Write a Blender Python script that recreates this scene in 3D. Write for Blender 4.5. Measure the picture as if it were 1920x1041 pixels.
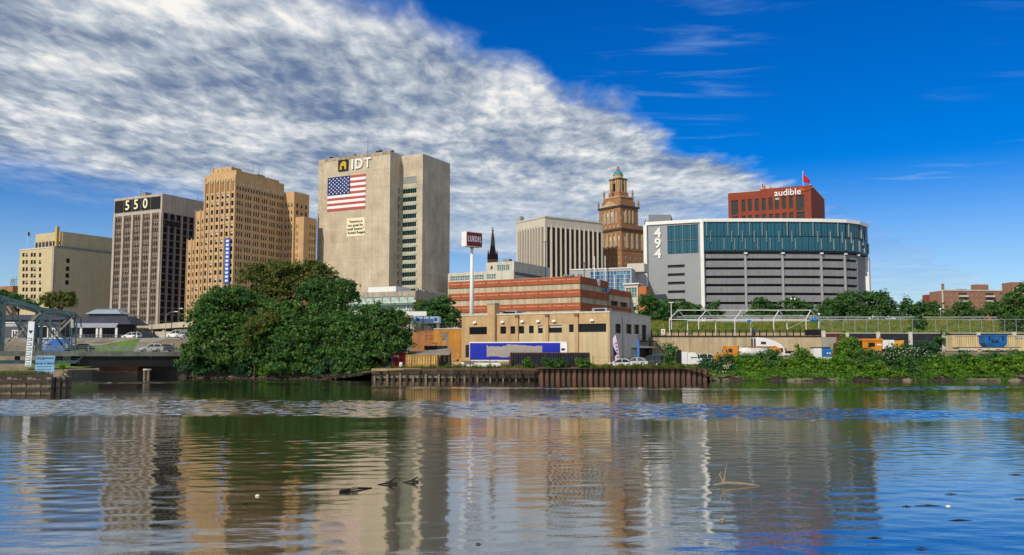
import bpy, math, random
import numpy as np
random.seed(7); RNG = np.random.default_rng(11)
R = math.radians
for o in list(bpy.data.objects): bpy.data.objects.remove(o)
scene = bpy.context.scene
COL = scene.collection

# ------------------------------------------------------------------ camera
FPX, CX, CY, HORIZON, CAMZ = 1663.0, 960.0, 520.5, 668.0, 4.0
PITCH = math.atan((HORIZON - CY) / FPX)
cam = bpy.data.cameras.new('camera'); camo = bpy.data.objects.new('camera', cam); COL.objects.link(camo)
cam.sensor_width = 36; cam.sensor_fit = 'HORIZONTAL'; cam.lens = 36 * FPX / 1920
cam.clip_start = .5; cam.clip_end = 20000
camo.location = (0, 0, CAMZ); camo.rotation_euler = (math.pi / 2 + PITCH, 0, 0)
scene.camera = camo

# ------------------------------------------------------------------ light
SUN_AZ = math.atan2(-.60, -.80); SUN_EL = R(36)
sl = bpy.data.lights.new('sun', 'SUN'); sl.energy = 3.15; sl.angle = R(.5); sl.color = (1, .89, .71)
so = bpy.data.objects.new('sun', sl); COL.objects.link(so)
so.rotation_euler = (math.pi / 2 - SUN_EL, 0, math.pi - SUN_AZ)   # lamp shines along local -Z
scene.view_settings.view_transform = 'Standard'; scene.view_settings.look = 'None'
scene.view_settings.exposure = 0.14; scene.view_settings.gamma = 1

# ------------------------------------------------------------------ sky
class NT:
    """small helper that chains nodes"""
    def __init__(s, tree): s.t = tree; s.n = tree.nodes; s.l = tree.links
    def node(s, kind, **kw):
        n = s.n.new(kind)
        for k, v in kw.items(): setattr(n, k, v)
        return n
    def put(s, sock, v):
        if isinstance(v, bpy.types.NodeSocket): s.l.new(v, sock)
        else: sock.default_value = v
    def m(s, op, a, b=0.0, c=None, clamp=False):
        n = s.node('ShaderNodeMath', operation=op, use_clamp=clamp)
        s.put(n.inputs[0], a); s.put(n.inputs[1], b)
        if c is not None: s.put(n.inputs[2], c)
        return n.outputs[0]
    def step(s, x, a, b, lo=0.0, hi=1.0, smooth=True):
        n = s.node('ShaderNodeMapRange', interpolation_type='SMOOTHSTEP' if smooth else 'LINEAR')
        s.put(n.inputs[0], x)
        for i, v in enumerate((a, b, lo, hi)): s.put(n.inputs[i + 1], v)
        return n.outputs[0]
    def mix(s, f, a, b, blend='MIX'):
        n = s.node('ShaderNodeMix', data_type='RGBA', blend_type=blend)
        s.put(n.inputs[0], f); s.put(n.inputs[6], a); s.put(n.inputs[7], b)
        return n.outputs[2]
    def noise(s, vec, scale, detail=3, rough=.5, dist=0.0):
        n = s.node('ShaderNodeTexNoise')
        s.put(n.inputs['Vector'], vec); n.inputs['Scale'].default_value = scale
        n.inputs['Detail'].default_value = detail; n.inputs['Roughness'].default_value = rough
        n.inputs['Distortion'].default_value = dist
        return n.outputs[0]
    def mapping(s, vec, scale=(1, 1, 1), rot=(0, 0, 0), loc=(0, 0, 0)):
        n = s.node('ShaderNodeMapping'); s.put(n.inputs['Vector'], vec)
        n.inputs['Scale'].default_value = scale; n.inputs['Rotation'].default_value = rot; n.inputs['Location'].default_value = loc
        return n.outputs[0]
    def ramp(s, f, stops):
        n = s.node('ShaderNodeValToRGB'); s.put(n.inputs[0], f)
        while len(n.color_ramp.elements) < len(stops): n.color_ramp.elements.new(.5)
        for e, (p, c) in zip(n.color_ramp.elements, stops): e.position = p; e.color = (*c, 1)
        return n.outputs[0]

world = bpy.data.worlds.new('World'); scene.world = world; world.use_nodes = True
w = NT(world.node_tree); w.n.clear()
out = w.node('ShaderNodeOutputWorld')
sky = w.node('ShaderNodeTexSky', sky_type='NISHITA', sun_disc=False)
sky.sun_elevation = SUN_EL; sky.sun_rotation = SUN_AZ
sky.air_density = 1.0; sky.dust_density = .2; sky.ozone_density = 5.0; sky.altitude = 0
hs = w.node('ShaderNodeHueSaturation'); hs.inputs['Saturation'].default_value = 1.5; hs.inputs['Value'].default_value = 1.0
hs.inputs['Hue'].default_value = .519
w.l.new(sky.outputs[0], hs.inputs['Color'])
bg = w.node('ShaderNodeBackground'); bg.inputs['Strength'].default_value = .1
w.l.new(hs.outputs[0], bg.inputs['Color'])
tc = w.node('ShaderNodeTexCoord'); sx = w.node('ShaderNodeSeparateXYZ'); w.l.new(tc.outputs['Generated'], sx.inputs[0])
zz = w.m('MAXIMUM', sx.outputs[2], .03)
u = w.m('DIVIDE', sx.outputs[0], zz); v = w.m('DIVIDE', sx.outputs[1], zz)   # a flat cloud deck overhead
cb = w.node('ShaderNodeCombineXYZ'); w.l.new(u, cb.inputs[0]); w.l.new(v, cb.inputs[1]); uv = cb.outputs[0]
big = w.noise(uv, .9, 3, .55)
mid = w.noise(w.mapping(uv, (3.6, 1.7, 1), (0, 0, R(10))), 1.0, 4, .6, .4)
wob = w.m('ADD', w.m('MULTIPLY', w.m('SUBTRACT', big, .5), .55), w.m('MULTIPLY', w.m('SUBTRACT', mid, .5), .42))
e1 = w.m('ADD', w.m('ADD', w.m('MULTIPLY', w.m('ADD', u, .20), -.817), w.m('MULTIPLY', w.m('SUBTRACT', v, 2.49), .577)), w.m('MULTIPLY', wob, 1.15))
e2 = w.m('ADD', w.m('SUBTRACT', w.m('MULTIPLY', w.m('ADD', u, 2.7), .89), w.m('MULTIPLY', w.m('SUBTRACT', v, 4.2), .45)), w.m('MULTIPLY', wob, 1.8))
mask = w.m('MULTIPLY', w.step(e1, -.02, .24), w.m('ADD', w.step(e2, -.2, .5, 0, .62), w.step(e2, -1.6, .2, 0, .38)))
broken = w.m('MULTIPLY', w.step(v, 2.25, 1.2), w.step(w.m('ADD', w.m('MULTIPLY', big, .6), w.m('MULTIPLY', mid, .4)), .40, .52))   # unseen cloud added overhead and behind, to lift fill and silver the water
mask = w.m('MAXIMUM', mask, broken)
rip = w.mapping(uv, (11.5, 5.6, 1), (0, 0, R(-10)))
puff = w.noise(rip, 1.0, 5, .6, .3)
puff = w.m('ADD', w.m('MULTIPLY', puff, 1.25), -.125)
big2 = w.noise(w.mapping(uv, (1, 1, 1), (0, 0, 0), (3.7, 1.2, 0)), 1.5, 3, .5)
lit = w.m('ADD', w.m('ADD', w.m('MULTIPLY', puff, .74), .125), w.m('ADD', w.m('MULTIPLY', w.m('SUBTRACT', big2, .5), 1.15), w.m('MULTIPLY', w.m('SUBTRACT', mid, .5), .62)))
ccol = w.ramp(lit, [(.20, (.16, .20, .27)), (.40, (.28, .335, .42)), (.53, (.40, .455, .53)), (.66, (.60, .63, .665)), (.82, (.86, .84, .80))])
ccol = w.mix(w.step(v, 3.8, 7.5, 0, .7), ccol, (.46, .55, .66, 1))
gap = w.step(lit, .22, .48, .78, 1.0)
alpha = w.m('MULTIPLY', mask, gap)
far = w.step(v, 6, 14, 1, .55)
alpha = w.m('MULTIPLY', alpha, far)
alpha = w.m('MULTIPLY', alpha, w.m('SUBTRACT', 1.0, w.m('MULTIPLY', w.step(u, .7, 2.2), w.step(v, 4.6, 6.6, 0, .85))))
# thin cirrus wisps in the clear half
wi = w.noise(w.mapping(uv, (1.3, 5.0, 1), (0, 0, R(18))), 1.0, 6, .62, .5)
wb = w.noise(w.mapping(uv, (1, 1, 1), (0, 0, 0), (9.1, 4.4, 0)), .8, 2, .5)
wisp = w.m('MULTIPLY', w.step(wi, .50, .74), w.step(wb, .44, .62, 0, .28))
alpha = w.m('MAXIMUM', alpha, wisp)
alpha = w.m('MAXIMUM', alpha, w.step(sx.outputs[2], .22, .01, 0, .5))          # pale haze low in the air, all round
bc = w.node('ShaderNodeBackground'); bc.inputs['Strength'].default_value = 1.0
cc2 = w.mix(w.step(mask, .0, .4), (.42, .61, .80, 1), ccol)
w.l.new(cc2, bc.inputs['Color'])
ms = w.node('ShaderNodeMixShader'); w.l.new(alpha, ms.inputs[0]); w.l.new(bg.outputs[0], ms.inputs[1]); w.l.new(bc.outputs[0], ms.inputs[2])
w.l.new(ms.outputs[0], out.inputs[0])

# ------------------------------------------------------------------ pixel of the photograph -> point at its own distance
SP, CP = math.sin(PITCH), math.cos(PITCH)
def ray(px, py):
    a = (px - CX) / FPX; b = (CY - py) / FPX
    return (a, CP - b * SP, SP + b * CP)
def P(px, py, D):
    d = ray(px, py); t = D / d[1]
    return (d[0] * t, D, CAMZ + d[2] * t)
def X(px, D): return P(px, HORIZON, D)[0]
def Z(py, D): return P(CX, py, D)[2]

# ------------------------------------------------------------------ materials
MATS = {}
def mat(name, col, rough=.8, var=.15, scale=.6, streak=0.0, metal=0.0, bump=0.0, spec=.3, stain=None, fine=0.0):
    if name in MATS: return MATS[name]
    m = bpy.data.materials.new(name); m.use_nodes = True; MATS[name] = m
    t = NT(m.node_tree); b = t.n['Principled BSDF']
    b.inputs['Roughness'].default_value = rough; b.inputs['Metallic'].default_value = metal
    b.inputs['Specular IOR Level'].default_value = spec
    c = (*col, 1)
    if var or streak:
        tc = t.node('ShaderNodeTexCoord').outputs['Object']
        n = t.noise(tc, scale, 5, .62)
        f = t.step(n, .3, .7, 1 - var, 1 + var, False)
        if fine:
            f = t.m('MULTIPLY', f, t.step(t.noise(tc, scale * 14, 3, .6), .3, .7, 1 - fine, 1 + fine, False))
        if streak:
            s = t.noise(t.mapping(tc, (1.1, 1.1, .06)), 1.0, 4, .6)
            f = t.m('MULTIPLY', f, t.step(s, .35, .68, 1 + streak * .4, 1 - streak, False))
        vm = t.node('ShaderNodeVectorMath', operation='SCALE'); vm.inputs[0].default_value = col; t.l.new(f, vm.inputs['Scale'])
        colr = vm.outputs[0]
        if stain:
            colr = t.mix(t.step(t.noise(t.mapping(tc, (1, 1, .5), (0, 0, 0), (5, 3, 9)), scale * .8, 6, .7), .52, .72, 0, .75), colr, (*stain, 1))
        t.l.new(colr, b.inputs['Base Color'])
        if bump:
            bn = t.node('ShaderNodeBump'); bn.inputs['Strength'].default_value = bump; bn.inputs['Distance'].default_value = .05
            t.l.new(t.noise(tc, scale * 8, 4, .6), bn.inputs['Height']); t.l.new(bn.outputs[0], b.inputs['Normal'])
    else:
        b.inputs['Base Color'].default_value = c
    return m
def leafmat(name, col, col2):
    if name in MATS: return MATS[name]
    m = bpy.data.materials.new(name); m.use_nodes = True; MATS[name] = m
    t = NT(m.node_tree); b = t.n['Principled BSDF']
    tc = t.node('ShaderNodeTexCoord').outputs['Object']
    n = t.noise(tc, .55, 3, .6); n2 = t.noise(tc, 5.0, 2, .6)
    c = t.mix(t.step(n, .35, .65), (*col, 1), (*col2, 1))
    f = t.step(n2, .3, .7, .65, 1.4, False)
    vm = t.node('ShaderNodeVectorMath', operation='SCALE'); t.l.new(c, vm.inputs[0]); t.l.new(f, vm.inputs['Scale'])
    t.l.new(vm.outputs[0], b.inputs['Base Color'])
    b.inputs['Roughness'].default_value = .55; b.inputs['Specular IOR Level'].default_value = .25
    tr = t.node('ShaderNodeBsdfTranslucent'); t.l.new(vm.outputs[0], tr.inputs[0])
    mx = t.node('ShaderNodeMixShader'); mx.inputs[0].default_value = .42
    t.l.new(b.outputs[0], mx.inputs[1]); t.l.new(tr.outputs[0], mx.inputs[2])
    t.l.new(mx.outputs[0], t.n['Material Output'].inputs[0])
    return m

# ------------------------------------------------------------------ mesh builder
class MB:
    def __init__(s): s.v = []; s.f = []; s.m = []
    def quad(s, a, b, c, d, m=0):
        i = len(s.v); s.v += [a, b, c, d]; s.f.append((i, i + 1, i + 2, i + 3)); s.m.append(m)
    def poly(s, pts, m=0):
        i = len(s.v); s.v += list(pts); s.f.append(tuple(range(i, i + len(pts)))); s.m.append(m)
    def box(s, x0, x1, y0, y1, z0, z1, m=0):
        i = len(s.v)
        s.v += [(x0, y0, z0), (x1, y0, z0), (x1, y1, z0), (x0, y1, z0), (x0, y0, z1), (x1, y0, z1), (x1, y1, z1), (x0, y1, z1)]
        for q in ((3, 2, 1, 0), (4, 5, 6, 7), (0, 1, 5, 4), (1, 2, 6, 5), (2, 3, 7, 6), (3, 0, 4, 7)):
            s.f.append(tuple(i + k for k in q)); s.m.append(m)
        return s
    def prism(s, pts, z0, z1, m=0, mt=None):
        i = len(s.v); n = len(pts)
        s.v += [(p[0], p[1], z0) for p in pts] + [(p[0], p[1], z1) for p in pts]
        for k in range(n):
            s.f.append((i + k, i + (k + 1) % n, i + n + (k + 1) % n, i + n + k)); s.m.append(m)
        s.f.append(tuple(i + n + k for k in range(n))); s.m.append(m if mt is None else mt)
        s.f.append(tuple(i + n - 1 - k for k in range(n))); s.m.append(m)
        return s
    def loft(s, rings, m=0, cap=True):
        i = len(s.v); n = len(rings[0])
        for r in rings: s.v += [tuple(p) for p in r]
        for j in range(len(rings) - 1):
            for k in range(n):
                a = i + j * n + k; b = i + j * n + (k + 1) % n
                s.f.append((a, b, b + n, a + n)); s.m.append(m)
        if cap:
            s.f.append(tuple(i + n - 1 - k for k in range(n))); s.m.append(m)
            e = i + (len(rings) - 1) * n
            s.f.append(tuple(e + k for k in range(n))); s.m.append(m)
        return s
    def tube(s, pts, r, n=6, m=0):
        rs = r if isinstance(r, (list, tuple)) else [r] * len(pts)
        rings = []
        for k, p in enumerate(pts):
            a = np.array(pts[max(0, k - 1)], float); b = np.array(pts[min(len(pts) - 1, k + 1)], float)
            d = b - a; d /= (np.linalg.norm(d) + 1e-9)
            ref = np.array((0, 0, 1.)) if abs(d[2]) < .9 else np.array((1., 0, 0))
            e1 = np.cross(d, ref); e1 /= np.linalg.norm(e1); e2 = np.cross(d, e1)
            rings.append([tuple(np.array(p, float) + rs[k] * (math.cos(t) * e1 + math.sin(t) * e2)) for t in np.linspace(0, 2 * math.pi, n, endpoint=False)])
        return s.loft(rings, m)
    def bar(s, a, b, wd, ht, m=0):
        """box section beam from a to b"""
        a = np.array(a, float); b = np.array(b, float); d = b - a; d /= np.linalg.norm(d)
        ref = np.array((0, 0, 1.)) if abs(d[2]) < .95 else np.array((0, 1., 0))
        e1 = np.cross(d, ref); e1 /= np.linalg.norm(e1); e2 = np.cross(e1, d)
        r = lambda c: [tuple(c + sx * e1 * wd / 2 + sy * e2 * ht / 2) for sx, sy in ((-1, -1), (1, -1), (1, 1), (-1, 1))]
        return s.loft([r(a), r(b)], m)
    def cyl(s, c, r, h, n=12, m=0, axis='z', r2=None):
        r2 = r if r2 is None else r2
        def ring(rr, t):
            o = []
            for k in range(n):
                a = 2 * math.pi * k / n; p, q = rr * math.cos(a), rr * math.sin(a)
                o.append((c[0] + p, c[1] + q, c[2] + t) if axis == 'z' else (c[0] + p, c[1] + t, c[2] + q) if axis == 'y' else (c[0] + t, c[1] + p, c[2] + q))
            return o
        return s.loft([ring(r, 0), ring(r2, h)], m)
    def mesh(s, name, mats):
        me = bpy.data.meshes.new(name); me.from_pydata(s.v, [], s.f)
        for q in (mats if isinstance(mats, (list, tuple)) else [mats]): me.materials.append(q)
        if any(s.m): me.polygons.foreach_set('material_index', s.m)
        return me
    def build(s, name, mats, parent=None, loc=(0, 0, 0), rz=0.0, smooth=False):
        me = s.mesh(name, mats)
        if smooth: me.polygons.foreach_set('use_smooth', [True] * len(me.polygons))
        return link(name, me, parent, loc, rz)
def link(name, me, parent=None, loc=(0, 0, 0), rz=0.0):
    o = bpy.data.objects.new(name, me); COL.objects.link(o); o.parent = parent
    o.location = loc; o.rotation_euler = (0, 0, rz)
    return o
def tag(o, label, cat, group=None):
    o['label'] = label; o['category'] = cat
    if group: o['group'] = group
    return o
def thing(name, label, cat, loc=(0, 0, 0), rz=0.0, group=None):
    o = bpy.data.objects.new(name, None); COL.objects.link(o); o.empty_display_size = .5
    o.location = loc; o.rotation_euler = (0, 0, rz)
    return tag(o, label, cat, group)
def struct(o, kind='structure'): o['kind'] = kind; return o
def copy_tree(o, parent=None):
    c = o.copy(); COL.objects.link(c); c.parent = parent
    for ch in list(o.children): copy_tree(ch, c)
    return c
BOXES = {}
def boxpart(name, m, parent, x0, x1, y0, y1, z0, z1):
    """a box as an object of its own; alike boxes share their mesh"""
    key = (name, m.name, round(x1 - x0, 2), round(y1 - y0, 2), round(z1 - z0, 2))
    if key not in BOXES: BOXES[key] = MB().box(0, x1 - x0, 0, y1 - y0, 0, z1 - z0).mesh(name, m)
    return link(name, BOXES[key], parent, (x0, y0, z0))
FONT_CACHE = {}
def text_mesh(s, size, mats, extrude=.05, align='CENTER', bold=0.0, name='lettering', spacing=1.0):
    cu = bpy.data.curves.new(name, 'FONT'); cu.body = s; cu.size = size; cu.extrude = extrude; cu.align_x = align; cu.align_y = 'CENTER'
    cu.offset = bold; cu.space_character = spacing; cu.resolution_u = 3
    o = bpy.data.objects.new(name, cu); COL.objects.link(o)
    dg = bpy.context.evaluated_depsgraph_get()
    me = bpy.data.meshes.new_from_object(o.evaluated_get(dg))
    bpy.data.objects.remove(o)
    me.name = name; me.materials.clear(); me.materials.append(mats)
    return me
def text_on(s, size, m, parent, loc, rz=0.0, extrude=.05, bold=0.0, name='lettering', align='CENTER', spacing=1.0):
    """upright lettering that faces local -Y"""
    o = link(name, text_mesh(s, size, m, extrude, align, bold, name, spacing), parent, loc)
    o.rotation_euler = (math.pi / 2, 0, rz)
    return o
# ------------------------------------------------------------------ buildings
GLASS = mat('dark_glass', (.012, .015, .018), .2, .0, spec=.22)
GLASS_T = mat('teal_glass', (.016, .11, .165), .15, .2, .25, spec=.6)
GLASS_B = mat('blue_glass', (.03, .16, .36), .1, .3, .3, spec=.6)
GLASS_G = mat('green_glass', (.12, .24, .22), .12, .3, .5, spec=.6)
BLIND = mat('window_blind', (.62, .60, .52), .8, .1)
CONC = mat('concrete', (.40, .36, .29), .9, .14, .25, .25, fine=.08)
CONC_L = mat('pale_concrete', (.60, .57, .49), .9, .1, .25, .2)
WHITE = mat('white_paint', (.78, .78, .76), .55, .06, .5)
GREY = mat('grey_panel', (.23, .25, .27), .7, .08, .3)
DARK = mat('dark_metal', (.02, .022, .026), .5, .2)
ROOFM = mat('roof_gravel', (.20, .19, .18), .95, .2, .5)
BLACK = mat('black_paint', (.012, .012, .013), .5, 0)

WIN = {}
def winmesh(wd, h, st):
    nv, nh, blind, ft, dep, g, fm = st
    key = (round(wd, 2), round(h, 2), nv, nh, blind, ft, dep, g.name, fm.name)
    if key not in WIN:
        q = MB(); win_into(q, lambda a, d, z: (a, d, z), wd, h, st)
        WIN[key] = q.mesh('window', [g, fm, BLIND])
    return WIN[key]
def win_into(q, f, wd, h, st):
    nv, nh, blind, ft, dep, g, fm = st
    y = dep * .85
    q.quad(f(0, y, 0), f(wd, y, 0), f(wd, y, h), f(0, y, h), 0)
    if ft:
        y0 = y - ft * 1.2
        def fb(a0, a1, z0, z1):
            q.quad(f(a0, y0, z0), f(a1, y0, z0), f(a1, y0, z1), f(a0, y0, z1), 1)
            q.quad(f(a0, y0, z0), f(a0, y0, z1), f(a0, y, z1), f(a0, y, z0), 1)
            q.quad(f(a1, y0, z0), f(a1, y, z0), f(a1, y, z1), f(a1, y0, z1), 1)
            q.quad(f(a0, y0, z0), f(a0, y, z0), f(a1, y, z0), f(a1, y0, z0), 1)
            q.quad(f(a0, y0, z1), f(a1, y0, z1), f(a1, y, z1), f(a0, y, z1), 1)
        fb(0, wd, 0, ft); fb(0, wd, h - ft, h); fb(0, ft, ft, h - ft); fb(wd - ft, wd, ft, h - ft)
        for k in range(1, nv): c = wd * k / nv; fb(c - ft / 2, c + ft / 2, ft, h - ft)
        for k in range(1, nh): c = h * k / nh; fb(ft, wd - ft, c - ft / 2, c + ft / 2)
    if blind: q.quad(f(ft, y - .02, h * (1 - blind)), f(wd - ft, y - .02, h * (1 - blind)), f(wd - ft, y - .02, h - ft), f(ft, y - .02, h - ft), 2)

def facade(mb, o, u, W, H, ops, depth, mi=0):
    """wall with real openings: o = lower left corner seen from outside, u = direction to the viewer's right"""
    n = (u[1], -u[0])
    f = lambda a, z, d=0: (o[0] + u[0] * a - n[0] * d, o[1] + u[1] * a - n[1] * d, o[2] + z)
    zs = sorted({0.0, H} | {round(p, 4) for q in ops for p in q[2:4]})
    for z0, z1 in zip(zs, zs[1:]):
        if z1 - z0 < 1e-4: continue
        row = sorted((q[0], q[1]) for q in ops if q[2] <= z0 + 1e-4 and q[3] >= z1 - 1e-4)
        a = 0.0
        for a0, a1 in row:
            if a0 - a > 1e-4: mb.quad(f(a, z0), f(a0, z0), f(a0, z1), f(a, z1), mi)
            a = a1
        if W - a > 1e-4: mb.quad(f(a, z0), f(W, z0), f(W, z1), f(a, z1), mi)
    for a0, a1, z0, z1 in ops:
        mb.quad(f(a0, z0), f(a0, z1), f(a0, z1, depth), f(a0, z0, depth), mi)
        mb.quad(f(a1, z0), f(a1, z0, depth), f(a1, z1, depth), f(a1, z1), mi)
        mb.quad(f(a0, z0), f(a0, z0, depth), f(a1, z0, depth), f(a1, z0), mi)
        mb.quad(f(a0, z1), f(a1, z1), f(a1, z1, depth), f(a0, z1, depth), mi)

class Bld:
    """a building whose near corner stands at pixel px; the front runs left (local -x), the side recedes right (local +y)"""
    def __init__(s, name, label, cat, px, py, D, theta, zb, group=None):
        p = P(px, py, D); s.loc = (p[0], p[1], zb); s.th = R(theta); s.zb = zb
        s.root = thing(name, label, cat, s.loc, -s.th, group)
        s.c, s.s = math.cos(s.th), math.sin(s.th)
        s.wins = []
    def tl(s, p):
        dx, dy = p[0] - s.loc[0], p[1] - s.loc[1]
        return (dx * s.c - dy * s.s, dx * s.s + dy * s.c, p[2] - s.zb)
    def F(s, px, py, y=0.0):
        o = s.tl((0, 0, CAMZ)); d = ray(px, py); e = s.tl((d[0], d[1], CAMZ + d[2])); d = tuple(b - a for a, b in zip(o, e))
        t = (y - o[1]) / d[1]; return (o[0] + t * d[0], o[2] + t * d[2])
    def Rt(s, px, py, x=0.0):
        o = s.tl((0, 0, CAMZ)); d = ray(px, py); e = s.tl((d[0], d[1], CAMZ + d[2])); d = tuple(b - a for a, b in zip(o, e))
        t = (x - o[0]) / d[0]; return (o[1] + t * d[1], o[2] + t * d[2])
    def mass(s, x0, x1, y0, y1, z0, z1, m, fo=(), ro=(), depth=.35, name='wall', parapet=.7, lip=.35):
        q = MB()
        facade(q, (x0, y0, z0), (1, 0), x1 - x0, z1 - z0, [(a - x0, b - x0, c - z0, d - z0) for a, b, c, d in fo], depth)
        facade(q, (x1, y0, z0), (0, 1), y1 - y0, z1 - z0, [(a - y0, b - y0, c - z0, d - z0) for a, b, c, d in ro], depth)
        facade(q, (x1, y1, z0), (-1, 0), x1 - x0, z1 - z0, [], depth)
        facade(q, (x0, y1, z0), (0, -1), y1 - y0, z1 - z0, [], depth)
        t = lip; zr = z1 - parapet
        q.quad((x0, y0, z1), (x1, y0, z1), (x1 - t, y0 + t, z1), (x0 + t, y0 + t, z1)); q.quad((x1, y0, z1), (x1, y1, z1), (x1 - t, y1 - t, z1), (x1 - t, y0 + t, z1))
        q.quad((x1, y1, z1), (x0, y1, z1), (x0 + t, y1 - t, z1), (x1 - t, y1 - t, z1)); q.quad((x0, y1, z1), (x0, y0, z1), (x0 + t, y0 + t, z1), (x0 + t, y1 - t, z1))
        for a, b in (((x0 + t, y0 + t), (x1 - t, y0 + t)), ((x1 - t, y0 + t), (x1 - t, y1 - t)), ((x1 - t, y1 - t), (x0 + t, y1 - t)), ((x0 + t, y1 - t), (x0 + t, y0 + t))):
            q.quad((*a, zr), (*b, zr), (*b, z1), (*a, z1))
        wl = q.build(name, m, s.root)
        r = MB(); r.quad((x0 + t, y0 + t, zr), (x1 - t, y0 + t, zr), (x1 - t, y1 - t, zr), (x0 + t, y1 - t, zr)); r.build('roof', ROOFM, s.root)
        return wl
    def wf(s, ops, y, st, name='window'):
        for a0, a1, z0, z1 in ops: s.wins.append(((a0, y, z0), 0.0, a1 - a0, z1 - z0, st() if callable(st) else st, name))
    def wr(s, ops, x, st, name='window'):
        for a0, a1, z0, z1 in ops: s.wins.append(((x, a0, z0), math.pi / 2, a1 - a0, z1 - z0, st() if callable(st) else st, name))
    def finish(s, limit=300):
        ws = s.wins
        for o, rz, wd, h, st, name in ws[:limit]: link(name, winmesh(wd, h, st), s.root, o, rz)
        if ws[limit:]:
            q = MB(); ms = ws[limit][4]
            for o, rz, wd, h, st, name in ws[limit:]:
                c, sn = math.cos(rz), math.sin(rz)
                win_into(q, lambda a, d, z, o=o, c=c, sn=sn: (o[0] + a * c - d * sn, o[1] + a * sn + d * c, o[2] + z), wd, h, st)
            struct(q.build('window_rows', [ms[5], ms[6], BLIND], s.root), 'stuff')
def cols(a0, a1, n, frac):
    p = (a1 - a0) / n; wd = p * frac
    return [(a0 + p * (k + .5) - wd / 2, a0 + p * (k + .5) + wd / 2) for k in range(n)]
def cells(cs, zs, h): return [(a, b, z, z + h) for z in zs for a, b in cs]
CITYZ = 8.0
BR_TAN = mat('tan_brick', (.55, .36, .185), .9, .12, .3, .12, fine=.1)
BR_RED = mat('red_brick', (.27, .06, .034), .9, .12, .3, .08, fine=.1)
BR_BRN = mat('brown_brick', (.34, .175, .085), .9, .15, .3, .12, fine=.1)
BR_BEIGE = mat('beige_brick', (.56, .47, .28), .9, .08, .3, .1, fine=.06)
STONE = mat('limestone_trim', (.50, .37, .21), .9, .15, .4)
FR_D = mat('bronze_frame', (.06, .05, .045), .5, .1)
FR_L = mat('pale_frame', (.55, .50, .40), .6, .1)
def ticks(b, spots, m, name='rooftop_vent'):
    for x, y, z, r, h in spots: boxpart(name, m, b.root, x - r, x + r, y - r, y + r, z, z + h)
def mast(b, x, y, z, h, m=DARK, r=.09): MB().tube([(x, y, z), (x, y, z + h)], [r, r * .5], 5).build('antenna', m, b.root)

# --- grey office tower with number sign
def tower_550():
    b = Bld('office_tower', 'grey brown office tower with pale numerals 550 at its top', 'tower', 305, 363, 330, 27, CITYZ)
    x0 = b.F(217, 369)[0]; H = b.F(305, 363)[1]; L = b.Rt(388, 377)[0]
    sp = mat('taupe_spandrel', (.20, .16, .13), .85, .2, .5); pier = mat('tower_pier', (.47, .41, .34), .85, .12, .3, .2)
    zt = b.F(305, 398)[1]; n = 17
    ph = zt / (n + 2.5); zs = [zt - ph * (k + 1) + ph * .12 for k in range(n + 2)]
    fo, bays = [], []
    bw = -x0 / 5
    for k in range(5):
        a0, a1 = x0 + bw * k + .75, x0 + bw * (k + 1) - .75; bays.append((a0, a1))
        fo += [(a0 + .05, a1 - .05, z, z + ph * .62) for z in zs]
    ybay = L / 7
    rb = [(ybay * k + .5, ybay * (k + 1) - .5) for k in range(7)]
    ro = [(a, c, z, z + ph * .8) for a, c in rb for z in zs]
    b.mass(x0, 0, 0, L, 0, zt, sp, fo, ro, .3)
    MB().box(x0 - .3, .3, -.3, L, zt, H).build('attic', pier, b.root)
    st = lambda: (4, 1, random.choice((0, 0, 0, .4)), .1, .3, GLASS, FR_D)
    b.wf(fo, 0, st); b.wr(ro, 0, (3, 1, 0, .08, .3, mat('night_glass', (.008, .010, .016), .15, 0, spec=.4), BLACK))
    for k in range(6): boxpart('pier', pier, b.root, x0 + bw * k - .55 + (.3 if k == 0 else 0) - (.3 if k == 5 else 0), x0 + bw * k + .55 + (.3 if k == 0 else 0) - (.3 if k == 5 else 0), -.55, .02, 0, zt)
    fin = mat('window_fin', (.36, .29, .22), .7, .1)
    for a0, a1 in bays:
        for j in (1, 2, 3): boxpart('fin', fin, b.root, a0 + (a1 - a0) * j / 4 - .08, a0 + (a1 - a0) * j / 4 + .08, -.2, .02, 0, zt)
    for k in range(8): boxpart('pier', pier if k in (0, 3, 6) else GREY, b.root, -.02, .5, max(0, ybay * k - .3), ybay * k + .3, 0, zt)
    # sign band: five dark panels, numerals in the middle three
    zb0, zb1 = b.F(305, 391)[1], b.F(305, 368)[1]
    s = thing('number_sign', 'dark panels with pale numerals 550 along the grey tower top', 'sign', P(217, 391, 330), -b.th)
    s.location = b.root.matrix_basis @ __import__('mathutils').Vector((x0, -.31, zb0))
    pw = [(-.0, .19), (.2, .37), (.38, .56), (.57, .76), (.77, .97)]
    num = mat('pale_numeral', (.85, .83, .55), .5, 0)
    for k, (p, q) in enumerate(pw):
        boxpart('panel', BLACK, s, -x0 * p + .3, -x0 * q + .1, -.25, 0, 0, zb1 - zb0)
        if k in (1, 2, 3):
            text_on('550'[k - 1], (zb1 - zb0) * 1.12, num, s, (-x0 * (p + q) / 2 + .2, -.3, (zb1 - zb0) / 2), extrude=.08, bold=.06, name='numeral')
    boxpart('roof_plant', GREY, b.root, x0 * .62, x0 * .5, 3, 6, H - .6, H + 2.2)
    for a, c, h in ((-3, 20, 3), (-2, 26, 2.5), (x0 * .55, 2, 4)): mast(b, a, c, H - .1, h)
    # facade lift hanging on the side
    boxpart('facade_lift', BLACK, b.root, .5, 1.3, ybay * .2, ybay * 2.4, zt - 4.6, zt - 3.2)
    b.finish()
tower_550()

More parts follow.
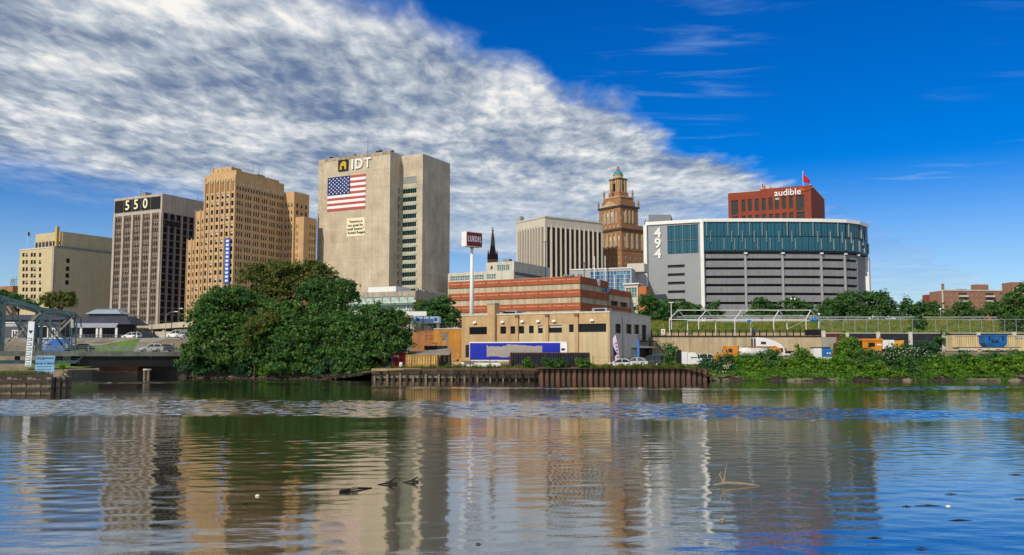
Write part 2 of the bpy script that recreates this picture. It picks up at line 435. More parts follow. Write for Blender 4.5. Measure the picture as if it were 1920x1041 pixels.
# --- tan brick tower with setbacks
def tower_tan():
    b = Bld('stepped_brick_tower', 'tall tan brick tower with stepped setbacks and ranks of windows', 'tower', 443, 330, 312, 27, CITYZ)
    H = b.F(443, 323)[1]; xm = b.F(385, 330)[0]; xw1 = b.F(364, 397)[0]; xw2 = b.F(345, 451)[0]
    L = b.Rt(533, 345)[0]; ph = b.F(443, 361)[1] - b.F(443, 375.2)[1]; zf = b.F(443, 370)[1]
    zs = [zf - ph * k for k in range(int(zf / ph))]
    st = lambda: (1, 2, random.choice((0, 0, 0, .35, .5)), .07, .3, GLASS, FR_D)
    st2 = lambda: (1, 2, random.choice((0, 0, 0, .3)), .08, .3, GLASS, FR_D)
    cm = cols(xm + .3, -.3, 6, .48); fo = cells(cm, zs, ph * .6)
    cr = []
    for k in range(6): cr += cols(L * k / 6 + .4, L * (k + 1) / 6 - .3, 3, .54)
    ro = cells(cr, zs, ph * .62)
    b.mass(xm, 0, 0, L, 0, H, BR_TAN, fo, ro)
    zw1 = b.F(375, 395)[1]; zw2 = b.F(355, 449)[1]; dz = .9
    f1 = cells(cols(xw1 + .2, xm - .2, 2, .4), [z for z in zs if z < zw1 - 3], ph * .56)
    f2 = cells(cols(xw2 + .2, xw1 - .2, 2, .4), [z for z in zs if z < zw2 - 3], ph * .56)
    b.mass(xw1, xm, .8, L, 0, zw1, BR_TAN, f1); b.mass(xw2, xw1, 1.6, L, 0, zw2, BR_TAN, f2)
    # rear wing and its lower neighbour
    zr = b.Rt(552, 359, 0)[1]; x1 = b.F(552, 362, L)[0]; Lr = b.Rt(580, 368, x1)[0]; zr = b.F(552, 359, L)[1]
    f3 = cells(cols(.4, x1 - .4, 3, .4), [z for z in zs if z < zr - 4], ph * .56)
    r3 = cells(cols(L + .5, Lr - .5, 3, .4), [z for z in zs if z < zr - 4], ph * .56)
    b.mass(0, x1, L, Lr, 0, zr, BR_TAN, f3, r3)
    y4 = L + .8; x2 = b.F(570, 408, y4)[0]; z4 = b.F(570, 406, y4)[1]; L4 = b.Rt(594, 412, x2)[0]
    f4 = cells(cols(x1 + .4, x2 - 2.5, 2, .4), [z for z in zs if z < z4 - 3], ph * .56)
    r4 = cells(cols(y4 + 3, L4 - .5, 3, .4), [z for z in zs if z < z4 - 3], ph * .56)
    b.mass(x1, x2, y4, L4, 0, z4, BR_TAN, f4, r4)
    b.wf(fo, 0, st); b.wr(ro[:18 * 9], 0, st2); b.wf(f1, .8, st); b.wf(f2, 1.6, st)
    b.wf(f3, L, st2); b.wf(f4, y4, st2); b.wr(r3, x1, st2); b.wr(r4, x2, st2); b.wr(ro[18 * 9:], 0, st2)
    # vertical ribs between the window columns, stepped crown
    for k in range(7):
        xk = xm + (-xm) * k / 6
        boxpart('rib', STONE if 0 < k < 6 else BR_TAN, b.root, xk - .28 + (.28 if k == 0 else 0) - (.28 if k == 6 else 0), xk + .28 + (.28 if k == 0 else 0) - (.28 if k == 6 else 0), -.35, .01, 0, H - 2.0 + (1.2 if k in (0, 6) else 0))
    for xa, xb, yy, zt in ((xw1, xm, .8, zw1), (xw2, xw1, 1.6, zw2)):
        for k in range(3): xk = xa + (xb - xa) * k / 2; boxpart('rib', STONE, b.root, xk - .2 if k else xk, xk + (.2 if k < 2 else 0), yy - .3, yy + .01, 0, zt + .5)
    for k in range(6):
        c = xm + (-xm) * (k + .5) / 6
        boxpart('attic_niche', mat('niche_shade_brick', (.30, .15, .06), .9, .1), b.root, c - .6, c + .6, -.06, .02, H - 6.5, H - 3.4)  # flat panel, the shade of a recess is put into its brick colour
        boxpart('attic_bracket', STONE, b.root, c - .5, c + .5, -.4, -.06, H - 3.2, H - 2.3)
    for k in range(18):
        c = L * (k + .5) / 18
        if k % 3: boxpart('attic_ornament', CONC_L, b.root, .0, .3, c - .4, c + .4, H - 4.4, H - 3.6)
        boxpart('attic_niche', FR_D, b.root, -.02, .05, c - .35, c + .35, H - 6.2, H - 4.9)
    zp = b.F(425, 311)[1]; xp0, xp1 = b.F(400, 322, 2)[0], b.F(434, 320, 2)[0]
    yp = b.Rt(450, 318, xp1)[0]
    b.mass(xm + 1.2, -1.2, 1.2, L - 1.5, H - .7, H + 1.2, BR_TAN, name='setback')
    b.mass(xp0, xp1, 2, max(yp, 7), H + .5, zp, BR_TAN, name='penthouse')
    for k in range(5): xk = xp0 + (xp1 - xp0) * k / 4; boxpart('rib', BR_TAN, b.root, xk - .3, xk + .3, 1.7, 2.02, H + .5, zp + (.3 if k in (0, 4) else -.5))
    boxpart('roof_plant', GREY, b.root, -6, -3, L * .55, L * .55 + 4, H, H + 2.2); mast(b, -4, L * .5, H + 1.2, 5); mast(b, -4, L * .62, H + 1.2, 3.6)
    b.finish()
    # vertical banner
    xa, xb = b.F(421, 490, -.4)[0], b.F(431, 490, -.4)[0]; za, zc = b.F(426, 533)[1], b.F(426, 447)[1]
    s = thing('vertical_banner', 'tall narrow blue banner hanging on the tan brick tower', 'banner'); s.rotation_euler = (0, 0, -b.th)
    s.location = b.root.matrix_basis @ __import__('mathutils').Vector((xa, -.42, za))
    boxpart('cloth', mat('banner_blue', (.03, .10, .42), .7, .1), s, 0, xb - xa, -.08, 0, 0, zc - za)
    for k in range(11):
        t = (k + .6) / 11.6; boxpart('letter_patch', WHITE, s, (xb - xa) * .25, (xb - xa) * .75, -.14, -.085, (zc - za) * t, (zc - za) * t + .75)
tower_tan()

# --- concrete slab with flag
def slab_idt():
    b = Bld('concrete_slab_tower', 'blank weathered concrete tower bearing a huge flag and white letters', 'tower', 732, 283, 325, 27, CITYZ)
    m = mat('weathered_concrete', (.53, .455, .34), .92, .2, .16, .12, fine=.2, stain=(.36, .28, .185))
    H = b.F(732, 283)[1]; x0 = b.F(608, 294)[0]; xl = b.F(598, 300, 1.5)[0]
    yb = b.Rt(752, 291)[0]                                   # depth of the notch
    x1 = b.F(793, 288, yb)[0]; H2 = b.F(793, 288, yb)[1]; L = b.Rt(844, 306, x1)[0]
    zr = [(b.F(770, y1, yb)[1], b.F(770, y0, yb)[1]) for y0, y1 in [(354 + 15.65 * k, 362.5 + 15.65 * k) for k in range(13)]]
    xa, xb = b.F(754, 400, yb)[0] + .2, b.F(780.5, 400, yb)[0]
    fo = [(xa, xb, z0, z1) for z0, z1 in zr]
    slots = [(yb * .78, yb * .9, z0, z1 + .4) for z0, z1 in zr]
    b.mass(x0, 0, 0, yb + 1, 0, H, m, ro=slots, depth=.5)
    b.mass(xl, x0, 1.5, L - 2, 0, b.F(600, 300, 1.5)[1], m, name='stair_wall')
    b.mass(0, x1, yb, L, 0, H2, m, fo, depth=.5, name='window_wall')
    b.mass(x0, -.01, yb + 1.01, L, 0, H - .4, m, name='rear_wall')
    b.wf(fo, yb, (6, 1, 0, .12, .5, GLASS, mat('window_teal', (.10, .22, .20), .5, .1)))
    b.wr(slots, 0, (1, 1, 0, 0, .5, GLASS, DARK))
    jm = mat('concrete_joint', (.40, .33, .24), .95, .2, .4)
    for k in range(1, 11): zj = H * k / 11; boxpart('joint', jm, b.root, x0, 0, -.012, .01, zj - .05, zj + .05); boxpart('joint', jm, b.root, x1 - .01, x1 + .012, yb, L, zj - .05, zj + .05)
    for k in range(1, 4): boxpart('joint', jm, b.root, x0 * k / 4 - .05, x0 * k / 4 + .05, -.014, .01, 0, H - .1); boxpart('joint', jm, b.root, x1 - .01, x1 + .014, yb + (L - yb) * k / 4 - .05, yb + (L - yb) * k / 4 + .05, 0, H2 - .1)
    boxpart('parapet_stain', mat('soot_concrete', (.38, .31, .225), .95, .35, .5, .5), b.root, x0, 0, -.02, .01, H - 1.3, H - .02)
    teal = mat('green_spandrel', (.33, .38, .31), .6, .2, .4)
    for z0, z1 in zr: boxpart('sill', teal, b.root, xa, xb + .6, yb - .12, yb + .02, z1 + .02, z1 + .85)
    boxpart('louvre', mat('louvre_grey', (.25, .27, .26), .7, .15), b.root, xa, xb, yb - .06, yb + .02, b.F(770, 344, yb)[1], b.F(770, 331, yb)[1])
    for k, (f, h) in enumerate(((.05, 1.2), (.16, 2.0), (.24, 2.6), (.27, 1.8), (.42, 1.0), (.62, 7.5), (.76, 1.2), (.8, 1.4), (.9, .7), (.97, .8))):
        (mast if h > 1.5 else lambda b_, x, y, z, hh: boxpart('rooftop_vent', DARK, b_.root, x - .5, x + .5, y, y + 1, z - .8, z + hh))(b, x0 * (1 - f), 2, H, h)
    b.finish()
    from mathutils import Vector
    def at(x, z, y=-.02): return b.root.matrix_basis @ Vector((x, y, z))
    # letters and emblem
    xa, za = b.F(660, 321); xb, zb_ = b.F(698, 294)
    s = thing('letter_sign', 'large white letters IDT high on the concrete tower', 'sign', at((xa + xb) / 2, za), -b.th)
    hgt = zb_ - za
    for ch, fx in (('I', -.45), ('D', -.13), ('T', .30)):
        text_on(ch, hgt * 1.14, WHITE, s, ((xb - xa) * fx, -.32, hgt * .5), extrude=.2, bold=.09, name='letter')
    xa, za = b.F(635, 322); xb, zb_ = b.F(654, 299)
    e = thing('lion_emblem', 'black square plaque with golden lion head emblem beside the white letters', 'emblem', at(xa, za), -b.th)
    wd, h = xb - xa, zb_ - za
    boxpart('plaque', BLACK, e, 0, wd, -.4, 0, 0, h)
    gold = mat('gold_leaf', (.62, .40, .03), .45, .1)
    q = MB(); pts = [(.18, .12), (.22, .45), (.30, .68), (.45, .82), (.62, .86), (.78, .76), (.84, .58), (.82, .30), (.84, .12), (.68, .12), (.66, .34), (.58, .46), (.50, .40), (.40, .52), (.36, .36), (.40, .12)]
    q.v += [(wd * a, -.55, h * c) for a, c in pts] + [(wd * a, -.41, h * c) for a, c in pts]; n = len(pts)
    q.f.append(tuple(range(n))); q.m.append(0)
    for k in range(n): q.f.append((k, (k + 1) % n, n + (k + 1) % n, n + k)); q.m.append(0)
    q.build('lion_head', gold, e)
    boxpart('eye', BLACK, e, wd * .55, wd * .63, -.6, -.56, h * .6, h * .66)
    # flag
    xa, zt = b.F(615, 334); xb = b.F(686, 328)[0]; zb_ = b.F(615, 397.5)[1]
    fl = thing('wall_flag', 'huge stars and stripes flag fixed flat on the concrete tower', 'flag', at(xa, zb_), -b.th)
    fr, fw, fb = mat('flag_red', (.42, .10, .09), .8, .12, .6), mat('flag_white', (.82, .80, .78), .8, .06), mat('flag_blue', (.012, .035, .16), .8, .15)
    wd, h = xb - xa, zt - zb_; sh = h / 13; cw = wd * .60
    for k in range(13):
        top = k >= 6; boxpart('stripe', fr if k % 2 == 0 else fw, fl, cw if top else 0, wd, -.12, 0, k * sh, k * sh + sh)
    boxpart('canton', fb, fl, 0, cw - .001, -.13, 0, 6 * sh, 13 * sh)
    sq = MB(); r = sh * .36
    for a in range(10): sq.v.append(((r if a % 2 == 0 else r * .5) * math.sin(a * math.pi / 5), 0, (r if a % 2 == 0 else r * .5) * math.cos(a * math.pi / 5)))
    sq.f.append(tuple(range(10))); sq.m.append(0); sm = sq.mesh('star', fw)
    for j in range(9):
        n = 6 if j % 2 == 0 else 5
        for i in range(n):
            link('star', sm, fl, (cw * ((i * 2 + 1 + (j % 2)) / 12), -.15, 6 * sh + 7 * sh * (j + 1) / 10))
    # quotation board
    xa, zt = b.F(650.5, 410); xb = b.F(684.5, 407.5)[0]; zb_ = b.F(650, 444.5)[1]
    qb = thing('quotation_board', 'cream board with a printed quotation below the wall flag', 'sign', at(xa, zb_), -b.th)
    wd, h = xb - xa, zt - zb_
    boxpart('board', mat('cream_board', (.80, .74, .52), .7, .04), qb, 0, wd, -.12, 0, 0, h)
    for k, line in enumerate(('"America is', 'too great for', 'small dreams."', '- Ronald Reagan')):
        text_on(line, h * .19, BLACK, qb, (wd * .5, -.16, h * (.80 - .2 * k)), extrude=.02, bold=.03, name='text_line')
    return b
IDT = slab_idt()

# --- low podium in front of the concrete tower
def podium():
    b = Bld('podium_building', 'low concrete podium with bands of green glass before the concrete tower', 'building', 779, 545, 283, 27, CITYZ)
    m = mat('podium_concrete', (.42, .36, .29), .92, .2, .3, .4, stain=(.22, .18, .14))
    H = b.F(779, 545)[1]; x0 = b.F(655, 553)[0]; L = b.Rt(838, 552)[0]
    z1, z0 = b.F(779, 554.5)[1], b.F(779, 566.5)[1]; z3, z2 = b.F(779, 573)[1], b.F(779, 588)[1]
    n = 8; fo = [(x0 + -x0 * k / n + .25, x0 + -x0 * (k + 1) / n - .25, z0, z1) for k in range(n)]
    fo2 = [(x0 + -x0 * k / n + .25, x0 + -x0 * (k + 1) / n - .25, z2, z3) for k in range(n)]
    b.mass(x0, 0, 0, L, 0, H, m, fo + fo2, depth=.4)
    st = (5, 2, 0, .09, .4, mat('mint_glass', (.36, .58, .52), .2, .3, .6), WHITE)
    b.wf(fo, 0, st); b.wf(fo2, 0, st)
    for k in range(n + 1): xk = x0 - x0 * k / n; boxpart('post', WHITE, b.root, xk - .2, xk + .2, -.12, .02, z2 - 1, H - 3.2)
    boxpart('canopy_edge', mat('green_fascia', (.10, .20, .17), .6, .2), b.root, x0, .2, -1.2, -.13, z0 - .9, z0 - .2)
    boxpart('roof_shed', WHITE, b.root, x0 * .85, x0 * .42, 5, 14, H - .7, b.F(715, 538, 5)[1]); boxpart('roof_shed', CONC_L, b.root, x0 * .36, x0 * .1, 4, 8, H - .7, H + .3)
    for k in range(14): boxpart('rooftop_vent', GREY, b.root, -.9, -.4, 2 + k * L / 15, 2.7 + k * L / 15, H, H + .3 + .5 * random.random())
    b.finish()
podium()

# --- beige windowed block far left
def beige_block():
    b = Bld('beige_block', 'pale yellow brick block with small square windows and a chimney', 'building', 102, 464, 350, 29, CITYZ)
    H = b.F(102, 464)[1]; x0 = b.F(37, 472)[0]; L = b.Rt(214, 480)[0]
    fo = []
    for k, py in enumerate((478, 491.5, 505, 517, 530, 543, 556, 569)):
        for px in (44, 50, 59.5, 65, 75):
            c, z = b.F(px, py - (0)); fo.append((c - .75, c + .75, z - .8, z + .8))
    ro = [(b.Rt(128, 480)[0] - .8, b.Rt(128, 480)[0] + .8, b.Rt(128, py)[1] - .9, b.Rt(128, py)[1] + .9) for py in (489, 504, 517, 530)]
    b.mass(x0, 0, 0, L, 0, H, BR_BEIGE, fo, ro)
    b.wf(fo, 0, lambda: (2, 2, random.choice((0, 0, .5)), .1, .35, GLASS, FR_D)); b.wr(ro, 0, (2, 2, 0, .1, .35, GLASS, FR_D))
    boxpart('corner_trim', CONC, b.root, -1.0, .12, -.12, .9, 0, H + .6); boxpart('coping', GREY, b.root, -.3, .15, .9, L, H, H + .9); boxpart('coping', CONC_L, b.root, x0, -1.0, -.15, .3, H, H + .5)
    y1 = b.Rt(119, 436)[0]; H2 = b.Rt(119, 434)[1]
    b.mass(x0 * .8, -.5, y1, L, H - .7, H2, BR_BEIGE, name='upper_wall')
    b.mass(x0 * .2, -.5, 8, y1 - .05, H - .7, b.Rt(112, 452)[1], BR_BEIGE, name='stair_house')
    zc = b.F(103, 430)[1]; MB().box(-2.2, -1.1, 1.5, 2.6, H - .7, zc + 1.5).build('chimney', mat('chimney_yellow', (.55, .38, .10), .9, .15), b.root)
    boxpart('roof_terrace', FR_D, b.root, x0 * .75, x0 * .2, 3, 9, H - .7, H + 3.2)
    for k in range(6): boxpart('terrace_post', CONC_L, b.root, x0 * (.25 + .1 * k), x0 * (.25 + .1 * k) + .4, 2.6, 2.95, H - .7, H + 3.5)
    b.finish()
    f = thing('roof_flag', 'small dark flag on a thin pole above the pale yellow block', 'flag'); f.rotation_euler = (0, 0, -b.th)
    from mathutils import Vector
    f.location = b.root.matrix_basis @ Vector((x0 * .9, 1.5, H - .7))
    MB().tube([(0, 0, 0), (0, 0, 9)], .08, 5).build('pole', WHITE, f)
    MB().loft([[(0.1, 0, 7), (.1, .05, 7), (.1, .05, 8.8), (.1, 0, 8.8)], [(.8, .2, 6.7), (.8, .25, 6.7), (.8, .25, 8.3), (.8, .2, 8.3)], [(1.6, 0, 6.6), (1.6, .05, 6.6), (1.6, .05, 7.9), (1.6, 0, 7.9)]]).build('cloth', DARK, f)
beige_block()

def far_left():
    b = Bld('brown_block', 'low brown building with a rooftop sign frame at the left edge', 'building', 24, 536, 400, 29, CITYZ)
    H = b.F(24, 536)[1]; b.mass(-30, 0, 0, 25, 0, H, BR_BRN, [(-12 + 3 * k, -10 + 3 * k, H - 5, H - 3.2) for k in range(4)])
    b.wf([(-12 + 3 * k, -10 + 3 * k, H - 5, H - 3.2) for k in range(4)], 0, (2, 1, 0, .1, .35, GLASS, FR_D))
    for k in range(4): mast(b, -6.5 + 1.4 * k, 3, H - .7, 4.5 + (k % 2))
    q = MB()
    for k in range(3): q.bar((-6.6, 3, H + .8 + 1.2 * k), (-2.2, 3, H + .8 + 1.2 * k), .15, .15)
    q.build('sign_frame', DARK, b.root); boxpart('sign_panel', GREY, b.root, -5.9, -3.2, 2.7, 2.85, H + 1.4, H + 3.6)
    b.finish()
far_left()

# --- ribbed white office block
def ribbed():
    b = Bld('ribbed_office_block', 'pale office block with tall white ribs and dark glass between', 'building', 1022, 406, 420, 55, 9)
    H = b.F(1022, 406)[1]; x0 = b.F(968, 416)[0]; L = b.Rt(1130, 414)[0]; zt = b.F(1022, 425)[1]
    m = mat('rib_concrete', (.62, .57, .47), .85, .07, .3, .1)
    g = mat('black_glass', (.008, .012, .018), .12, 0, spec=.5); st = (1, 9, 0, .0, .8, g, FR_D)
    ca = cols(x0 + .8, -.9, 10, .55); cb_ = cols(.9, L - .5, 12, .74)
    fo = [(a, c, 0.5, zt) for a, c in ca]; ro = [(a, c, .5, zt) for a, c in cb_]
    b.mass(x0, 0, 0, L, 0, H, m, fo, ro, .9)
    b.wf(fo, 0, st, 'glass_strip'); b.wr(ro, 0, st, 'glass_strip')
    for k, (a, c) in enumerate(ca[:-1]): xx = (c + ca[k + 1][0]) / 2; boxpart('rib', m, b.root, xx - .35, xx + .35, -.5, .02, 0, zt + 1)
    for k, (a, c) in enumerate(cb_[:-1]): xx = (c + cb_[k + 1][0]) / 2; boxpart('rib', m, b.root, -.02, .5, xx - .2, xx + .2, 0, zt + 1)
    boxpart('cornice', m, b.root, x0 - .3, .3, -.3, 0, H - .4, H + .3); boxpart('cornice', m, b.root, 0, .3, .0, L, H - .4, H + .3)
    boxpart('rooftop_vent', CONC, b.root, x0 + 1, x0 + 2.4, 1, 3, H, H + 3)
    for y in (L * .55, L * .68, L * .8, L * .9): mast(b, -2, y, H - .7, 2.5)
    b.finish()
ribbed()

# --- brown crown tower
def crown_tower():
    b = Bld('crown_tower', 'brown brick tower with tiered crown and small turquoise dome', 'tower', 1165, 431, 450, 53, 9)
    x0 = b.F(1107, 440)[0]; L = b.Rt(1214, 434)[0]; cx, cy = x0 / 2, L / 2
    hz = lambda py: b.F(1165, py)[1]
    ft = lambda f: (cx + x0 / 2 * f, cx - x0 / 2 * f, cy - L / 2 * f, cy + L / 2 * f)
    def tier(f, z0, z1, m=BR_BRN, fo=(), ro=(), name='wall'): b.mass(*ft(f), z0, z1, m, fo, ro, .4, name, .3)
    z1 = hz(431); st = lambda: (2, 2, random.choice((0, .4)), .12, .4, mat('pale_pane', (.35, .31, .24), .4, .3, .5), FR_L)
    zw = [(hz(y + 5), hz(y)) for y in (478, 489.5, 501, 513, 525, 537)]; ztall = [(hz(463), hz(440))]
    cf, cr = cols(x0 + .4, -.4, 7, .42), cols(.4, L - .4, 5, .42)
    fo = [(a, c, p, q) for p, q in zw for a, c in cf] + [(a, c, p, q) for p, q in ztall for a, c in cf]
    ro = [(a, c, p, q) for p, q in zw for a, c in cr] + [(a, c, p, q) for p, q in ztall for a, c in cr]
    tier(1, 0, z1, BR_BRN, fo, ro); b.wf(fo, 0, st); b.wr(ro, 0, st)
    def ring(f, za, zb_, m, name):
        x_0, x_1, y_0, y_1 = ft(f); boxpart(name, m, b.root, x_0, x_1, y_0, y_1, za, zb_)
    ring(1.05, z1, z1 + 1.0, FR_D, 'cornice'); ring(1.02, hz(468.5), hz(466), BR_BRN, 'string_course')
    for a, c in zip([q[1] for q in cf[:-1]], [q[0] for q in cf[1:]]): boxpart('pilaster', STONE, b.root, (a + c) / 2 - .5, (a + c) / 2 + .5, -.45, .02, hz(465), hz(436))
    for a, c in zip([q[1] for q in cr[:-1]], [q[0] for q in cr[1:]]): boxpart('pilaster', STONE, b.root, -.02, .45, (a + c) / 2 - .5, (a + c) / 2 + .5, hz(465), hz(436))
    z2 = hz(419); tier(.96, z1 + 1.0, z2, BR_BRN)
    for k in range(7): xx = x0 * (.1 + .13 * k); boxpart('attic_window', STONE, b.root, xx - .5, xx + .5, .02, .38, z1 + 1.6, z1 + 3.1)
    z3 = hz(384.5); f2 = .68; X0, X1, Y0, Y1 = ft(f2)
    cf, cr = cols(X0 + 1.8, X1 - 1.8, 4, .55), cols(Y0 + 1.5, Y1 - 1.5, 4, .55)
    fo = [(a, c, hz(413), hz(391)) for a, c in cf]; ro = [(a, c, hz(413), hz(391)) for a, c in cr]
    tier(f2, z2, z3, BR_BRN, fo, ro); b.wf(fo, Y0, st); b.wr(ro, X1, st)
    for a, c in zip([q[1] for q in cf[:-1]], [q[0] for q in cf[1:]]): boxpart('pilaster', STONE, b.root, (a + c) / 2 - .4, (a + c) / 2 + .4, Y0 - .4, Y0 + .02, hz(414), hz(389))
    for a, c in zip([q[1] for q in cr[:-1]], [q[0] for q in cr[1:]]): boxpart('pilaster', STONE, b.root, X1 - .02, X1 + .4, (a + c) / 2 - .4, (a + c) / 2 + .4, hz(414), hz(389))
    ring(.74, z3, z3 + .9, FR_D, 'cornice')
    pm = (X0 + X1) / 2; q = MB(); hw = (X1 - X0) * .36
    q.v += [(pm - hw, Y0 - .8, z3 + .9), (pm + hw, Y0 - .8, z3 + .9), (pm, Y0 - .8, z3 + 4), (pm - hw, Y0 + 1, z3 + .9), (pm + hw, Y0 + 1, z3 + .9), (pm, Y0 + 1, z3 + 4)]
    for f in ((0, 1, 2), (3, 5, 4), (0, 2, 5, 3), (1, 4, 5, 2), (0, 3, 4, 1)): q.f.append(f); q.m.append(0)
    q.build('pediment', STONE, b.root)
    z4 = hz(364); tier(.58, z3 + .9, (z3 + z4) / 2 + 1, BR_BRN, name='crown_wall'); tier(.52, (z3 + z4) / 2 + 1, z4, BR_BRN, name='crown_wall'); ring(.55, z4, z4 + .7, STONE, 'cornice')
    um = MB(); um.loft([[(r * math.cos(t), r * math.sin(t), z) for t in np.linspace(0, 2 * math.pi, 8, endpoint=False)] for r, z in ((.55, 0), (.55, .8), (.3, 1.1), (.65, 2.0), (.4, 2.8), (.08, 4.2))]); um = um.mesh('urn', BR_BRN)
    for f, z in ((.70, z3 + .9), (.50, z4 + .7), (.93, z2)):
        x_0, x_1, y_0, y_1 = ft(f)
        for p in ((x_0, y_0), (x_1, y_0), (x_1, y_1), (x_0, y_1), ((x_0 + x_1) / 2, y_0) if f == .5 else (x_0 * .75 + x_1 * .25, y_0)): link('urn', um, b.root, (*p, z))
    z5 = hz(328); f5 = .30; X0, X1, Y0, Y1 = ft(f5)
    fo = [(a, c, hz(350), hz(335)) for a, c in cols(X0, X1, 1, .34)]; ro = [(a, c, hz(350), hz(335)) for a, c in cols(Y0, Y1, 1, .4)]
    tier(f5, z4 + .7, z5, BR_BRN, fo, ro, 'lantern'); b.wf(fo, Y0, (1, 1, 0, 0, .4, GLASS, DARK)); b.wr(ro, X1, (1, 1, 0, 0, .4, GLASS, DARK))
    ring(.35, z4 + .7, z4 + 3.2, BR_BRN, 'plinth'); ring(.335, z5, z5 + .8, FR_D, 'cornice')
    for xx in (X0 + .5, X0 + 2.0, X1 - 2.0, X1 - .5): boxpart('pilaster', STONE, b.root, xx - .3, xx + .3, Y0 - .35, Y0 + .02, z4 + 3.2, z5)
    for yy in (Y0 + .5, Y0 + 1.8, Y1 - 1.8, Y1 - .5): boxpart('pilaster', STONE, b.root, X1 - .02, X1 + .35, yy - .3, yy + .3, z4 + 3.2, z5)
    rad = lambda r, z: [(cx + r * math.cos(t), cy + r * math.sin(t), z) for t in np.linspace(0, 2 * math.pi, 16, endpoint=False)]
    r0 = 2.5; MB().loft([rad(r0 * 1.25, z5 + .8), rad(r0 * 1.25, hz(324)), rad(r0, hz(323.5)), rad(r0, hz(318.5)), rad(r0 * 1.12, hz(318)), rad(r0 * 1.12, hz(317))]).build('drum', STONE, b.root)
    zd = hz(317); hd = hz(308) - zd
    MB().loft([rad(r0 * math.cos(t), zd + hd * math.sin(t)) for t in np.linspace(0, 1.45, 7)]).build('dome', mat('copper_green', (.02, .30, .33), .6, .2, .8), b.root, smooth=True)
    zd += hd * .97; MB().loft([rad(.9, zd), rad(.9, zd + .9), rad(.5, zd + 1.1), rad(.6, zd + 2.0), rad(.3, hz(300))]).build('finial', BR_BRN, b.root)
    b.finish()
crown_tower()

# --- red brick block with roof flags
def red_block():
    b = Bld('red_brick_block', 'dark red brick office block with white wordmark and two roof flags', 'building', 1520, 346, 380, 27, 9)
    H = b.F(1520, 347)[1]; x0 = b.F(1365, 363)[0]; xs = b.F(1425, 352)[0]; L = b.Rt(1546, 381)[0]; Hl = b.F(1365, 363)[1]
    px_cols = (1394, 1406, 1419, 1432, 1445, 1457, 1470, 1483); fo = []
    for y0, y1 in ((371, 394), (401.5, 424), (432, 454), (462, 484), (492, 514)):
        for p in px_cols: c = b.F(p, 380)[0]; fo.append((c - .85, c + .85, b.F(1440, y1)[1], b.F(1440, y0)[1]))
        for p, hw in ((1377.5, 1.5), (1500.5, 1.7)): c = b.F(p, 380)[0]; fo.append((c - hw, c + hw, b.F(1440, y1)[1] - 1.2, b.F(1440, y0)[1]))
    b.mass(x0, xs, 0, L, 0, Hl, BR_RED, [o for o in fo if o[1] < xs], depth=.5)
    b.mass(xs + .01, 0, 0, L, 0, H, BR_RED, [o for o in fo if o[0] > xs], depth=.5)
    b.wf(fo, 0, lambda: (2, 3, random.choice((0, 0, 0, .2)), .1, .5, mat('bronze_glass', (.05, .055, .05), .15, .2), FR_D))
    boxpart('coping', CONC_L, b.root, x0, xs - .3, -.15, .4, Hl, Hl + .35); boxpart('coping', CONC_L, b.root, -.3, .2, -.2, L, H, H + .4)
    ticks(b, [(x0 * .55, 6, H - .7, 1.6, 2.6)], CONC_L, 'roof_plant')
    b.finish()
    from mathutils import Vector
    xa, za = b.F(1460, 365); xb = b.F(1494, 358)[0]
    s = thing('wordmark_sign', 'white lowercase wordmark audible on the red brick block', 'sign', b.root.matrix_basis @ Vector(((xa + xb) / 2, -.02, za)), -b.th)
    text_on('audible', 4.0, WHITE, s, (0, -.3, .6), extrude=.14, bold=.05)
    q = MB(); or_ = mat('logo_orange', (.55, .12, .02), .6, .1); wx = (xb - xa) / 2 + 1
    for k in range(3): q.bar((wx + .2, -.3, 2.2 - k * .45), (wx + 3 , -.3, .5 - k * .0 + .1), .1, .28); q.bar((wx + 3, -.3, .6), (wx + 6 - k, -.3, 2.3 - k * .45), .1, .28)
    q.build('open_book_mark', or_, s)
    for lab, px, py, h, m in (('red flag flying on the taller roof pole', 1506, 346, 6.8, mat('flag_cloth_red', (.45, .015, .03), .8, .1)), ('small striped flag at the step of the red brick roof', 1428, 351, 4, fr_mix())):
        x, z = b.F(px, py, 1); f = thing('roof_flag', lab, 'flag', b.root.matrix_basis @ Vector((x, 1, H - .9)), 0, 'flags on the red brick block')
        MB().tube([(0, 0, 0), (0, 0, h + .8)], .12, 5).build('pole', WHITE, f)
        q = MB(); n = 8
        for k in range(n):
            y = lambda t: .35 * math.sin(t * 7); a, c = k / n, (k + 1) / n
            q.quad((.1 + a * 4.2 * h / 10, y(a), h * (.38 - .12 * a)), (.1 + c * 4.2 * h / 10, y(c), h * (.38 - .12 * c)), (.1 + c * 4.2 * h / 10, y(c), h * (1 - .5 * c)), (.1 + a * 4.2 * h / 10, y(a), h * (1 - .5 * a)))
        q.build('cloth', m, f)
def fr_mix(): return mat('flag_cloth_faded', (.5, .18, .16), .8, .5, 1.5)
red_block()

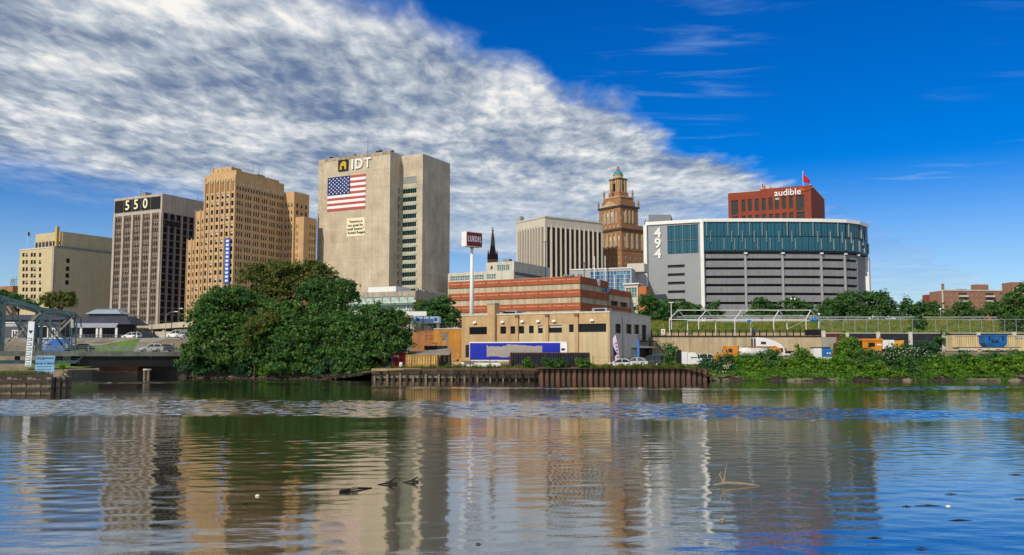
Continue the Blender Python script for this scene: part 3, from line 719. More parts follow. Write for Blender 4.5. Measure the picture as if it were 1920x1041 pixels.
# --- curved car park with glazed top
def car_park():
    D = 290; pts = [P(1213, 600, 297.3)[:2], P(1320, 600, 290)[:2], P(1400, 600, 289.8)[:2], P(1470, 600, 289.8)[:2], P(1543, 600, 290.4)[:2], P(1588, 600, 292)[:2], P(1612, 600, 295.5)[:2], P(1628, 600, 303)[:2]]
    zb = 9.0; Ht = Z(414, D) - zb
    r = thing('curved_car_park', 'grey curved car park with teal glazed top floors and white frame', 'building', (pts[1][0], pts[1][1], zb))
    o = pts[1]; L = [(p[0] - o[0], p[1] - o[1]) for p in pts]
    h = lambda py: Z(py, D) - zb
    zg0, zg1 = h(471), h(417); rows = [(h(y + 7.2), h(y)) for y in (484.5, 501, 517, 532.5, 549, 566)]
    gar = mat('garage_concrete', (.24, .25, .258), .85, .12, .3, .15); dk = mat('garage_shade', (.035, .038, .042), .8, .2)  # dark backing of the openings, interior shade put into its colour
    # left face
    u = np.array(L[1]) - np.array(L[0]); W = float(np.hypot(*u)); u = tuple(u / W); rz = math.atan2(u[1], u[0])
    fr = lambda px: (px - 1213) / (1320 - 1213) * W
    ops = [(fr(1254), fr(1286), z0 - .1, z1 - .2) for z0, z1 in [(h(y + 6), h(y)) for y in (493.5, 509.5, 525.5, 542, 558)]]
    gl = [(fr(1254.5) + (fr(1313) - fr(1254.5)) * i / 4, fr(1254.5) + (fr(1313) - fr(1254.5)) * (i + 1) / 4 - .12, a, c) for i in range(4) for a, c in ((h(474), h(448.5)), (h(448), h(420)))]
    q = MB(); facade(q, (*L[0], 0), u, W, Ht, ops + gl, .6); q.build('wall', mat('cladding_grey', (.30, .32, .34), .6, .05, .3), r)
    def put(seq, name, st, o_, rz_, u_):
        for a0, a1, z0, z1 in seq: link(name, winmesh(a1 - a0, z1 - z0, st), r, (o_[0] + u_[0] * a0, o_[1] + u_[1] * a0, z0), rz_)
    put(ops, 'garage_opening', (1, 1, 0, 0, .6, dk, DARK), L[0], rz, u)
    put(gl, 'pane', (2, 1, 0, .09, .35, GLASS_T, DARK), L[0], rz, u)
    # curved face
    seg = 0; fins = []
    for k in range(1, 7):
        u = np.array(L[k + 1]) - np.array(L[k]); W = float(np.hypot(*u)); u = tuple(u / W); rz = math.atan2(u[1], u[0]); nrm = (u[1], -u[0])
        op = [(.5, W - .35, z0, z1) for z0, z1 in rows] if k < 6 else []
        q = MB(); facade(q, (*L[k], 0), u, W, zg0 - .8, op, 1.2); q.build('garage_wall', gar, r)
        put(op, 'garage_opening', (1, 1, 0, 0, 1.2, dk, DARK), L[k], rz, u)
        for z0, z1 in (rows if k < 6 else []):                 # parapet rail in each opening
            o1 = (L[k][0] + u[0] * .5, L[k][1] + u[1] * .5)
            link('parapet', BOXES.setdefault(('pp', round(W, 1)), MB().box(0, W - .85, .25, .4, 0, .45).mesh('parapet', GREY)), r, (*o1, z0), rz)
        if k < 6 and k > 1: link('column', BOXES.setdefault('cpc', MB().box(-.3, .3, -.25, .3, 0, h(477)).mesh('column', mat('column_grey', (.36, .38, .40), .7, .05))), r, (*L[k], 0), rz)
        # projecting glass storeys
        off = .9; g0 = (L[k][0] + nrm[0] * off, L[k][1] + nrm[1] * off)
        n = max(1, round(W / 2.3)); pw = W / n
        for i in range(n):
            for a, c in ((zg0, (zg0 + zg1) / 2 - .04), ((zg0 + zg1) / 2 + .04, zg1)):
                link('pane', winmesh(pw - .05, c - a, (2, 1, 0, .05, .2, GLASS_T, DARK)), r, (g0[0] + u[0] * pw * i, g0[1] + u[1] * pw * i, a), rz)
        q = MB(); q.box(-.2, W + .2, .25, 1.3, zg0 - .5, zg0 - .05); q.build('soffit', DARK, r, (*g0, 0), rz)
        q = MB(); q.box(0, W, .28, .5, zg0, zg1); q.build('backing', DARK, r, (*g0, 0), rz)
        nf = max(1, round(W / 3.9))
        for i in range(nf):
            a = W * (i + .35) / nf
            for dx, z0, z1 in ((0, .52, .98), (.35 * W / nf, .3, .68), (.62 * W / nf, .05, .42)):
                if (i * 3 + int(dx * 7) + k) % 4 == 0: continue
                zz0, zz1 = zg0 + (zg1 - zg0) * z0, zg0 + (zg1 - zg0) * z1
                link('fin', BOXES.setdefault(('fin', round(zz1 - zz0, 2)), MB().box(-.09, .09, -.3, .16, 0, zz1 - zz0).mesh('fin', mat('fin_grey', (.26, .32, .34), .4, .1))), r, (g0[0] + u[0] * (a + dx), g0[1] + u[1] * (a + dx), zz0), rz)
        q = MB(); q.box(-.15, W + .15, -.35, 1.5, zg1 + .02, zg1 + 1.1); q.build('white_frame', WHITE, r, (*g0, 0), rz)
        link('bracket', BOXES.setdefault('brk', MB().box(-.5, .5, .1, .95, zg0 - 1.0, zg0 - .5).mesh('bracket', WHITE)), r, (*(g0 if k > 1 else L[1]), 0), rz)
    u = np.array(L[1]) - np.array(L[0]); rz = math.atan2(u[1], u[0]); W = float(np.hypot(*u))
    MB().box(0, W, -.5, .6, zg1 + .03, zg1 + 1.12).build('white_frame', WHITE, r, (*L[0], 0), rz)
    for p, hh in ((L[0], zg1), (L[1], zg1)): MB().box(-.55, .55, -1.1, .5, 0, zg1 + .01).build('white_post', WHITE, r, (*p, 0), rz)
    MB().box(-1.4, 0.3, -1.2, .6, 0, zg0 - .6).build('white_post', WHITE, r, (*L[7], 0), math.atan2(L[7][1] - L[6][1], L[7][0] - L[6][0]))
    rf = MB(); rf.poly([(p[0], p[1], zg1 + .4) for p in L] + [(L[7][0] - 5, L[7][1] + 40, zg1 + .4), (L[0][0] + 5, L[0][1] + 40, zg1 + .4)]); rf.build('roof', ROOFM, r)
    bk = MB(); e = [(L[7][0], L[7][1]), (L[7][0] - 5, L[7][1] + 40), (L[0][0] + 5, L[0][1] + 40), L[0]]
    for a, c in zip(e, e[1:]): bk.quad((*a, 0), (*c, 0), (*c, zg1), (*a, zg1))
    bk.build('rear_wall', gar, r)
    hb = Z(405, 305) - zb; hp = [(X(1217, 305) - o[0], 12), (X(1259, 305) - o[0], 12), (X(1262, 315) - o[0], 22), (X(1217, 315) - o[0], 22)]
    MB().prism(hp, zg1, hb).build('stair_house', GREY, r); boxpart('rooftop_vent', GREY, r, X(1282, 305) - o[0], X(1294, 305) - o[0], 12, 14, zg1 + .4, zg1 + 2)
    # stacked numerals
    u = np.array(L[1]) - np.array(L[0]); u = u / np.hypot(*u)
    a = (1236 - 1213) / 107 * W
    s = thing('number_sign', 'white stacked numerals 494 on the grey car park wall', 'sign', (o[0] + L[0][0] + u[0] * a + .0, o[1] + L[0][1] + u[1] * a - .05, Z(485, 295)), rz)
    for k, ch in enumerate('494'): text_on(ch, 4.6, WHITE, s, (0, -.2, (Z(437 + 19.5 * k, 295) - Z(485, 295))), extrude=.12, bold=.12, name='numeral')
car_park()

# --- striped building
def striped():
    b = Bld('striped_building', 'long low building banded in red brick and cream concrete', 'building', 1087, 517, 232, 28, CITYZ)
    rd = mat('stripe_brick', (.36, .10, .045), .9, .15, .5, .1, fine=.1); cr = mat('stripe_cream', (.52, .45, .32), .92, .08, .25, .35, stain=(.40, .36, .27))
    H = b.F(1087, 517.5)[1]; x0 = b.F(842, 528)[0]; L = b.Rt(1139, 526)[0]; L2 = b.Rt(1206, 548)[0]
    b.mass(x0, 0, 0, L, 0, H, cr)
    z = lambda y: b.F(1087, y)[1]
    bands = [(531, 518.2), (556, 542.2), (580.5, 567.3), (606, 594)]
    dots = mat('stripe_tile', (.62, .33, .20), .8, .1)
    for k, (ya, yb) in enumerate(bands):
        MB().box(x0, .3, -.3, .02, z(ya), z(yb)).build('red_band', rd, b.root); MB().box(-.02, .3, .021, L, z(ya), z(yb)).build('red_band', rd, b.root)
        n = 10
        for i in range(n):                                   # thin pale tile course in each band, broken by pairs of studs
            xa, xb = x0 * (1 - (i + .12) / n), x0 * (1 - (i + .72) / n); zc = (z(ya) + z(yb)) / 2 + .2
            boxpart('tile_course', dots, b.root, xa, xb, -.33, -.301, zc - .1, zc + .1)
            for t in (.82, .92): xc = x0 * (1 - (i + t) / n); boxpart('stud', dots, b.root, xc - .15, xc + .15, -.34, -.301, zc - .15, zc + .15)
    for i in range(9): xc = x0 * (i + 1) / 10; boxpart('joint', mat('joint_grey', (.36, .32, .25), .9, .1), b.root, xc - .06, xc + .06, -.012, .01, 0, H - .1)
    zl = b.Rt(1141, 546)[1]
    ro = [(L + .8 + (L2 - L) * k / 4, L + (L2 - L) * (k + 1) / 4 - .3, b.Rt(1165, 576)[1], b.Rt(1165, 567)[1]) for k in range(4)]
    b.mass(-20, .6, L, L2, 0, zl, cr, (), ro, .8, 'annex_wall'); b.wr(ro, .6, (1, 1, 0, 0, .8, BLACK, DARK), 'opening')
    for ya, yb in ((556, 546), (583, 577)): MB().box(.58, .9, L - .3, L2, b.Rt(1165, ya)[1], b.Rt(1165, yb)[1]).build('red_band', rd, b.root)
    boxpart('window_band', GLASS_B, b.root, -.1, .06, L - 4, L - .4, b.Rt(1130, 547)[1], b.Rt(1130, 538)[1])
    MB().cyl((.35, L * .62, z(522) - .2), 1.0, .12, 16, axis='x').build('roundel', WHITE, b.root)
    for i in range(2): boxpart('roof_dish', GREY, b.root, x0 * .11 + i * 1.6, x0 * .11 + 1.2 + i * 1.6, -.6, .3, H, H + .5)
    for f, y, hh in ((.32, 6, 10.5), (.16, 18, 5.5), (.02, 22, 4.5), (.06, 14, 4)):
        s = MB(); s.tube([(x0 * f, y, H - .7), (x0 * f, y, H + hh)], .1, 6); s.bar((x0 * f - .9, y, H + hh), (x0 * f + .9, y, H + hh), .15, .15); s.build('roof_light_mast', DARK, b.root)
    b.finish()
striped()

# --- terrace block behind the striped building
def terrace_block():
    b = Bld('terrace_block', 'pale concrete terrace block with green glazing above the striped building', 'building', 963, 506, 320, 30, CITYZ)
    H = b.F(963, 506)[1]; x0 = b.F(840, 516)[0]; L = b.Rt(1020, 524)[0]
    fo = [(b.F(p, 515)[0], b.F(p + 8.5, 515)[0], b.F(930, 523)[1], b.F(930, 514)[1]) for p in (844, 853, 862, 871, 880, 889, 898, 912, 921)]
    b.mass(x0, 0, 0, L, 0, H, CONC_L, fo, [(1, L - 1, b.Rt(985, 519)[1], b.Rt(985, 513)[1])]); b.wf(fo, 0, (2, 2, 0, .1, .35, GLASS_G, WHITE)); b.wr([(1, L - 1, b.Rt(985, 519)[1], b.Rt(985, 513)[1])], 0, (8, 1, 0, .1, .35, GLASS_G, FR_D))
    H2 = b.F(960, 488)[1]; x2 = b.F(903, 489)[0]; x3 = b.F(956, 488)[0]
    fo = [(b.F(p, 495, 3)[0], b.F(p + 7, 495, 3)[0], H + .1, H2 - 1.2) for p in (932, 940, 948)]
    b.mass(x2, x3, 3, L + 8, H - .7, H2, CONC_L, fo, name='upper_wall'); b.wf(fo, 3, (2, 1, 0, .1, .35, GLASS_G, WHITE))
    boxpart('rooftop_vent', GREY, b.root, x2 * .5, x2 * .3, 4, 6, H2 - .7, H2 + 1.1); boxpart('rooftop_vent', FR_D, b.root, x2 * .84, x2 * .78, 2.9, 3.1, H + 1.0, H + 2.2)
    b.finish()
terrace_block()

def spire():
    D = 380; x, y = X(923.5, D), D; zb = CITYZ
    r = thing('church_spire', 'dark slender church spire rising behind the striped building', 'spire', (x, y, zb))
    h = lambda py: Z(py, D) - zb
    MB().box(-2.2, 2.2, -2.2, 2.2, 0, h(487)).build('tower', BR_BRN, r)
    oc = lambda rr, z: [(rr * math.cos(t), rr * math.sin(t), z) for t in np.linspace(0, 2 * math.pi, 8, endpoint=False)]
    sl_ = mat('spire_slate', (.06, .035, .035), .8, .3, .6)
    MB().loft([oc(1.9, h(487)), oc(1.0, h(462)), oc(.75, h(447)), oc(.12, h(430))]).build('steeple', sl_, r)
    MB().loft([oc(.3, h(434)), oc(.55, h(432.5)), oc(.3, h(431))]).build('finial', sl_, r); q = MB(); q.bar((0, 0, h(431)), (0, 0, h(426)), .2, .2); q.bar((-.6, 0, h(428)), (.6, 0, h(428)), .2, .2); q.build('cross', sl_, r)
    for s_ in (-1, 1):
        for t in (-1, 1): MB().loft([oc(.4, 0), oc(.4, 2), oc(.03, 4.5)]).build('pinnacle', sl_, r, (s_ * 1.9, t * 1.9, h(488)))
spire()

# --- blue glazed block
def blue_block():
    b = Bld('blue_glazed_block', 'grey block with a blue glass curtain wall behind the striped building', 'building', 1184, 503, 275, 20, CITYZ)
    H = b.F(1184, 503)[1]; x0 = b.F(1068, 507)[0]; L = b.Rt(1216, 508)[0]
    xa, xb, za, zc = b.F(1107, 520)[0], b.F(1182, 520)[0], b.F(1150, 552)[1], b.F(1150, 508.5)[1]
    n, mrow = 12, 6; fo = [(xa + (xb - xa) * i / n, xa + (xb - xa) * (i + 1) / n - .08, za + (zc - za) * j / mrow, za + (zc - za) * (j + 1) / mrow - .08) for i in range(n) for j in range(mrow)]
    fo += [(b.F(p, 507)[0], b.F(p + 4, 507)[0], H - 2.2, H - 1.4) for p in (1083, 1088)]
    m = mat('grey_render', (.40, .41, .41), .8, .08, .3, .1); b.mass(x0, 0, 0, L, 0, H, m, fo)
    b.wf(fo, 0, lambda: (1, 1, 0, .1, .3, random.choice((GLASS_B, GLASS_B, mat('blue_glass_pale', (.10, .30, .52), .15, .2))), mat('blue_frame', (.35, .48, .58), .5, 0)), 'pane')
    boxpart('coping', WHITE, b.root, x0, .2, -.2, .3, H, H + .3); boxpart('roof_plant', CONC_L, b.root, b.F(1176, 495, 5)[0], 3, 5, 12, H - .7, b.F(1190, 494, 5)[1])
    for p in (1115, 1135, 1153, 1172): x = b.F(p, 540, -1.5)[0]; MB().tube([(x, -1.5, 0), (x, -1.5, H - 2 + (6 if p < 1150 else 0))], .13, 6).build('white_mast', WHITE, b.root)
    b.finish()
    b = Bld('brick_kiosk', 'small glass and orange brick kiosk right of the blue curtain wall', 'building', 1196, 533, 262, 28, CITYZ)
    H = b.F(1196, 533)[1]; x0 = b.F(1171, 535)[0]; ob = mat('orange_brick', (.50, .16, .06), .9, .1)
    b.mass(x0, 0, 0, 3, 0, H, CONC_L, [(x0 + .4, -.4, H - 4, H - 1)]); b.wf([(x0 + .4, -.4, H - 4, H - 1)], 0, (4, 2, 0, .09, .35, GLASS_G, WHITE)); boxpart('brick_pier', ob, b.root, .01, 2.4, .5, 4, 0, H - .6)
    boxpart('canopy', WHITE, b.root, x0 - .5, .5, -.5, 3.2, H + .01, H + .35); b.finish()
blue_block()

# --- far apartments on the right
def apartments():
    D = 560; m = mat('apartment_brick', (.30, .16, .105), .9, .1, .2, .1, fine=.1)
    b = Bld('apartment_block', 'long brown brick apartment block with stacked pale balconies', 'building', 1766, 545, D, 84, 14)
    # front is nearly end-on: the long side is local +y
    H = b.Rt(1766, 545)[1]; L = b.Rt(1905, 538)[0] if b.Rt(1905, 538)[0] > 0 else 90
    Lw = 62.0
    ro = []
    for z in [H - 3 - 3.1 * k for k in range(7)]:
        for y in np.arange(2, Lw - 2, 3.4):
            yy = float(y); pxs = (y / Lw)
            ro.append((yy, yy + 1.1, z, z + 1.3))
    bal = [(.18, .27), (.47, .56), (.80, .90)]
    ro = [o for o in ro if not any(p * Lw - 1.3 < o[0] < q * Lw + .2 for p, q in bal)]
    b.mass(-14, 0, 0, Lw, 0, H, m, (), ro, .3); b.wr(ro, 0, (1, 2, 0, .12, .3, mat('far_pane', (.16, .14, .12), .4, .2), FR_L))
    for p, q in bal:
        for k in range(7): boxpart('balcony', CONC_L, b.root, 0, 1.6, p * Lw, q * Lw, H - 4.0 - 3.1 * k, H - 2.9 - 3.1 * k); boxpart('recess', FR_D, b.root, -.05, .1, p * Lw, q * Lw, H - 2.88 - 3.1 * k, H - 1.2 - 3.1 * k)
    boxpart('coping', CONC_L, b.root, -.3, .3, 0, Lw, H, H + .6); boxpart('downpipe', CONC_L, b.root, 0, .5, Lw * .67, Lw * .69, 0, H); boxpart('corner_trim', CONC_L, b.root, 0, .4, -.2, .6, 0, H)
    boxpart('chimney', m, b.root, -2, -.8, 1.0, 2.2, H, H + 4.5); boxpart('stair_house', m, b.root, -6, -1, Lw * .38, Lw * .52, H, H + 4.2)
    boxpart('roof_plant', GREY, b.root, -5, -1, Lw * .2, Lw * .28, H, H + 1.2); boxpart('roof_plant', GREY, b.root, -5, -1, Lw * .8, Lw * .9, H, H + 1.2)
    b.finish()
    b = Bld('red_walkup_block', 'smaller red brick flats with a cream stair bay left of the apartments', 'building', 1763, 555, 600, 80, 14)
    H = b.F(1763, 553, 0)[1]; b.mass(-5, 0, -10, 0, 0, H, BR_RED); b.mass(-5, .5, -5.5, -3, 0, H - .4, BR_BEIGE, name='stair_bay'); b.finish()
    b = Bld('gabled_brick_block', 'brick block with a white arched gable at the far right edge', 'building', 1898, 532, 520, 86, 14)
    H = b.Rt(1898, 529)[1]; b.mass(-10, 0, 0, 30, 0, H, m)
    q = MB(); ring = [(0, 4.2 * math.cos(t), 4.2 * math.sin(t)) for t in np.linspace(0, math.pi, 9)]; q.poly([(p[0] + .4, p[1] + 3.5, p[2] + H - 7) for p in ring]); q.poly([(p[0] - .2, p[1] + 3.5, p[2] + H - 7) for p in ring][::-1])
    for a, c in zip(ring, ring[1:]): q.quad((a[0] + .4, a[1] + 3.5, a[2] + H - 7), (c[0] + .4, c[1] + 3.5, c[2] + H - 7), (c[0] - .2, c[1] + 3.5, c[2] + H - 7), (a[0] - .2, a[1] + 3.5, a[2] + H - 7))
    q.build('arched_gable', WHITE, b.root); b.finish()
    b = Bld('orange_house', 'tiny orange brick house with a chimney among the right hand trees', 'house', 1862, 588, 260, 60, 12)
    ob = mat('orange_brick', (.50, .16, .06), .9, .1); H = b.F(1862, 588)[1]
    b.mass(-2.5, 0, 0, 5, 0, H, ob); boxpart('chimney', ob, b.root, -2.4, -1.5, .2, 1.1, H, H + 1.0); b.finish()
apartments()
# ------------------------------------------------------------------ water
def water():
    m = bpy.data.materials.new('river_water'); m.use_nodes = True; t = NT(m.node_tree); b = t.n['Principled BSDF']
    b.inputs['Base Color'].default_value = (.030, .030, .014, 1); b.inputs['Roughness'].default_value = .035; b.inputs['IOR'].default_value = 2.6
    b.inputs['Specular IOR Level'].default_value = .5
    g = t.node('ShaderNodeNewGeometry').outputs['Position']
    w2 = t.noise(t.mapping(g, (1.4, 3.6, 1), (0, 0, R(-8))), 1.6, 3, .6)
    bn = t.node('ShaderNodeBump'); bn.inputs['Strength'].default_value = 1; bn.inputs['Distance'].default_value = .004
    t.l.new(w2, bn.inputs['Height']); t.l.new(bn.outputs[0], b.inputs['Normal'])
    gl = t.node('ShaderNodeBsdfGlossy'); gl.inputs['Roughness'].default_value = .035; gl.inputs['Color'].default_value = (.92, .93, .92, 1); t.l.new(bn.outputs[0], gl.inputs['Normal'])
    mx = t.node('ShaderNodeMixShader'); mx.inputs[0].default_value = .34; t.l.new(b.outputs[0], mx.inputs[1]); t.l.new(gl.outputs[0], mx.inputs[2]); t.l.new(mx.outputs[0], t.n['Material Output'].inputs[0])
    rg = np.random.default_rng(21)
    def waves(n, lmin, lmax, slope, spread):
        o = []
        for _ in range(n):
            lam = lmin * (lmax / lmin) ** rg.uniform(); th = rg.normal(0, spread); k = 2 * math.pi / lam
            o.append((k * math.sin(th), k * math.cos(th), slope * math.sqrt(2.0 / n) / k * rg.uniform(.6, 1.4), rg.uniform(0, 6.28)))
        return o
    calm = waves(30, .5, 1.7, .020, .62); fine = waves(22, .3, .6, .014, .8); swell = waves(5, 5, 12, .003, .5); wind = waves(46, .27, .75, .2, .7)
    low = waves(9, 9, 45, .5, 1.2)
    def ssum(ws, x, y): z = np.zeros_like(x); [np.add(z, a * np.sin(kx * x + ky * y + p), out=z) for kx, ky, a, p in ws]; return z
    def st(a, b_, x): q = np.clip((x - a) / (b_ - a), 0, 1); return q * q * (3 - 2 * q)
    def height(x, y):
        patch = ssum(low, x * .35, y); patch = patch / (np.abs(patch).max() + 1e-6)
        yy = y + 7 * patch + 3 * np.sin(x * .06 + 1)
        rt = st(8, 45, x)                                                    # right of the stream the lane narrows and breaks up
        lane = st(54, 61, yy) * st(88 - 22 * rt, 78 - 18 * rt, yy) * (1 - .35 * rt)
        lane2 = st(106, 109, yy) * st(119, 114, yy) * .55 * st(-40, -20, x) + st(128, 131, yy) * st(142, 137, yy) * .6 * st(-10, -35, x)
        blue = .25 * st(20, 45, x) * st(30, 45, yy) * st(110, 90, yy)
        ruff = np.maximum(np.maximum(lane, lane2), blue)
        mod = .55 + .75 * st(-.45, .5, patch)
        glass = 1 - .55 * st(88, 100, y)                                      # sheltered water under the far bank
        return ssum(calm, x, y) * mod * glass + ssum(fine, x, y) * (.35 + mod * .5) * glass + ssum(swell, x, y) + ssum(wind, x, y) * ruff
    def sheet(x0, x1, dx, y0, y1, dy):
        nx, ny = int((x1 - x0) / dx) + 1, int((y1 - y0) / dy) + 1
        gx, gy = np.meshgrid(np.linspace(x0, x1, nx), np.linspace(y0, y1, ny)); z = height(gx, gy)
        co = np.stack([gx, gy, z], -1).reshape(-1, 3); i = np.arange(nx * ny).reshape(ny, nx)
        f = np.stack([i[:-1, :-1], i[:-1, 1:], i[1:, 1:], i[1:, :-1]], -1).reshape(-1, 4); return co, f
    parts = [sheet(-34, 34, .22, 11, 46, .085), sheet(-112, 112, .5, 46, 149, .115)]
    V = []; F = []; n = 0
    for co, f in parts: V.append(co); F.append(f + n); n += len(co)
    S = 5000.0; rim = [(-S, -S), (S, -S), (S, S * .1), (-S, S * .1)]
    def flat(x0, x1, y0, y1):
        global_n = sum(len(q) for q in V); V.append(np.array([(x0, y0, -.015), (x1, y0, -.015), (x1, y1, -.015), (x0, y1, -.015)])); F.append(np.arange(global_n, global_n + 4).reshape(1, 4))
    flat(-S, S, -S, 11); flat(-S, -34, 11, 46); flat(34, S, 11, 46); flat(-S, -112, 46, 149); flat(112, S, 46, 149); flat(-S, S, 149, 320)
    V = np.concatenate(V); F = np.concatenate(F); me = bpy.data.meshes.new('river_water'); me.vertices.add(len(V)); me.vertices.foreach_set('co', V.reshape(-1).astype(np.float32))
    me.loops.add(F.size); me.loops.foreach_set('vertex_index', F.reshape(-1).astype(np.int32)); me.polygons.add(len(F)); me.polygons.foreach_set('loop_start', np.arange(0, F.size, 4, dtype=np.int32)); me.polygons.foreach_set('loop_total', np.full(len(F), 4, dtype=np.int32)); me.polygons.foreach_set('use_smooth', np.ones(len(F), dtype=bool))
    me.update(calc_edges=True); me.materials.append(m); struct(link('river_water', me))
water()

# ------------------------------------------------------------------ land
BANK = [(-4000, 190), (-160, 175), (X(140, 172), 172), (X(340, 166), 166), (X(480, 160), 160), (X(640, 153), 153), (X(700, 149), 149), (X(1010, 147), 147), (X(1325, 147), 147), (X(1500, 146), 146), (X(1920, 148), 148), (160, 150), (4000, 150)]
def bank_y(x):
    for (a, ya), (b, yb) in zip(BANK, BANK[1:]):
        if a <= x <= b: return ya + (yb - ya) * (x - a) / (b - a)
    return 150.0
def sst(a, b, x): t = min(1, max(0, (x - a) / (b - a))); return t * t * (3 - 2 * t)
def yard_z(x, y):
    d = y - bank_y(x)
    left = sst(-14, -40, x)          # soft tree bank on the left, bulkhead in the middle, high terrace on the right
    right = sst(29, 35, x); hr = .35 + .65 * sst(34, 60, x)
    base = 2.0 + .045 * max(0, d - 3)
    zl = -.6 + 2.6 * sst(-1, 6, d) + 5.55 * sst(6, 15, d)
    zr = -.6 + 1.9 * sst(-1, 3, d) + 3.5 * hr * sst(6, 15, d)
    return base * (1 - left) * (1 - right) + zl * left + zr * right
EARTH = mat('yard_earth', (.20, .16, .11), .95, .35, .4, fine=.2, stain=(.10, .11, .05))
def land():
    q = MB(); xs = np.concatenate([np.arange(-170, 165, 3.0)]); ys = np.concatenate([[-1.2, 0, .6], np.arange(2, 45, 2.2)])
    idx = {}
    for i, x in enumerate(xs):
        for j, d in enumerate(ys):
            y = min(bank_y(x) + d, 189.5 if x > -15 else 191) if d > 20 else bank_y(x) + d
            idx[i, j] = len(q.v); n = .12 * math.sin(x * .9) * math.cos(y * .7)
            q.v.append((float(x), float(y), yard_z(x, y) + (n if d > 3 else 0)))
    for i in range(len(xs) - 1):
        for j in range(len(ys) - 1): q.f.append((idx[i, j], idx[i + 1, j], idx[i + 1, j + 1], idx[i, j + 1])); q.m.append(0)
    struct(q.build('yard_ground', EARTH, smooth=True))
    q = MB(); xs = np.arange(X(1326, 147), 140, 1.2); xs = np.concatenate([np.arange(-62, X(700, 149), 1.2), xs]); ds = (-1.1, -.2, .5, 1.2)
    for x in xs:
        for k, d in enumerate(ds): y = bank_y(x) + d + .25 * math.sin(x * 1.7 + k); q.v.append((float(x), y, yard_z(x, y) + .03 + .1 * abs(math.sin(x * 2.3 + k * 2))))
    for i in range(len(xs) - 1):
        if xs[i + 1] - xs[i] > 2: continue
        for j in range(3): a = i * 4 + j; q.f.append((a, a + 4, a + 5, a + 1)); q.m.append(0)
    struct(q.build('bank_shade_strip', mat('mud_shade', (.028, .022, .016), .7, .4, .8), smooth=True))  # dark mud colour stands for the shade under the overhanging bushes
    # city plateau reaching to the horizon
    c = MB(); e = [(-6000, 189), (-60, 186), (X(340, 186), 184), (X(760, 190), 190), (X(1145, 186), 186), (X(1222, 178), 178), (X(1540, 179), 179), (X(1541, 187), 187), (6000, 187)]
    c.poly([(x, y, 7.8) for x, y in e] + [(9000, 9000, 7.8), (-9000, 9000, 7.8)])
    for a, b in zip(e, e[1:]): c.quad((*a, -2), (*b, -2), (*b, 7.8), (*a, 7.8))
    struct(c.build('city_ground', mat('street_asphalt', (.26, .25, .235), .92, .2, .3, fine=.1)))
land()

# ------------------------------------------------------------------ meadow embankment on the right
def mz(x, y):
    t = sst(188.5, 213, y); return 7.9 + 4.4 * t * (.85 + .15 * sst(50, 100, x)) + .25 * math.sin(x * .21) * t
def meadow():
    q = MB(); xs = np.arange(X(1216, 200), 190, 3.0); ys = [188.4, 191, 194, 198, 203, 208, 213, 224, 240]
    n = len(ys)
    for x in xs:
        for y in ys: q.v.append((float(x), y, mz(x, y)))
    for i in range(len(xs) - 1):
        for j in range(n - 1): a = i * n + j; q.f.append((a, a + n, a + n + 1, a + 1)); q.m.append(0)
    struct(q.build('embankment', mat('meadow_soil', (.13, .18, .04), .95, .3, .3, fine=.3), smooth=True))
    N = 60000; x = RNG.uniform(xs[0], 165, N); y = RNG.uniform(188.6, 215, N)
    z = np.array([mz(a, b) for a, b in zip(x, y)]); hgt = RNG.uniform(.45, 1.25, N) * (0.75 + .35 * np.sin(x * .35) * np.sin(y * .5)); wd = RNG.uniform(.05, .13, N); an = RNG.uniform(0, 6.28, N); ln = RNG.normal(0, .25, (N, 2))
    V = np.empty((N, 3, 3)); V[:, 0] = np.stack([x - np.cos(an) * wd, y - np.sin(an) * wd, z - .05], 1); V[:, 1] = np.stack([x + np.cos(an) * wd, y + np.sin(an) * wd, z - .05], 1); V[:, 2] = np.stack([x + ln[:, 0], y + ln[:, 1], z + hgt], 1)
    me = tri_mesh('meadow_grass', V); me.materials.append(leafmat('meadow_blades', (.12, .23, .03), (.36, .33, .075)))
    o = link('meadow_grass', me); o['label'] = 'tall yellow green meadow grass covering the embankment'; o['category'] = 'grass'; struct(o, 'stuff')
def tri_mesh(name, V):
    n, k = V.shape[:2]; me = bpy.data.meshes.new(name); me.vertices.add(n * k); me.vertices.foreach_set('co', V.reshape(-1).astype(np.float32))
    me.loops.add(n * k); me.loops.foreach_set('vertex_index', np.arange(n * k, dtype=np.int32)); me.polygons.add(n)
    me.polygons.foreach_set('loop_start', np.arange(0, n * k, k, dtype=np.int32)); me.polygons.foreach_set('loop_total', np.full(n, k, dtype=np.int32))
    me.update(calc_edges=True); return me
meadow()

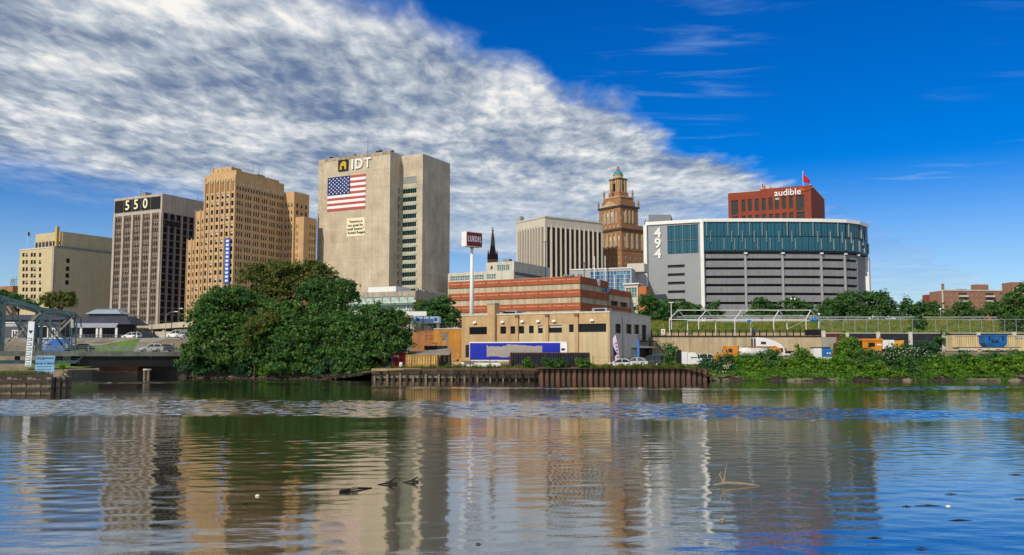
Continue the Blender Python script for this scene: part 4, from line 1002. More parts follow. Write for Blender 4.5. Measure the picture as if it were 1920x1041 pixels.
# ------------------------------------------------------------------ trees and shrubs
LM = {
    'mid': leafmat('leaf_mid', (.048, .145, .036), (.12, .235, .048)),
    'dark': leafmat('leaf_dark', (.055, .15, .042), (.105, .22, .050)),
    'olive': leafmat('leaf_olive', (.085, .135, .028), (.18, .20, .045)),
    'bright': leafmat('leaf_bright', (.085, .22, .018), (.18, .33, .030)),
    'blue': leafmat('leaf_blue', (.040, .125, .055), (.070, .165, .050)),
}
BARK = mat('bark', (.06, .045, .032), .95, .3, 1.5, bump=.5)
def leaves(blobs, per, size, dense=1.0):
    """leaf-sized diamonds gathered in small sprays over each blob (cx,cy,cz,rx,ry,rz)"""
    P_, Nn, S_ = [], [], []
    for (cx, cy, cz, rx, ry, rz) in blobs:
        rm = (rx * ry * rz) ** (1 / 3)
        ns = max(8, int(per * rm * rm * dense))                 # sprays on this blob
        d = RNG.normal(size=(ns, 3)); d /= np.linalg.norm(d, axis=1)[:, None]; d[:, 2] = np.where(d[:, 2] < -.55, -d[:, 2], d[:, 2])
        rr = (RNG.uniform(.5, 1.02, ns) + RNG.uniform(.1, .36, ns) * (RNG.uniform(size=ns) > .82))[:, None]
        c = np.array((cx, cy, cz)) + d * rr * np.array((rx, ry, rz))
        sr = RNG.uniform(.5, 1.15, ns) * (.34 + .10 * rm)
        nl = 15
        off = RNG.normal(size=(ns, nl, 3)) * sr[:, None, None] * np.array((.62, .62, .42))
        p = c[:, None, :] + off
        nn = d[:, None, :] * .55 + RNG.normal(size=(ns, nl, 3)) * .55 + np.array((0, 0, .45))
        P_.append(p.reshape(-1, 3)); Nn.append(nn.reshape(-1, 3)); S_.append(np.repeat(RNG.uniform(.75, 1.25, ns), nl) * size * RNG.uniform(.6, 1.3, ns * nl))
    p = np.concatenate(P_); n = np.concatenate(Nn); s = np.concatenate(S_)[:, None]
    n /= np.linalg.norm(n, axis=1)[:, None]
    a = np.cross(n, RNG.normal(size=n.shape)); a /= np.linalg.norm(a, axis=1)[:, None]; b = np.cross(n, a)
    V = np.stack([p - a * s * .62, p + b * s * .36 - a * s * .05, p + a * s * .62 - n * s * .12, p - b * s * .36 - a * s * .05], 1)
    return V
def tree(name, label, base, blobs, lm, size=.42, per=13, group=None, cat='tree', trunk=.3, dense=1.0):
    """blobs are (dx,dy,dz,rx,ry,rz) from the base"""
    r = thing(name, label, cat, base, 0, group)
    V = leaves(blobs, per, size, dense)
    me = tri_mesh('crown', V); me.materials.append(LM[lm]); link('crown', me, r)
    q = MB(); bl = sorted(blobs, key=lambda b: b[2])
    fork = (0, 0, max(.3, min(b[2] - b[5] * .5 for b in bl)))
    q.tube([(0, 0, -.4), (trunk * .3, 0, fork[2] * .5), fork], [trunk * 1.25, trunk, trunk * .85], 7)
    for bx, by, bz, rx, ry, rz in bl:
        mid = (bx * .45, by * .45, fork[2] + (bz - fork[2]) * .6)
        q.tube([(0, 0, fork[2] * .85), mid, (bx, by, bz + rz * .2)], [trunk * .6, trunk * .38, trunk * .12], 5)
        for k in range(4):
            a = random.random() * 6.28; q.tube([(bx * .8, by * .8, fork[2] + (bz - fork[2]) * .85), (bx + rx * .75 * math.cos(a), by + ry * .75 * math.sin(a), bz + rz * (.2 + .6 * random.random()))], [trunk * .2, trunk * .05], 4)
    q.build('trunk', BARK, r)
    return r
def ptree(name, label, px0, D, zb, lobes, lm, **kw):
    """lobes are (px, py, radius_px_x, radius_px_z[, dD]) read off the photograph, placed at the tree's own distance"""
    bx = X(px0, D); bl = []
    for l in lobes:
        dd = l[4] if len(l) > 4 else 0
        p = P(l[0], l[1], D + dd); s = (D + dd) / FPX
        bl.append((p[0] - bx, dd, p[2] - zb, l[2] * s, (l[2] + l[3]) / 2 * s, l[3] * s))
    return tree(name, label, (bx, D, zb), bl, lm, **kw)
def yz(px, D): return yard_z(X(px, D), D)
def big_trees():
    g = 'trees on the river bank'
    ptree('bank_tree', 'broad dark green bank tree beside the bridge abutment', 428, 166, yz(428, 166), [(430, 560, 48, 24), (395, 585, 42, 30), (470, 585, 45, 32, 2), (385, 625, 34, 28, -2), (430, 620, 45, 35, -1), (505, 620, 38, 34), (372, 655, 30, 22, -3), (415, 665, 34, 28, -3), (455, 655, 30, 34, -1), (350, 668, 18, 22, -3)], 'mid', size=.5, per=14, group=g, trunk=.45)
    ptree('bank_tree', 'tallest olive green bank tree with a visible dark fork', 535, 178, yz(535, 178), [(475, 520, 34, 22), (520, 515, 38, 26), (560, 520, 42, 30, 2), (600, 525, 34, 28), (545, 550, 55, 28), (500, 555, 40, 24), (610, 555, 38, 26), (490, 502, 14, 10), (585, 500, 22, 12)], 'olive', size=.48, per=11, group=g, trunk=.5)
    ptree('bank_tree', 'leaning dark crown reaching right in front of the concrete tower', 618, 170, yz(618, 170), [(590, 550, 34, 26), (625, 575, 44, 30), (650, 545, 18, 22, -1), (664, 558, 14, 14), (640, 535, 14, 12), (600, 590, 40, 28)], 'dark', size=.46, per=13, group=g, trunk=.4)
    ptree('bank_tree', 'mid green bank tree at the middle of the clump above the water', 560, 161, yz(560, 161), [(540, 595, 42, 30), (500, 640, 40, 34), (560, 640, 52, 40, -2), (610, 625, 44, 36), (470, 665, 34, 30), (530, 680, 42, 24, -3), (590, 680, 46, 24, -3), (520, 610, 30, 24, 3)], 'mid', size=.5, per=14, group=g, trunk=.4)
    ptree('bank_tree', 'rounded green bank tree at the right end of the clump', 708, 157, yz(708, 157), [(700, 600, 44, 28), (735, 615, 34, 28), (668, 625, 34, 30), (720, 645, 42, 34, -2), (680, 660, 40, 30, -2), (755, 640, 20, 22), (740, 595, 22, 14), (645, 610, 28, 30, 2), (640, 655, 30, 32, 1), (655, 685, 26, 20, -3), (745, 668, 22, 24, -1)], 'mid', size=.48, per=15, group=g, trunk=.4)
    ptree('bank_tree', 'yellowish sapling hanging over the water inside the clump', 478, 160, yz(478, 160), [(470, 620, 26, 18, -2), (500, 600, 30, 18, -1), (465, 650, 12, 28, -2)], 'olive', size=.4, per=10, group=g, trunk=.15)
    sh = 'shrubs along the tree bank'
    for lab, px, py, rx, rz, lm in (('low shrub at the foot of the abutment beside the left bank tree', 365, 680, 26, 24, 'blue'), ('blue green shrub leaning over the water left of the clump', 400, 690, 30, 16, 'blue'), ('bright shrub below the broad dark bank tree', 440, 672, 26, 22, 'mid'), ('dark shrub in the gap below the leaning sapling', 470, 692, 26, 15, 'blue'), ('light green shrub at the middle water edge of the clump', 520, 688, 30, 20, 'bright'), ('mid green shrub below the tallest trees', 570, 690, 32, 18, 'mid'), ('rounded shrub left of the small beach', 620, 690, 32, 18, 'blue'), ('pale green shrub overhanging the right end of the bank', 672, 690, 28, 18, 'mid')):
        D = bank_y(X(px, 155)) + 2.5; ptree('bank_shrub', lab, px, D, yz(px, D), [(px, py, rx, rz), (px - rx * .6, py + 6, rx * .6, rz * .7), (px + rx * .6, py + 4, rx * .6, rz * .8)], lm, size=.42, per=16, group=sh, cat='shrub', trunk=.1)
big_trees()
def city_trees():
    g = 'trees along the streets'
    def rt(lab, px, D, zb, lobes, lm, **k): ptree('street_tree', lab, px, D, zb, lobes, lm, group=g, **k)
    rt('loose yellowish tree in front of the pale yellow block', 110, 235, 8, [(100, 558, 20, 12), (125, 556, 18, 10), (110, 570, 30, 12), (88, 566, 14, 10), (135, 566, 10, 9)], 'olive', size=.5, per=10, trunk=.25)
    rt('dark round tree behind the truss at the left edge', 30, 240, 8, [(20, 565, 28, 14), (48, 572, 22, 12), (5, 558, 22, 12)], 'dark', size=.55, per=12)
    rt('dense dark tree between podium and beige yard building', 826, 215, 8, [(826, 572, 26, 16), (812, 590, 28, 18), (845, 592, 22, 18), (830, 605, 34, 14), (800, 578, 16, 14)], 'dark', size=.5, per=15)
    rt('brownish small tree before the podium side wall', 790, 225, 8, [(790, 575, 16, 14), (783, 590, 18, 12)], 'olive', size=.5, per=11)
    rt('dark leafy tree right of the striped building', 1222, 215, 8, [(1215, 570, 22, 18), (1240, 590, 26, 22), (1210, 598, 20, 20), (1232, 612, 28, 16)], 'dark', size=.5, per=14)
    rt('lighter green tree behind the left end of the white frame', 1262, 222, 10, [(1255, 582, 24, 18), (1280, 580, 22, 14), (1265, 600, 34, 16)], 'mid', size=.5, per=14)
    rt('green tree below the tall white post of the car park', 1305, 230, 11, [(1300, 584, 22, 14), (1318, 590, 16, 10), (1290, 598, 24, 12)], 'mid', size=.5, per=13)
    rt('small dark cone tree in front of the car park', 1340, 232, 12, [(1338, 580, 14, 14), (1344, 592, 16, 10), (1330, 592, 14, 9)], 'dark', size=.5, per=13)
    rt('dark tree behind the street lamp before the car park', 1430, 236, 12, [(1428, 575, 20, 16), (1445, 585, 26, 14), (1415, 588, 18, 12)], 'dark', size=.5, per=14)
    rt('dark tree right of the twin globe street lamp', 1495, 236, 12, [(1485, 575, 22, 16), (1508, 580, 20, 14), (1495, 590, 30, 10)], 'dark', size=.5, per=14)
    rt('broad dark tree at the right foot of the car park', 1580, 225, 12, [(1565, 575, 26, 16), (1595, 568, 28, 20), (1555, 590, 28, 14), (1600, 590, 34, 14)], 'dark', size=.5, per=14)
    rt('pointed dark tree right of the car park edge', 1652, 225, 12, [(1645, 566, 22, 20), (1662, 575, 20, 18), (1640, 588, 28, 14), (1670, 590, 16, 12), (1630, 560, 14, 12)], 'dark', size=.5, per=14)
    rt('small conical tree standing alone against the sky', 1700, 226, 12, [(1699, 570, 9, 12), (1700, 582, 17, 12), (1698, 592, 20, 10)], 'dark', size=.45, per=15)
    rt('wide low dark tree left of the far apartments', 1738, 228, 12, [(1728, 580, 22, 13), (1748, 578, 20, 12), (1738, 592, 32, 10)], 'dark', size=.5, per=14)
    rt('dark round tree before the far apartment balconies', 1805, 235, 12, [(1803, 578, 20, 13), (1815, 590, 24, 10), (1790, 590, 18, 10)], 'dark', size=.5, per=14)
    rt('mid green tree right of the apartments foot', 1845, 240, 12, [(1790, 592, 16, 9), (1840, 590, 26, 9), (1870, 580, 26, 14), (1880, 592, 24, 10)], 'mid', size=.5, per=13)
    rt('big green tree filling the right edge of the view', 1905, 200, 8, [(1900, 565, 22, 18), (1920, 555, 24, 22), (1895, 590, 26, 20), (1925, 595, 30, 26), (1900, 615, 26, 16)], 'mid', size=.48, per=14, trunk=.4)
    rt('small dark tree growing through the embankment fence', 1724, 189, 8, [(1724, 602, 13, 10), (1723, 614, 15, 11)], 'dark', size=.4, per=15, trunk=.12)
    rt('dark creeper bush in front of the post wall panels', 1760, 183, 5, [(1762, 642, 16, 12), (1745, 650, 18, 8), (1770, 630, 8, 10)], 'dark', size=.4, per=15, trunk=.08)
city_trees()
def bank_shrubs():
    g = 'shrubs on the right bank'
    data = [('tall weedy shrub on the sheet piles near the white utility truck', 1257, 672, 15, 22, 'mid'), ('hanging weed clump spilling over the sheet piles', 1258, 697, 11, 13, 'mid'),
            ('low shrub at the right end of the sheet piles', 1325, 690, 20, 16, 'blue'), ('shrub with pale blossoms below the orange tank truck', 1365, 688, 24, 18, 'blue'), ('bright green shrub below the white tank', 1400, 690, 30, 20, 'bright'), ('full green shrub in front of the tractor unit', 1445, 686, 30, 24, 'mid'), ('round bright shrub left of the concrete slab', 1470, 694, 22, 16, 'bright'),
            ('upright yellow green shrub before the retaining wall end', 1505, 678, 16, 22, 'bright'), ('shrub right of the concrete slab at the waterline', 1530, 692, 24, 18, 'bright'), ('tall pale leaved shrub before the white and blue generator', 1590, 660, 22, 24, 'bright'), ('wide bright shrub below the rust red container', 1575, 694, 32, 20, 'bright'), ('mid green shrub below the orange machine', 1630, 680, 28, 20, 'mid'), ('bright shrub near the waterline below the orange machine', 1640, 700, 30, 14, 'bright'), ('grey green shrub with white flower heads', 1690, 672, 30, 20, 'blue'), ('dark shrub left of the long beige container', 1735, 672, 30, 22, 'blue'), ('grey green grass tussock at the waterline', 1680, 706, 16, 9, 'olive'), ('dense shrub below the white flower heads', 1705, 694, 30, 18, 'mid'), ('spreading bright shrub below the long beige container', 1765, 692, 32, 16, 'bright'), ('low shrub beneath the flatbed left end', 1800, 680, 26, 12, 'dark'), ('bright shrub beneath the blue skip', 1825, 690, 32, 16, 'bright'), ('dark shrub beneath the flatbed right end', 1860, 676, 30, 11, 'dark'), ('bright shrub right of the blue skip at the bank', 1885, 690, 30, 16, 'bright'), ('last bright shrub at the right picture edge', 1920, 688, 26, 18, 'bright'), ('dark shrub at the right picture edge behind', 1912, 674, 24, 12, 'dark')]
    for lab, px, py, rx, rz, lm in data:
        D = 150.0 + max(0, (700 - py)) * .22; zb = yz(px, D)
        py -= 2.5; rz *= 1.18
        ptree('bank_shrub', lab, px, D, max(.2, zb), [(px, py, rx, rz), (px - rx * .65, py + rz * .35, rx * .55, rz * .6, -1), (px + rx * .65, py + rz * .35, rx * .55, rz * .6, -1), (px, py + rz * .45, rx * .8, rz * .5, -1.8)], lm, size=.36, per=18, group=g, cat='shrub', trunk=.07)
    for lab, px, rx in (('small weed by the dark container left end', 990, 6), ('leafy weed in front of the dark container', 1047, 13), ('low weed clump left of the sheet piles', 1022, 8), ('weed by the dark container right end', 1085, 7), ('weed at the container corner above the sheet piles', 1100, 8)):
        ptree('yard_weed', lab, px, 149.5, 2.0, [(px, 680, rx, 9), (px + rx * .4, 685, rx, 5)], 'bright' if rx < 8 else 'mid', size=.34, per=18, group='weeds along the bulkhead', cat='weed', trunk=.04)
    # creeping vine over the whole right bank
    N = 42000; x = RNG.uniform(X(1330, 148), X(1960, 150), N); d = RNG.uniform(-.5, 12, N); y = np.array([bank_y(a) for a in x]) + d
    z = np.array([yard_z(a, b) for a, b in zip(x, y)]) + (.15 + .5 * np.abs(np.sin(x * .55 + 1.3 * np.sin(y * .4))) * np.abs(np.cos(y * .5 + np.sin(x * .3)))) * RNG.uniform(.5, 1.15, N)
    keep = (d > .4 + .7 * np.sin(x * .9)) & (RNG.uniform(size=N) < .35 + .65 * (np.sin(x * .23) * np.sin(y * .31 + x * .1) > -.45)); x, y, z = x[keep], y[keep], z[keep]; N = len(x)
    nn = RNG.normal(size=(N, 3)) * .45 + np.array((0, -.3, .8)); nn /= np.linalg.norm(nn, axis=1)[:, None]; a = np.cross(nn, RNG.normal(size=(N, 3))); a /= np.linalg.norm(a, axis=1)[:, None]; b = np.cross(nn, a); p = np.stack([x, y, z], 1); s = RNG.uniform(.14, .34, N)[:, None]
    me = tri_mesh('creeping_vine', np.stack([p - a * s * .7, p + b * s * .6, p + a * s * .7, p - b * s * .6], 1)); me.materials.append(leafmat('leaf_vine', (.07, .19, .018), (.15, .30, .03))); o = struct(link('creeping_vine', me), 'stuff'); tag(o, 'bright green creeping vine carpeting the right river bank', 'ground cover')
    # pale blossoms as ground cover on two shrubs
    N = 150; px = np.concatenate([RNG.normal(1362, 7, 20), RNG.normal(1700, 26, 70)]); py = np.concatenate([RNG.normal(690, 6, 20), RNG.normal(662, 6, 70)])
    c = np.array([P(a, b, 148.6 if a < 1500 else 153.5) for a, b in zip(px, py)]); s = .085
    V = np.stack([c + np.array((-s, 0, 0)), c + np.array((0, -.05, -s)), c + np.array((s, 0, 0)), c + np.array((0, -.05, s))], 1)
    me = tri_mesh('blossom', V); me.materials.append(mat('blossom_white', (.70, .66, .52), .8, .2)); o = struct(link('blossom', me), 'stuff'); tag(o, 'scattered pale flower heads on the bank shrubs', 'flowers')
    # rough grass fringe on top of the sheet piles and bulkhead
    N = 9000; x = RNG.uniform(X(1110, 147), X(1330, 147), N); y = 147.1 + np.abs(RNG.normal(0, 1.0, N)); n2 = 2500; x = np.concatenate([x, RNG.uniform(X(700, 149), X(1010, 148), n2)]); y = np.concatenate([y, 149.5 + np.abs(RNG.normal(0, 1.2, n2))]); N += n2
    z = np.array([yard_z(a, b) for a, b in zip(x, y)]); hgt = RNG.uniform(.15, 1.0, N) * (.5 + .5 * np.sin(x * 1.3) ** 2); an = RNG.uniform(0, 6.28, N); wd = RNG.uniform(.03, .09, N)
    V = np.empty((N, 3, 3)); V[:, 0] = np.stack([x - np.cos(an) * wd, y - np.sin(an) * wd, z], 1); V[:, 1] = np.stack([x + np.cos(an) * wd, y + np.sin(an) * wd, z], 1); V[:, 2] = np.stack([x + RNG.normal(0, .12, N), y + RNG.normal(0, .12, N), z + hgt], 1)
    me = tri_mesh('rough_grass', V); me.materials.append(leafmat('rough_blades', (.09, .15, .02), (.22, .22, .05))); o = struct(link('rough_grass', me), 'stuff'); tag(o, 'rough grass and weeds fringing the bulkhead top', 'grass')
bank_shrubs()
from mathutils import Vector
STEEL = mat('bridge_steel', (.062, .12, .135), .6, .25, 1.2, .3, stain=(.16, .11, .07))
TIMBER = mat('grey_timber', (.22, .175, .125), .95, .3, 1.0, .4)
TIMBER_D = mat('wet_timber', (.05, .042, .033), .9, .3, 1.0)
RUST = mat('rusty_steel', (.10, .065, .048), .9, .35, .9, .5, fine=.2, stain=(.05, .035, .03))
# ------------------------------------------------------------------ truss bridge
def bridge():
    Bp = P(342, 660, 166); Ap = P(0, 660, 150)
    d = np.array((Ap[0] - Bp[0], Ap[1] - Bp[1])); d /= np.hypot(*d); ang = math.atan2(d[1], d[0])
    r = thing('truss_bridge', 'green grey steel truss road bridge crossing at the left', 'bridge', (Bp[0], Bp[1], 0), ang)
    # local x runs from the abutment towards the left, local y = to the right of that direction -> camera side is +y
    n = np.array((-d[1], d[0])); side = 1 if n[1] < 0 else -1         # sign that faces the camera
    def s_of(px):
        t = ray(px, HORIZON); k = t[0] / t[1]                         # x = k*y on that sight line
        return (k * Bp[1] - Bp[0]) / (d[0] - k * d[1])
    def zpx(py, s): return Z(py, Bp[1] + d[1] * s)
    L = s_of(-420); zd = 4.75; W = 9.0 * -side                        # the far side lies away from the camera
    y0, y1 = (0, W) if W > 0 else (W, 0)
    ys = (0, W)
    MB().box(-1, L, y0, y1, zd - .55, zd).build('deck', mat('deck_asphalt', (.07, .07, .07), .9, .2), r)
    for y in ys:
        e = .3 if y == (y1 if W < 0 else y0) else .3
        MB().box(-1, L, y - .22, y + .22, zd - .75, zd + .12).build('edge_beam', mat('edge_paint', (.18, .19, .155), .7, .25, .8, .3), r)
        MB().box(s_of(150), L, y - .15, y + .15, zpx(682, s_of(60)), zpx(676, s_of(60))).build('lower_girder', STEEL, r)
        MB().box(-1, s_of(145), y - .12 - .25 * side, y + .12 - .25 * side, zd - 2.6, zd - .76).build('plate_girder', mat('girder_dark', (.014, .016, .016), .7, .3), r)
    for k in range(9): s = L * k / 9 + .5; MB().box(s - .15, s + .15, y0 + .2, y1 - .2, zd - 1.5, zd - .56).build('cross_beam', mat('girder_dark', (.014, .016, .016), .7, .3), r)
    # railing
    for y in ys:
        q = MB()
        for z in (.35, .65, .95): q.bar((-1, y, zd + .1 + z), (L, y, zd + .1 + z), .07, .07)
        q.build('handrail', mat('rail_steel', (.30, .34, .32), .5, .2), r)
        for k in range(int((L + 1) / 2.1)): s = -.8 + k * 2.1; boxpart('rail_post', mat('rail_steel', (.30, .34, .32), .5, .2), r, s - .06, s + .06, y - .06, y + .06, zd + .1, zd + 1.12)
    # trusses: panel points read off the photo, then mirrored on to the left out of the frame
    pp = [s_of(137), s_of(75), s_of(4)]; pitch = (pp[2] - pp[0]) / 2
    pp += [pp[2] + pitch * k for k in range(1, 4)]
    top = [zpx(589, pp[0]), zpx(580, pp[1]), zpx(559, pp[2])]; top += [top[2] + 1.6, top[2] + 2.4, top[2] + 2.6]
    for y in ys:
        q = MB()
        for i in range(len(pp) - 1): q.bar((pp[i], y, top[i]), (pp[i + 1], y, top[i + 1]), .66, .62)
        q.build('top_chord', STEEL, r)
        for i in range(len(pp)):
            w_ = .8 if i == 0 else .5
            q = MB()
            if i == 0:
                q.bar((pp[i] - w_ * .4, y, zd), (pp[i] - w_ * .4, y, top[i] - .2), .22, .4); q.bar((pp[i] + w_ * .5, y, zd), (pp[i] + w_ * .5, y, top[i] - .2), .14, .4)
                for k in range(12): z = zd + .4 + k * (top[i] - zd - .8) / 11; q.bar((pp[i] - w_ * .4, y, z), (pp[i] + w_ * .5, y, z + (.4 if k % 2 else -.0)), .06, .08)
            else: q.bar((pp[i], y, zd), (pp[i], y, top[i]), w_, .3)
            q.build('vertical', STEEL, r)
        for i in range(len(pp) - 1):
            MB().bar((pp[i] + .0, y, zd + .2), (pp[i + 1], y, top[i + 1] - .2), .42, .3).build('diagonal', STEEL, r)
            if i in (0, 1): MB().bar((pp[i], y, top[i] - .2), (pp[i + 1], y, zd + .2), .3, .24).build('diagonal', mat('brace_pale', (.34, .33, .26), .7, .2), r)
        q = MB(); q.tube([(pp[0], y, top[0]), (pp[0] - .9, y, top[0] - .7), (pp[0] - 1.1, y, top[0] - 2.2)], .18, 6); q.build('end_curve', STEEL, r)
        MB().bar((pp[0], y, zd + (top[0] - zd) * .72), (pp[2], y, zd + (top[0] - zd) * .72), .12, .14).build('mid_rail', STEEL, r)
    for i in range(len(pp)):
        MB().bar((pp[i], ys[0], top[i]), (pp[i], ys[1], top[i]), .25, .3).build('top_strut', STEEL, r)
        if i < len(pp) - 1:
            q = MB(); q.bar((pp[i], ys[0], top[i]), (pp[i + 1], ys[1], top[i + 1]), .14, .14); q.bar((pp[i], ys[1], top[i]), (pp[i + 1], ys[0], top[i + 1]), .14, .14); q.build('top_bracing', STEEL, r)
    boxpart('warning_lamp', CONC_L, r, pp[0] + .2, pp[0] + .6, -.3 if side < 0 else .1, .1 if side < 0 else .3, top[0] - 2.4, top[0] - 1.0)
    for s in (s_of(285), s_of(230)):
        q = MB(); q.bar((s, side * .1, zd - .7), (s + 1.0, side * .1 - side * 1.5, zd - 2.6), .12, .12); q.build('strut', STEEL, r)
    q = MB(); q.bar((s_of(155), side * .2, zd - .8), (s_of(140) , side * .2, zd - 2.0), .2, .2); q.build('strut', STEEL, r)
    return r, s_of, Bp, d
BRIDGE, BR_S, BR_B, BR_D = bridge()
def on_deck(px, off):
    """world point on the bridge deck at sight line px; off metres behind the camera-side edge"""
    s = BR_S(px); x, y = BR_B[0] + BR_D[0] * s, BR_B[1] + BR_D[1] * s
    n = np.array((-BR_D[1], BR_D[0])); n = n if n[1] > 0 else -n
    return (x + n[0] * off, y + n[1] * off, 4.754)

def under_bridge():
    stone = mat('abutment_shade_stone', (.055, .05, .045), .95, .25, .5, .3)  # stone colour darkened to stand for the shadow of the deck
    r = thing('bridge_abutment', 'stone abutment darkened for deck shade carrying the right end of the truss bridge', 'abutment', (X(318, 170), 168, -1))
    MB().box(-5.6, 4.5, -1.2, 18, 0, 5.1).build('wall', stone, r); MB().box(-6.0, 5, -1.5, 18, 5.1, 5.35).build('coping', CONC, r)
    MB().prism([(4.5, -1.2), (9, 3), (9, 5), (4.5, 1)], 0, 5.6).build('wing_wall', stone, r)
    r = thing('pier_wall', 'low timber faced pier wall with a rust brown beam under the bridge', 'wall', (X(180, 164), 164, 0))
    wd = X(259, 164) - X(180, 164)
    MB().box(0, wd, 0, 3, -1, 1.3).build('core', CONC, r)
    for k in range(14): boxpart('plank', TIMBER, r, wd * k / 14 + .02, wd * (k + 1) / 14 - .03, -.16, -.01, -1, 1.15 + .2 * random.random())
    MB().box(.6, wd, .1, 2.6, 1.3, 2.2).build('beam', mat('rust_beam', (.22, .09, .06), .9, .3, .8), r)
    r = thing('pile_cluster', 'pale capped round pile cluster beside the bridge abutment', 'piles', (X(277, 163), 163, 0))
    for i, (a, b) in enumerate(((-.35, -.2), (.35, -.2), (0, .35))): MB().cyl((a, b, -1), .28, 2.5, 8).build('pile', TIMBER, r)
    MB().cyl((0, .05, 1.45), .75, .25, 10).build('cap', CONC_L, r)
    for lab, px, D, wd in (('mossy concrete footing in the shade left of the pier wall', 160, 166, 4.0),):
        MBo = MB(); MBo.box(-wd, wd * .4, 0, 3, -1, 1.2); MBo.box(-wd * .9, wd * .3, .3, 2.7, 1.2, 1.5); o = MBo.build('concrete_footing', CONC, None, (X(px, D), D, 0)); tag(o, lab, 'footing')
    # timber fender in the river at the left
    D = 96; r = thing('timber_fender', 'grassy timber crib fender standing in the river at the left', 'fender', (X(0, D), D, 0))
    wl = X(98, D) - X(0, D)
    MB().prism([(-8, .25), (wl, .25), (wl - 4.6, 8.6), (-14, 8.6)], -1, 2.0).build('core', TIMBER_D, r)
    for k in range(26):
        a = -8 + (wl + 8) * k / 26; boxpart('plank', TIMBER, r, a + .02, a + (wl + 8) / 26 - .03, 0 - .05 * (k % 3), .22, -1, 1.45 + .1 * ((k * 7) % 4))
    for z in (.35, 1.2): boxpart('waler', TIMBER_D, r, -8, wl, -.36, -.16, z, z + .3)
    V = []; N = 2600
    x = RNG.uniform(-8, wl - 2.6, N); y = RNG.uniform(.3, 4.6, N); an = RNG.uniform(0, 6.28, N); V = np.empty((N, 3, 3)); z = np.full(N, 2.0); V[:, 0] = np.stack([x - .07, y, z], 1); V[:, 1] = np.stack([x + .07, y, z], 1); V[:, 2] = np.stack([x + RNG.normal(0, .15, N), y + RNG.normal(0, .15, N), z + RNG.uniform(.08, .5, N)], 1)
    me = tri_mesh('grass', V); me.materials.append(leafmat('fender_grass', (.07, .12, .02), (.16, .15, .03))); struct(link('grass', me, r), 'stuff')
    r2 = thing('fender_dolphin', 'round weathered pile dolphin at the right end of the timber fender', 'dolphin', (X(112, 98), 98, 0))
    for k in range(11):
        a = k * 2 * math.pi / 11; rr = 1.05; MB().cyl((rr * math.cos(a), rr * math.sin(a), -1), .26, 2.7 + .3 * ((k * 5) % 4) / 3, 7, r2=.24).build('pile', TIMBER, r2)
    MB().cyl((0, 0, -1), .9, 2.6, 10).build('core', TIMBER_D, r2)
    for z in (.5, 1.3): MB().cyl((0, 0, z), 1.36, .14, 16).build('band', mat('wire_band', (.05, .05, .05), .6, .1), r2)
    ptree('fender_weed', 'bright weed sprouting on the timber fender end', 120, 98.5, 1.9, [(120, 689, 8, 7)], 'bright', size=.22, per=30, cat='weed', trunk=.03)
    # signs over the river
    D = 139; h = Z(603, D) - Z(687, D); wd = .95
    g = thing('clearance_gauge', 'tall white clearance gauge board with black arrow and tick marks', 'gauge', (X(53.5, D), D, Z(687, D)))
    g.rotation_euler = (0, .035, 0)
    boxpart('board', mat('sign_white_blue', (.62, .68, .74), .6, .06), g, -wd / 2, wd / 2, -.05, .05, 0, h)
    q = MB(); q.poly([(-.36, -.07, h * .80), (.36, -.07, h * .80), (0, -.07, h * .72)][::-1]); q.build('arrow', BLACK, g)
    for k in range(12): boxpart('tick', BLACK, g, -wd / 2 + .08, -wd / 2 + (.8 if k % 2 == 0 else .55), -.072, -.051, h * .055 * k + .1, h * .055 * k + .19)
    for k in range(6): text_on(str(k + 1), .52, BLACK, g, (.22, -.08, h * .11 * k + .42), extrude=.005, name='numeral')
    q = MB(); q.bar((-.2, .06, h * .1), (-.2, 6.5, h * .1), .1, .1); q.bar((-.2, .06, h * .5), (-.2, 7, h * .5), .1, .1); q.build('bracket', STEEL, g)
    D = 137; h = Z(667, D) - Z(698, D); wd = X(103, D) - X(67, D)
    g = thing('notice_board', 'blue white notice board with black text below the bridge deck', 'sign', (X(85, D), D, Z(698, D)))
    bl = mat('notice_blue', (.17, .36, .58), .6, .08)
    boxpart('panel', bl, g, -wd / 2, wd / 2, -.05, .05, 0, h * .66); boxpart('panel', bl, g, -wd / 2, wd / 2, -.05, .05, h * .68, h)
    text_on('CALL', .62, BLACK, g, (-wd * .30, -.06, h * .84), extrude=.006, bold=.015)
    for k in range(10): boxpart('digit_mark', BLACK, g, -wd * .1 + k * .17, -wd * .1 + k * .17 + .1, -.062, -.051, h * .78, h * .9)
    text_on('BRIDGE ST BRIDGE', .40, BLACK, g, (0, -.06, h * .52), extrude=.006, bold=.012)
    for z in (.32, .16): boxpart('text_row', BLACK, g, -wd * .4, wd * .34, -.062, -.051, h * z, h * z + .07)
    q = MB(); 
    for s in (-1, 1): q.bar((s * wd * .4, .1, -1.4), (s * wd * .4, .1, h), .1, .1); q.bar((s * wd * .4, .1, h * .8), (s * wd * .4, 9, h * .8), .1, .1)
    q.build('bracket', STEEL, g)
    # painted hoarding behind the truss
    D = 178; wd = X(134, D) - X(74, D); h = Z(635, D) - Z(659, D)
    g = thing('mural_hoarding', 'blue painted hoarding with pale figures behind the truss', 'hoarding', (X(74, D), D, Z(659, D)))
    boxpart('panel', mat('mural_blue', (.03, .13, .42), .7, .35, 1.2), g, 0, wd, 0, .12, 0, h); boxpart('cap', WHITE, g, -.05, wd + .05, -.06, .16, h, h + .14)
    pale = mat('mural_pale', (.30, .42, .70), .7, .4, 2)
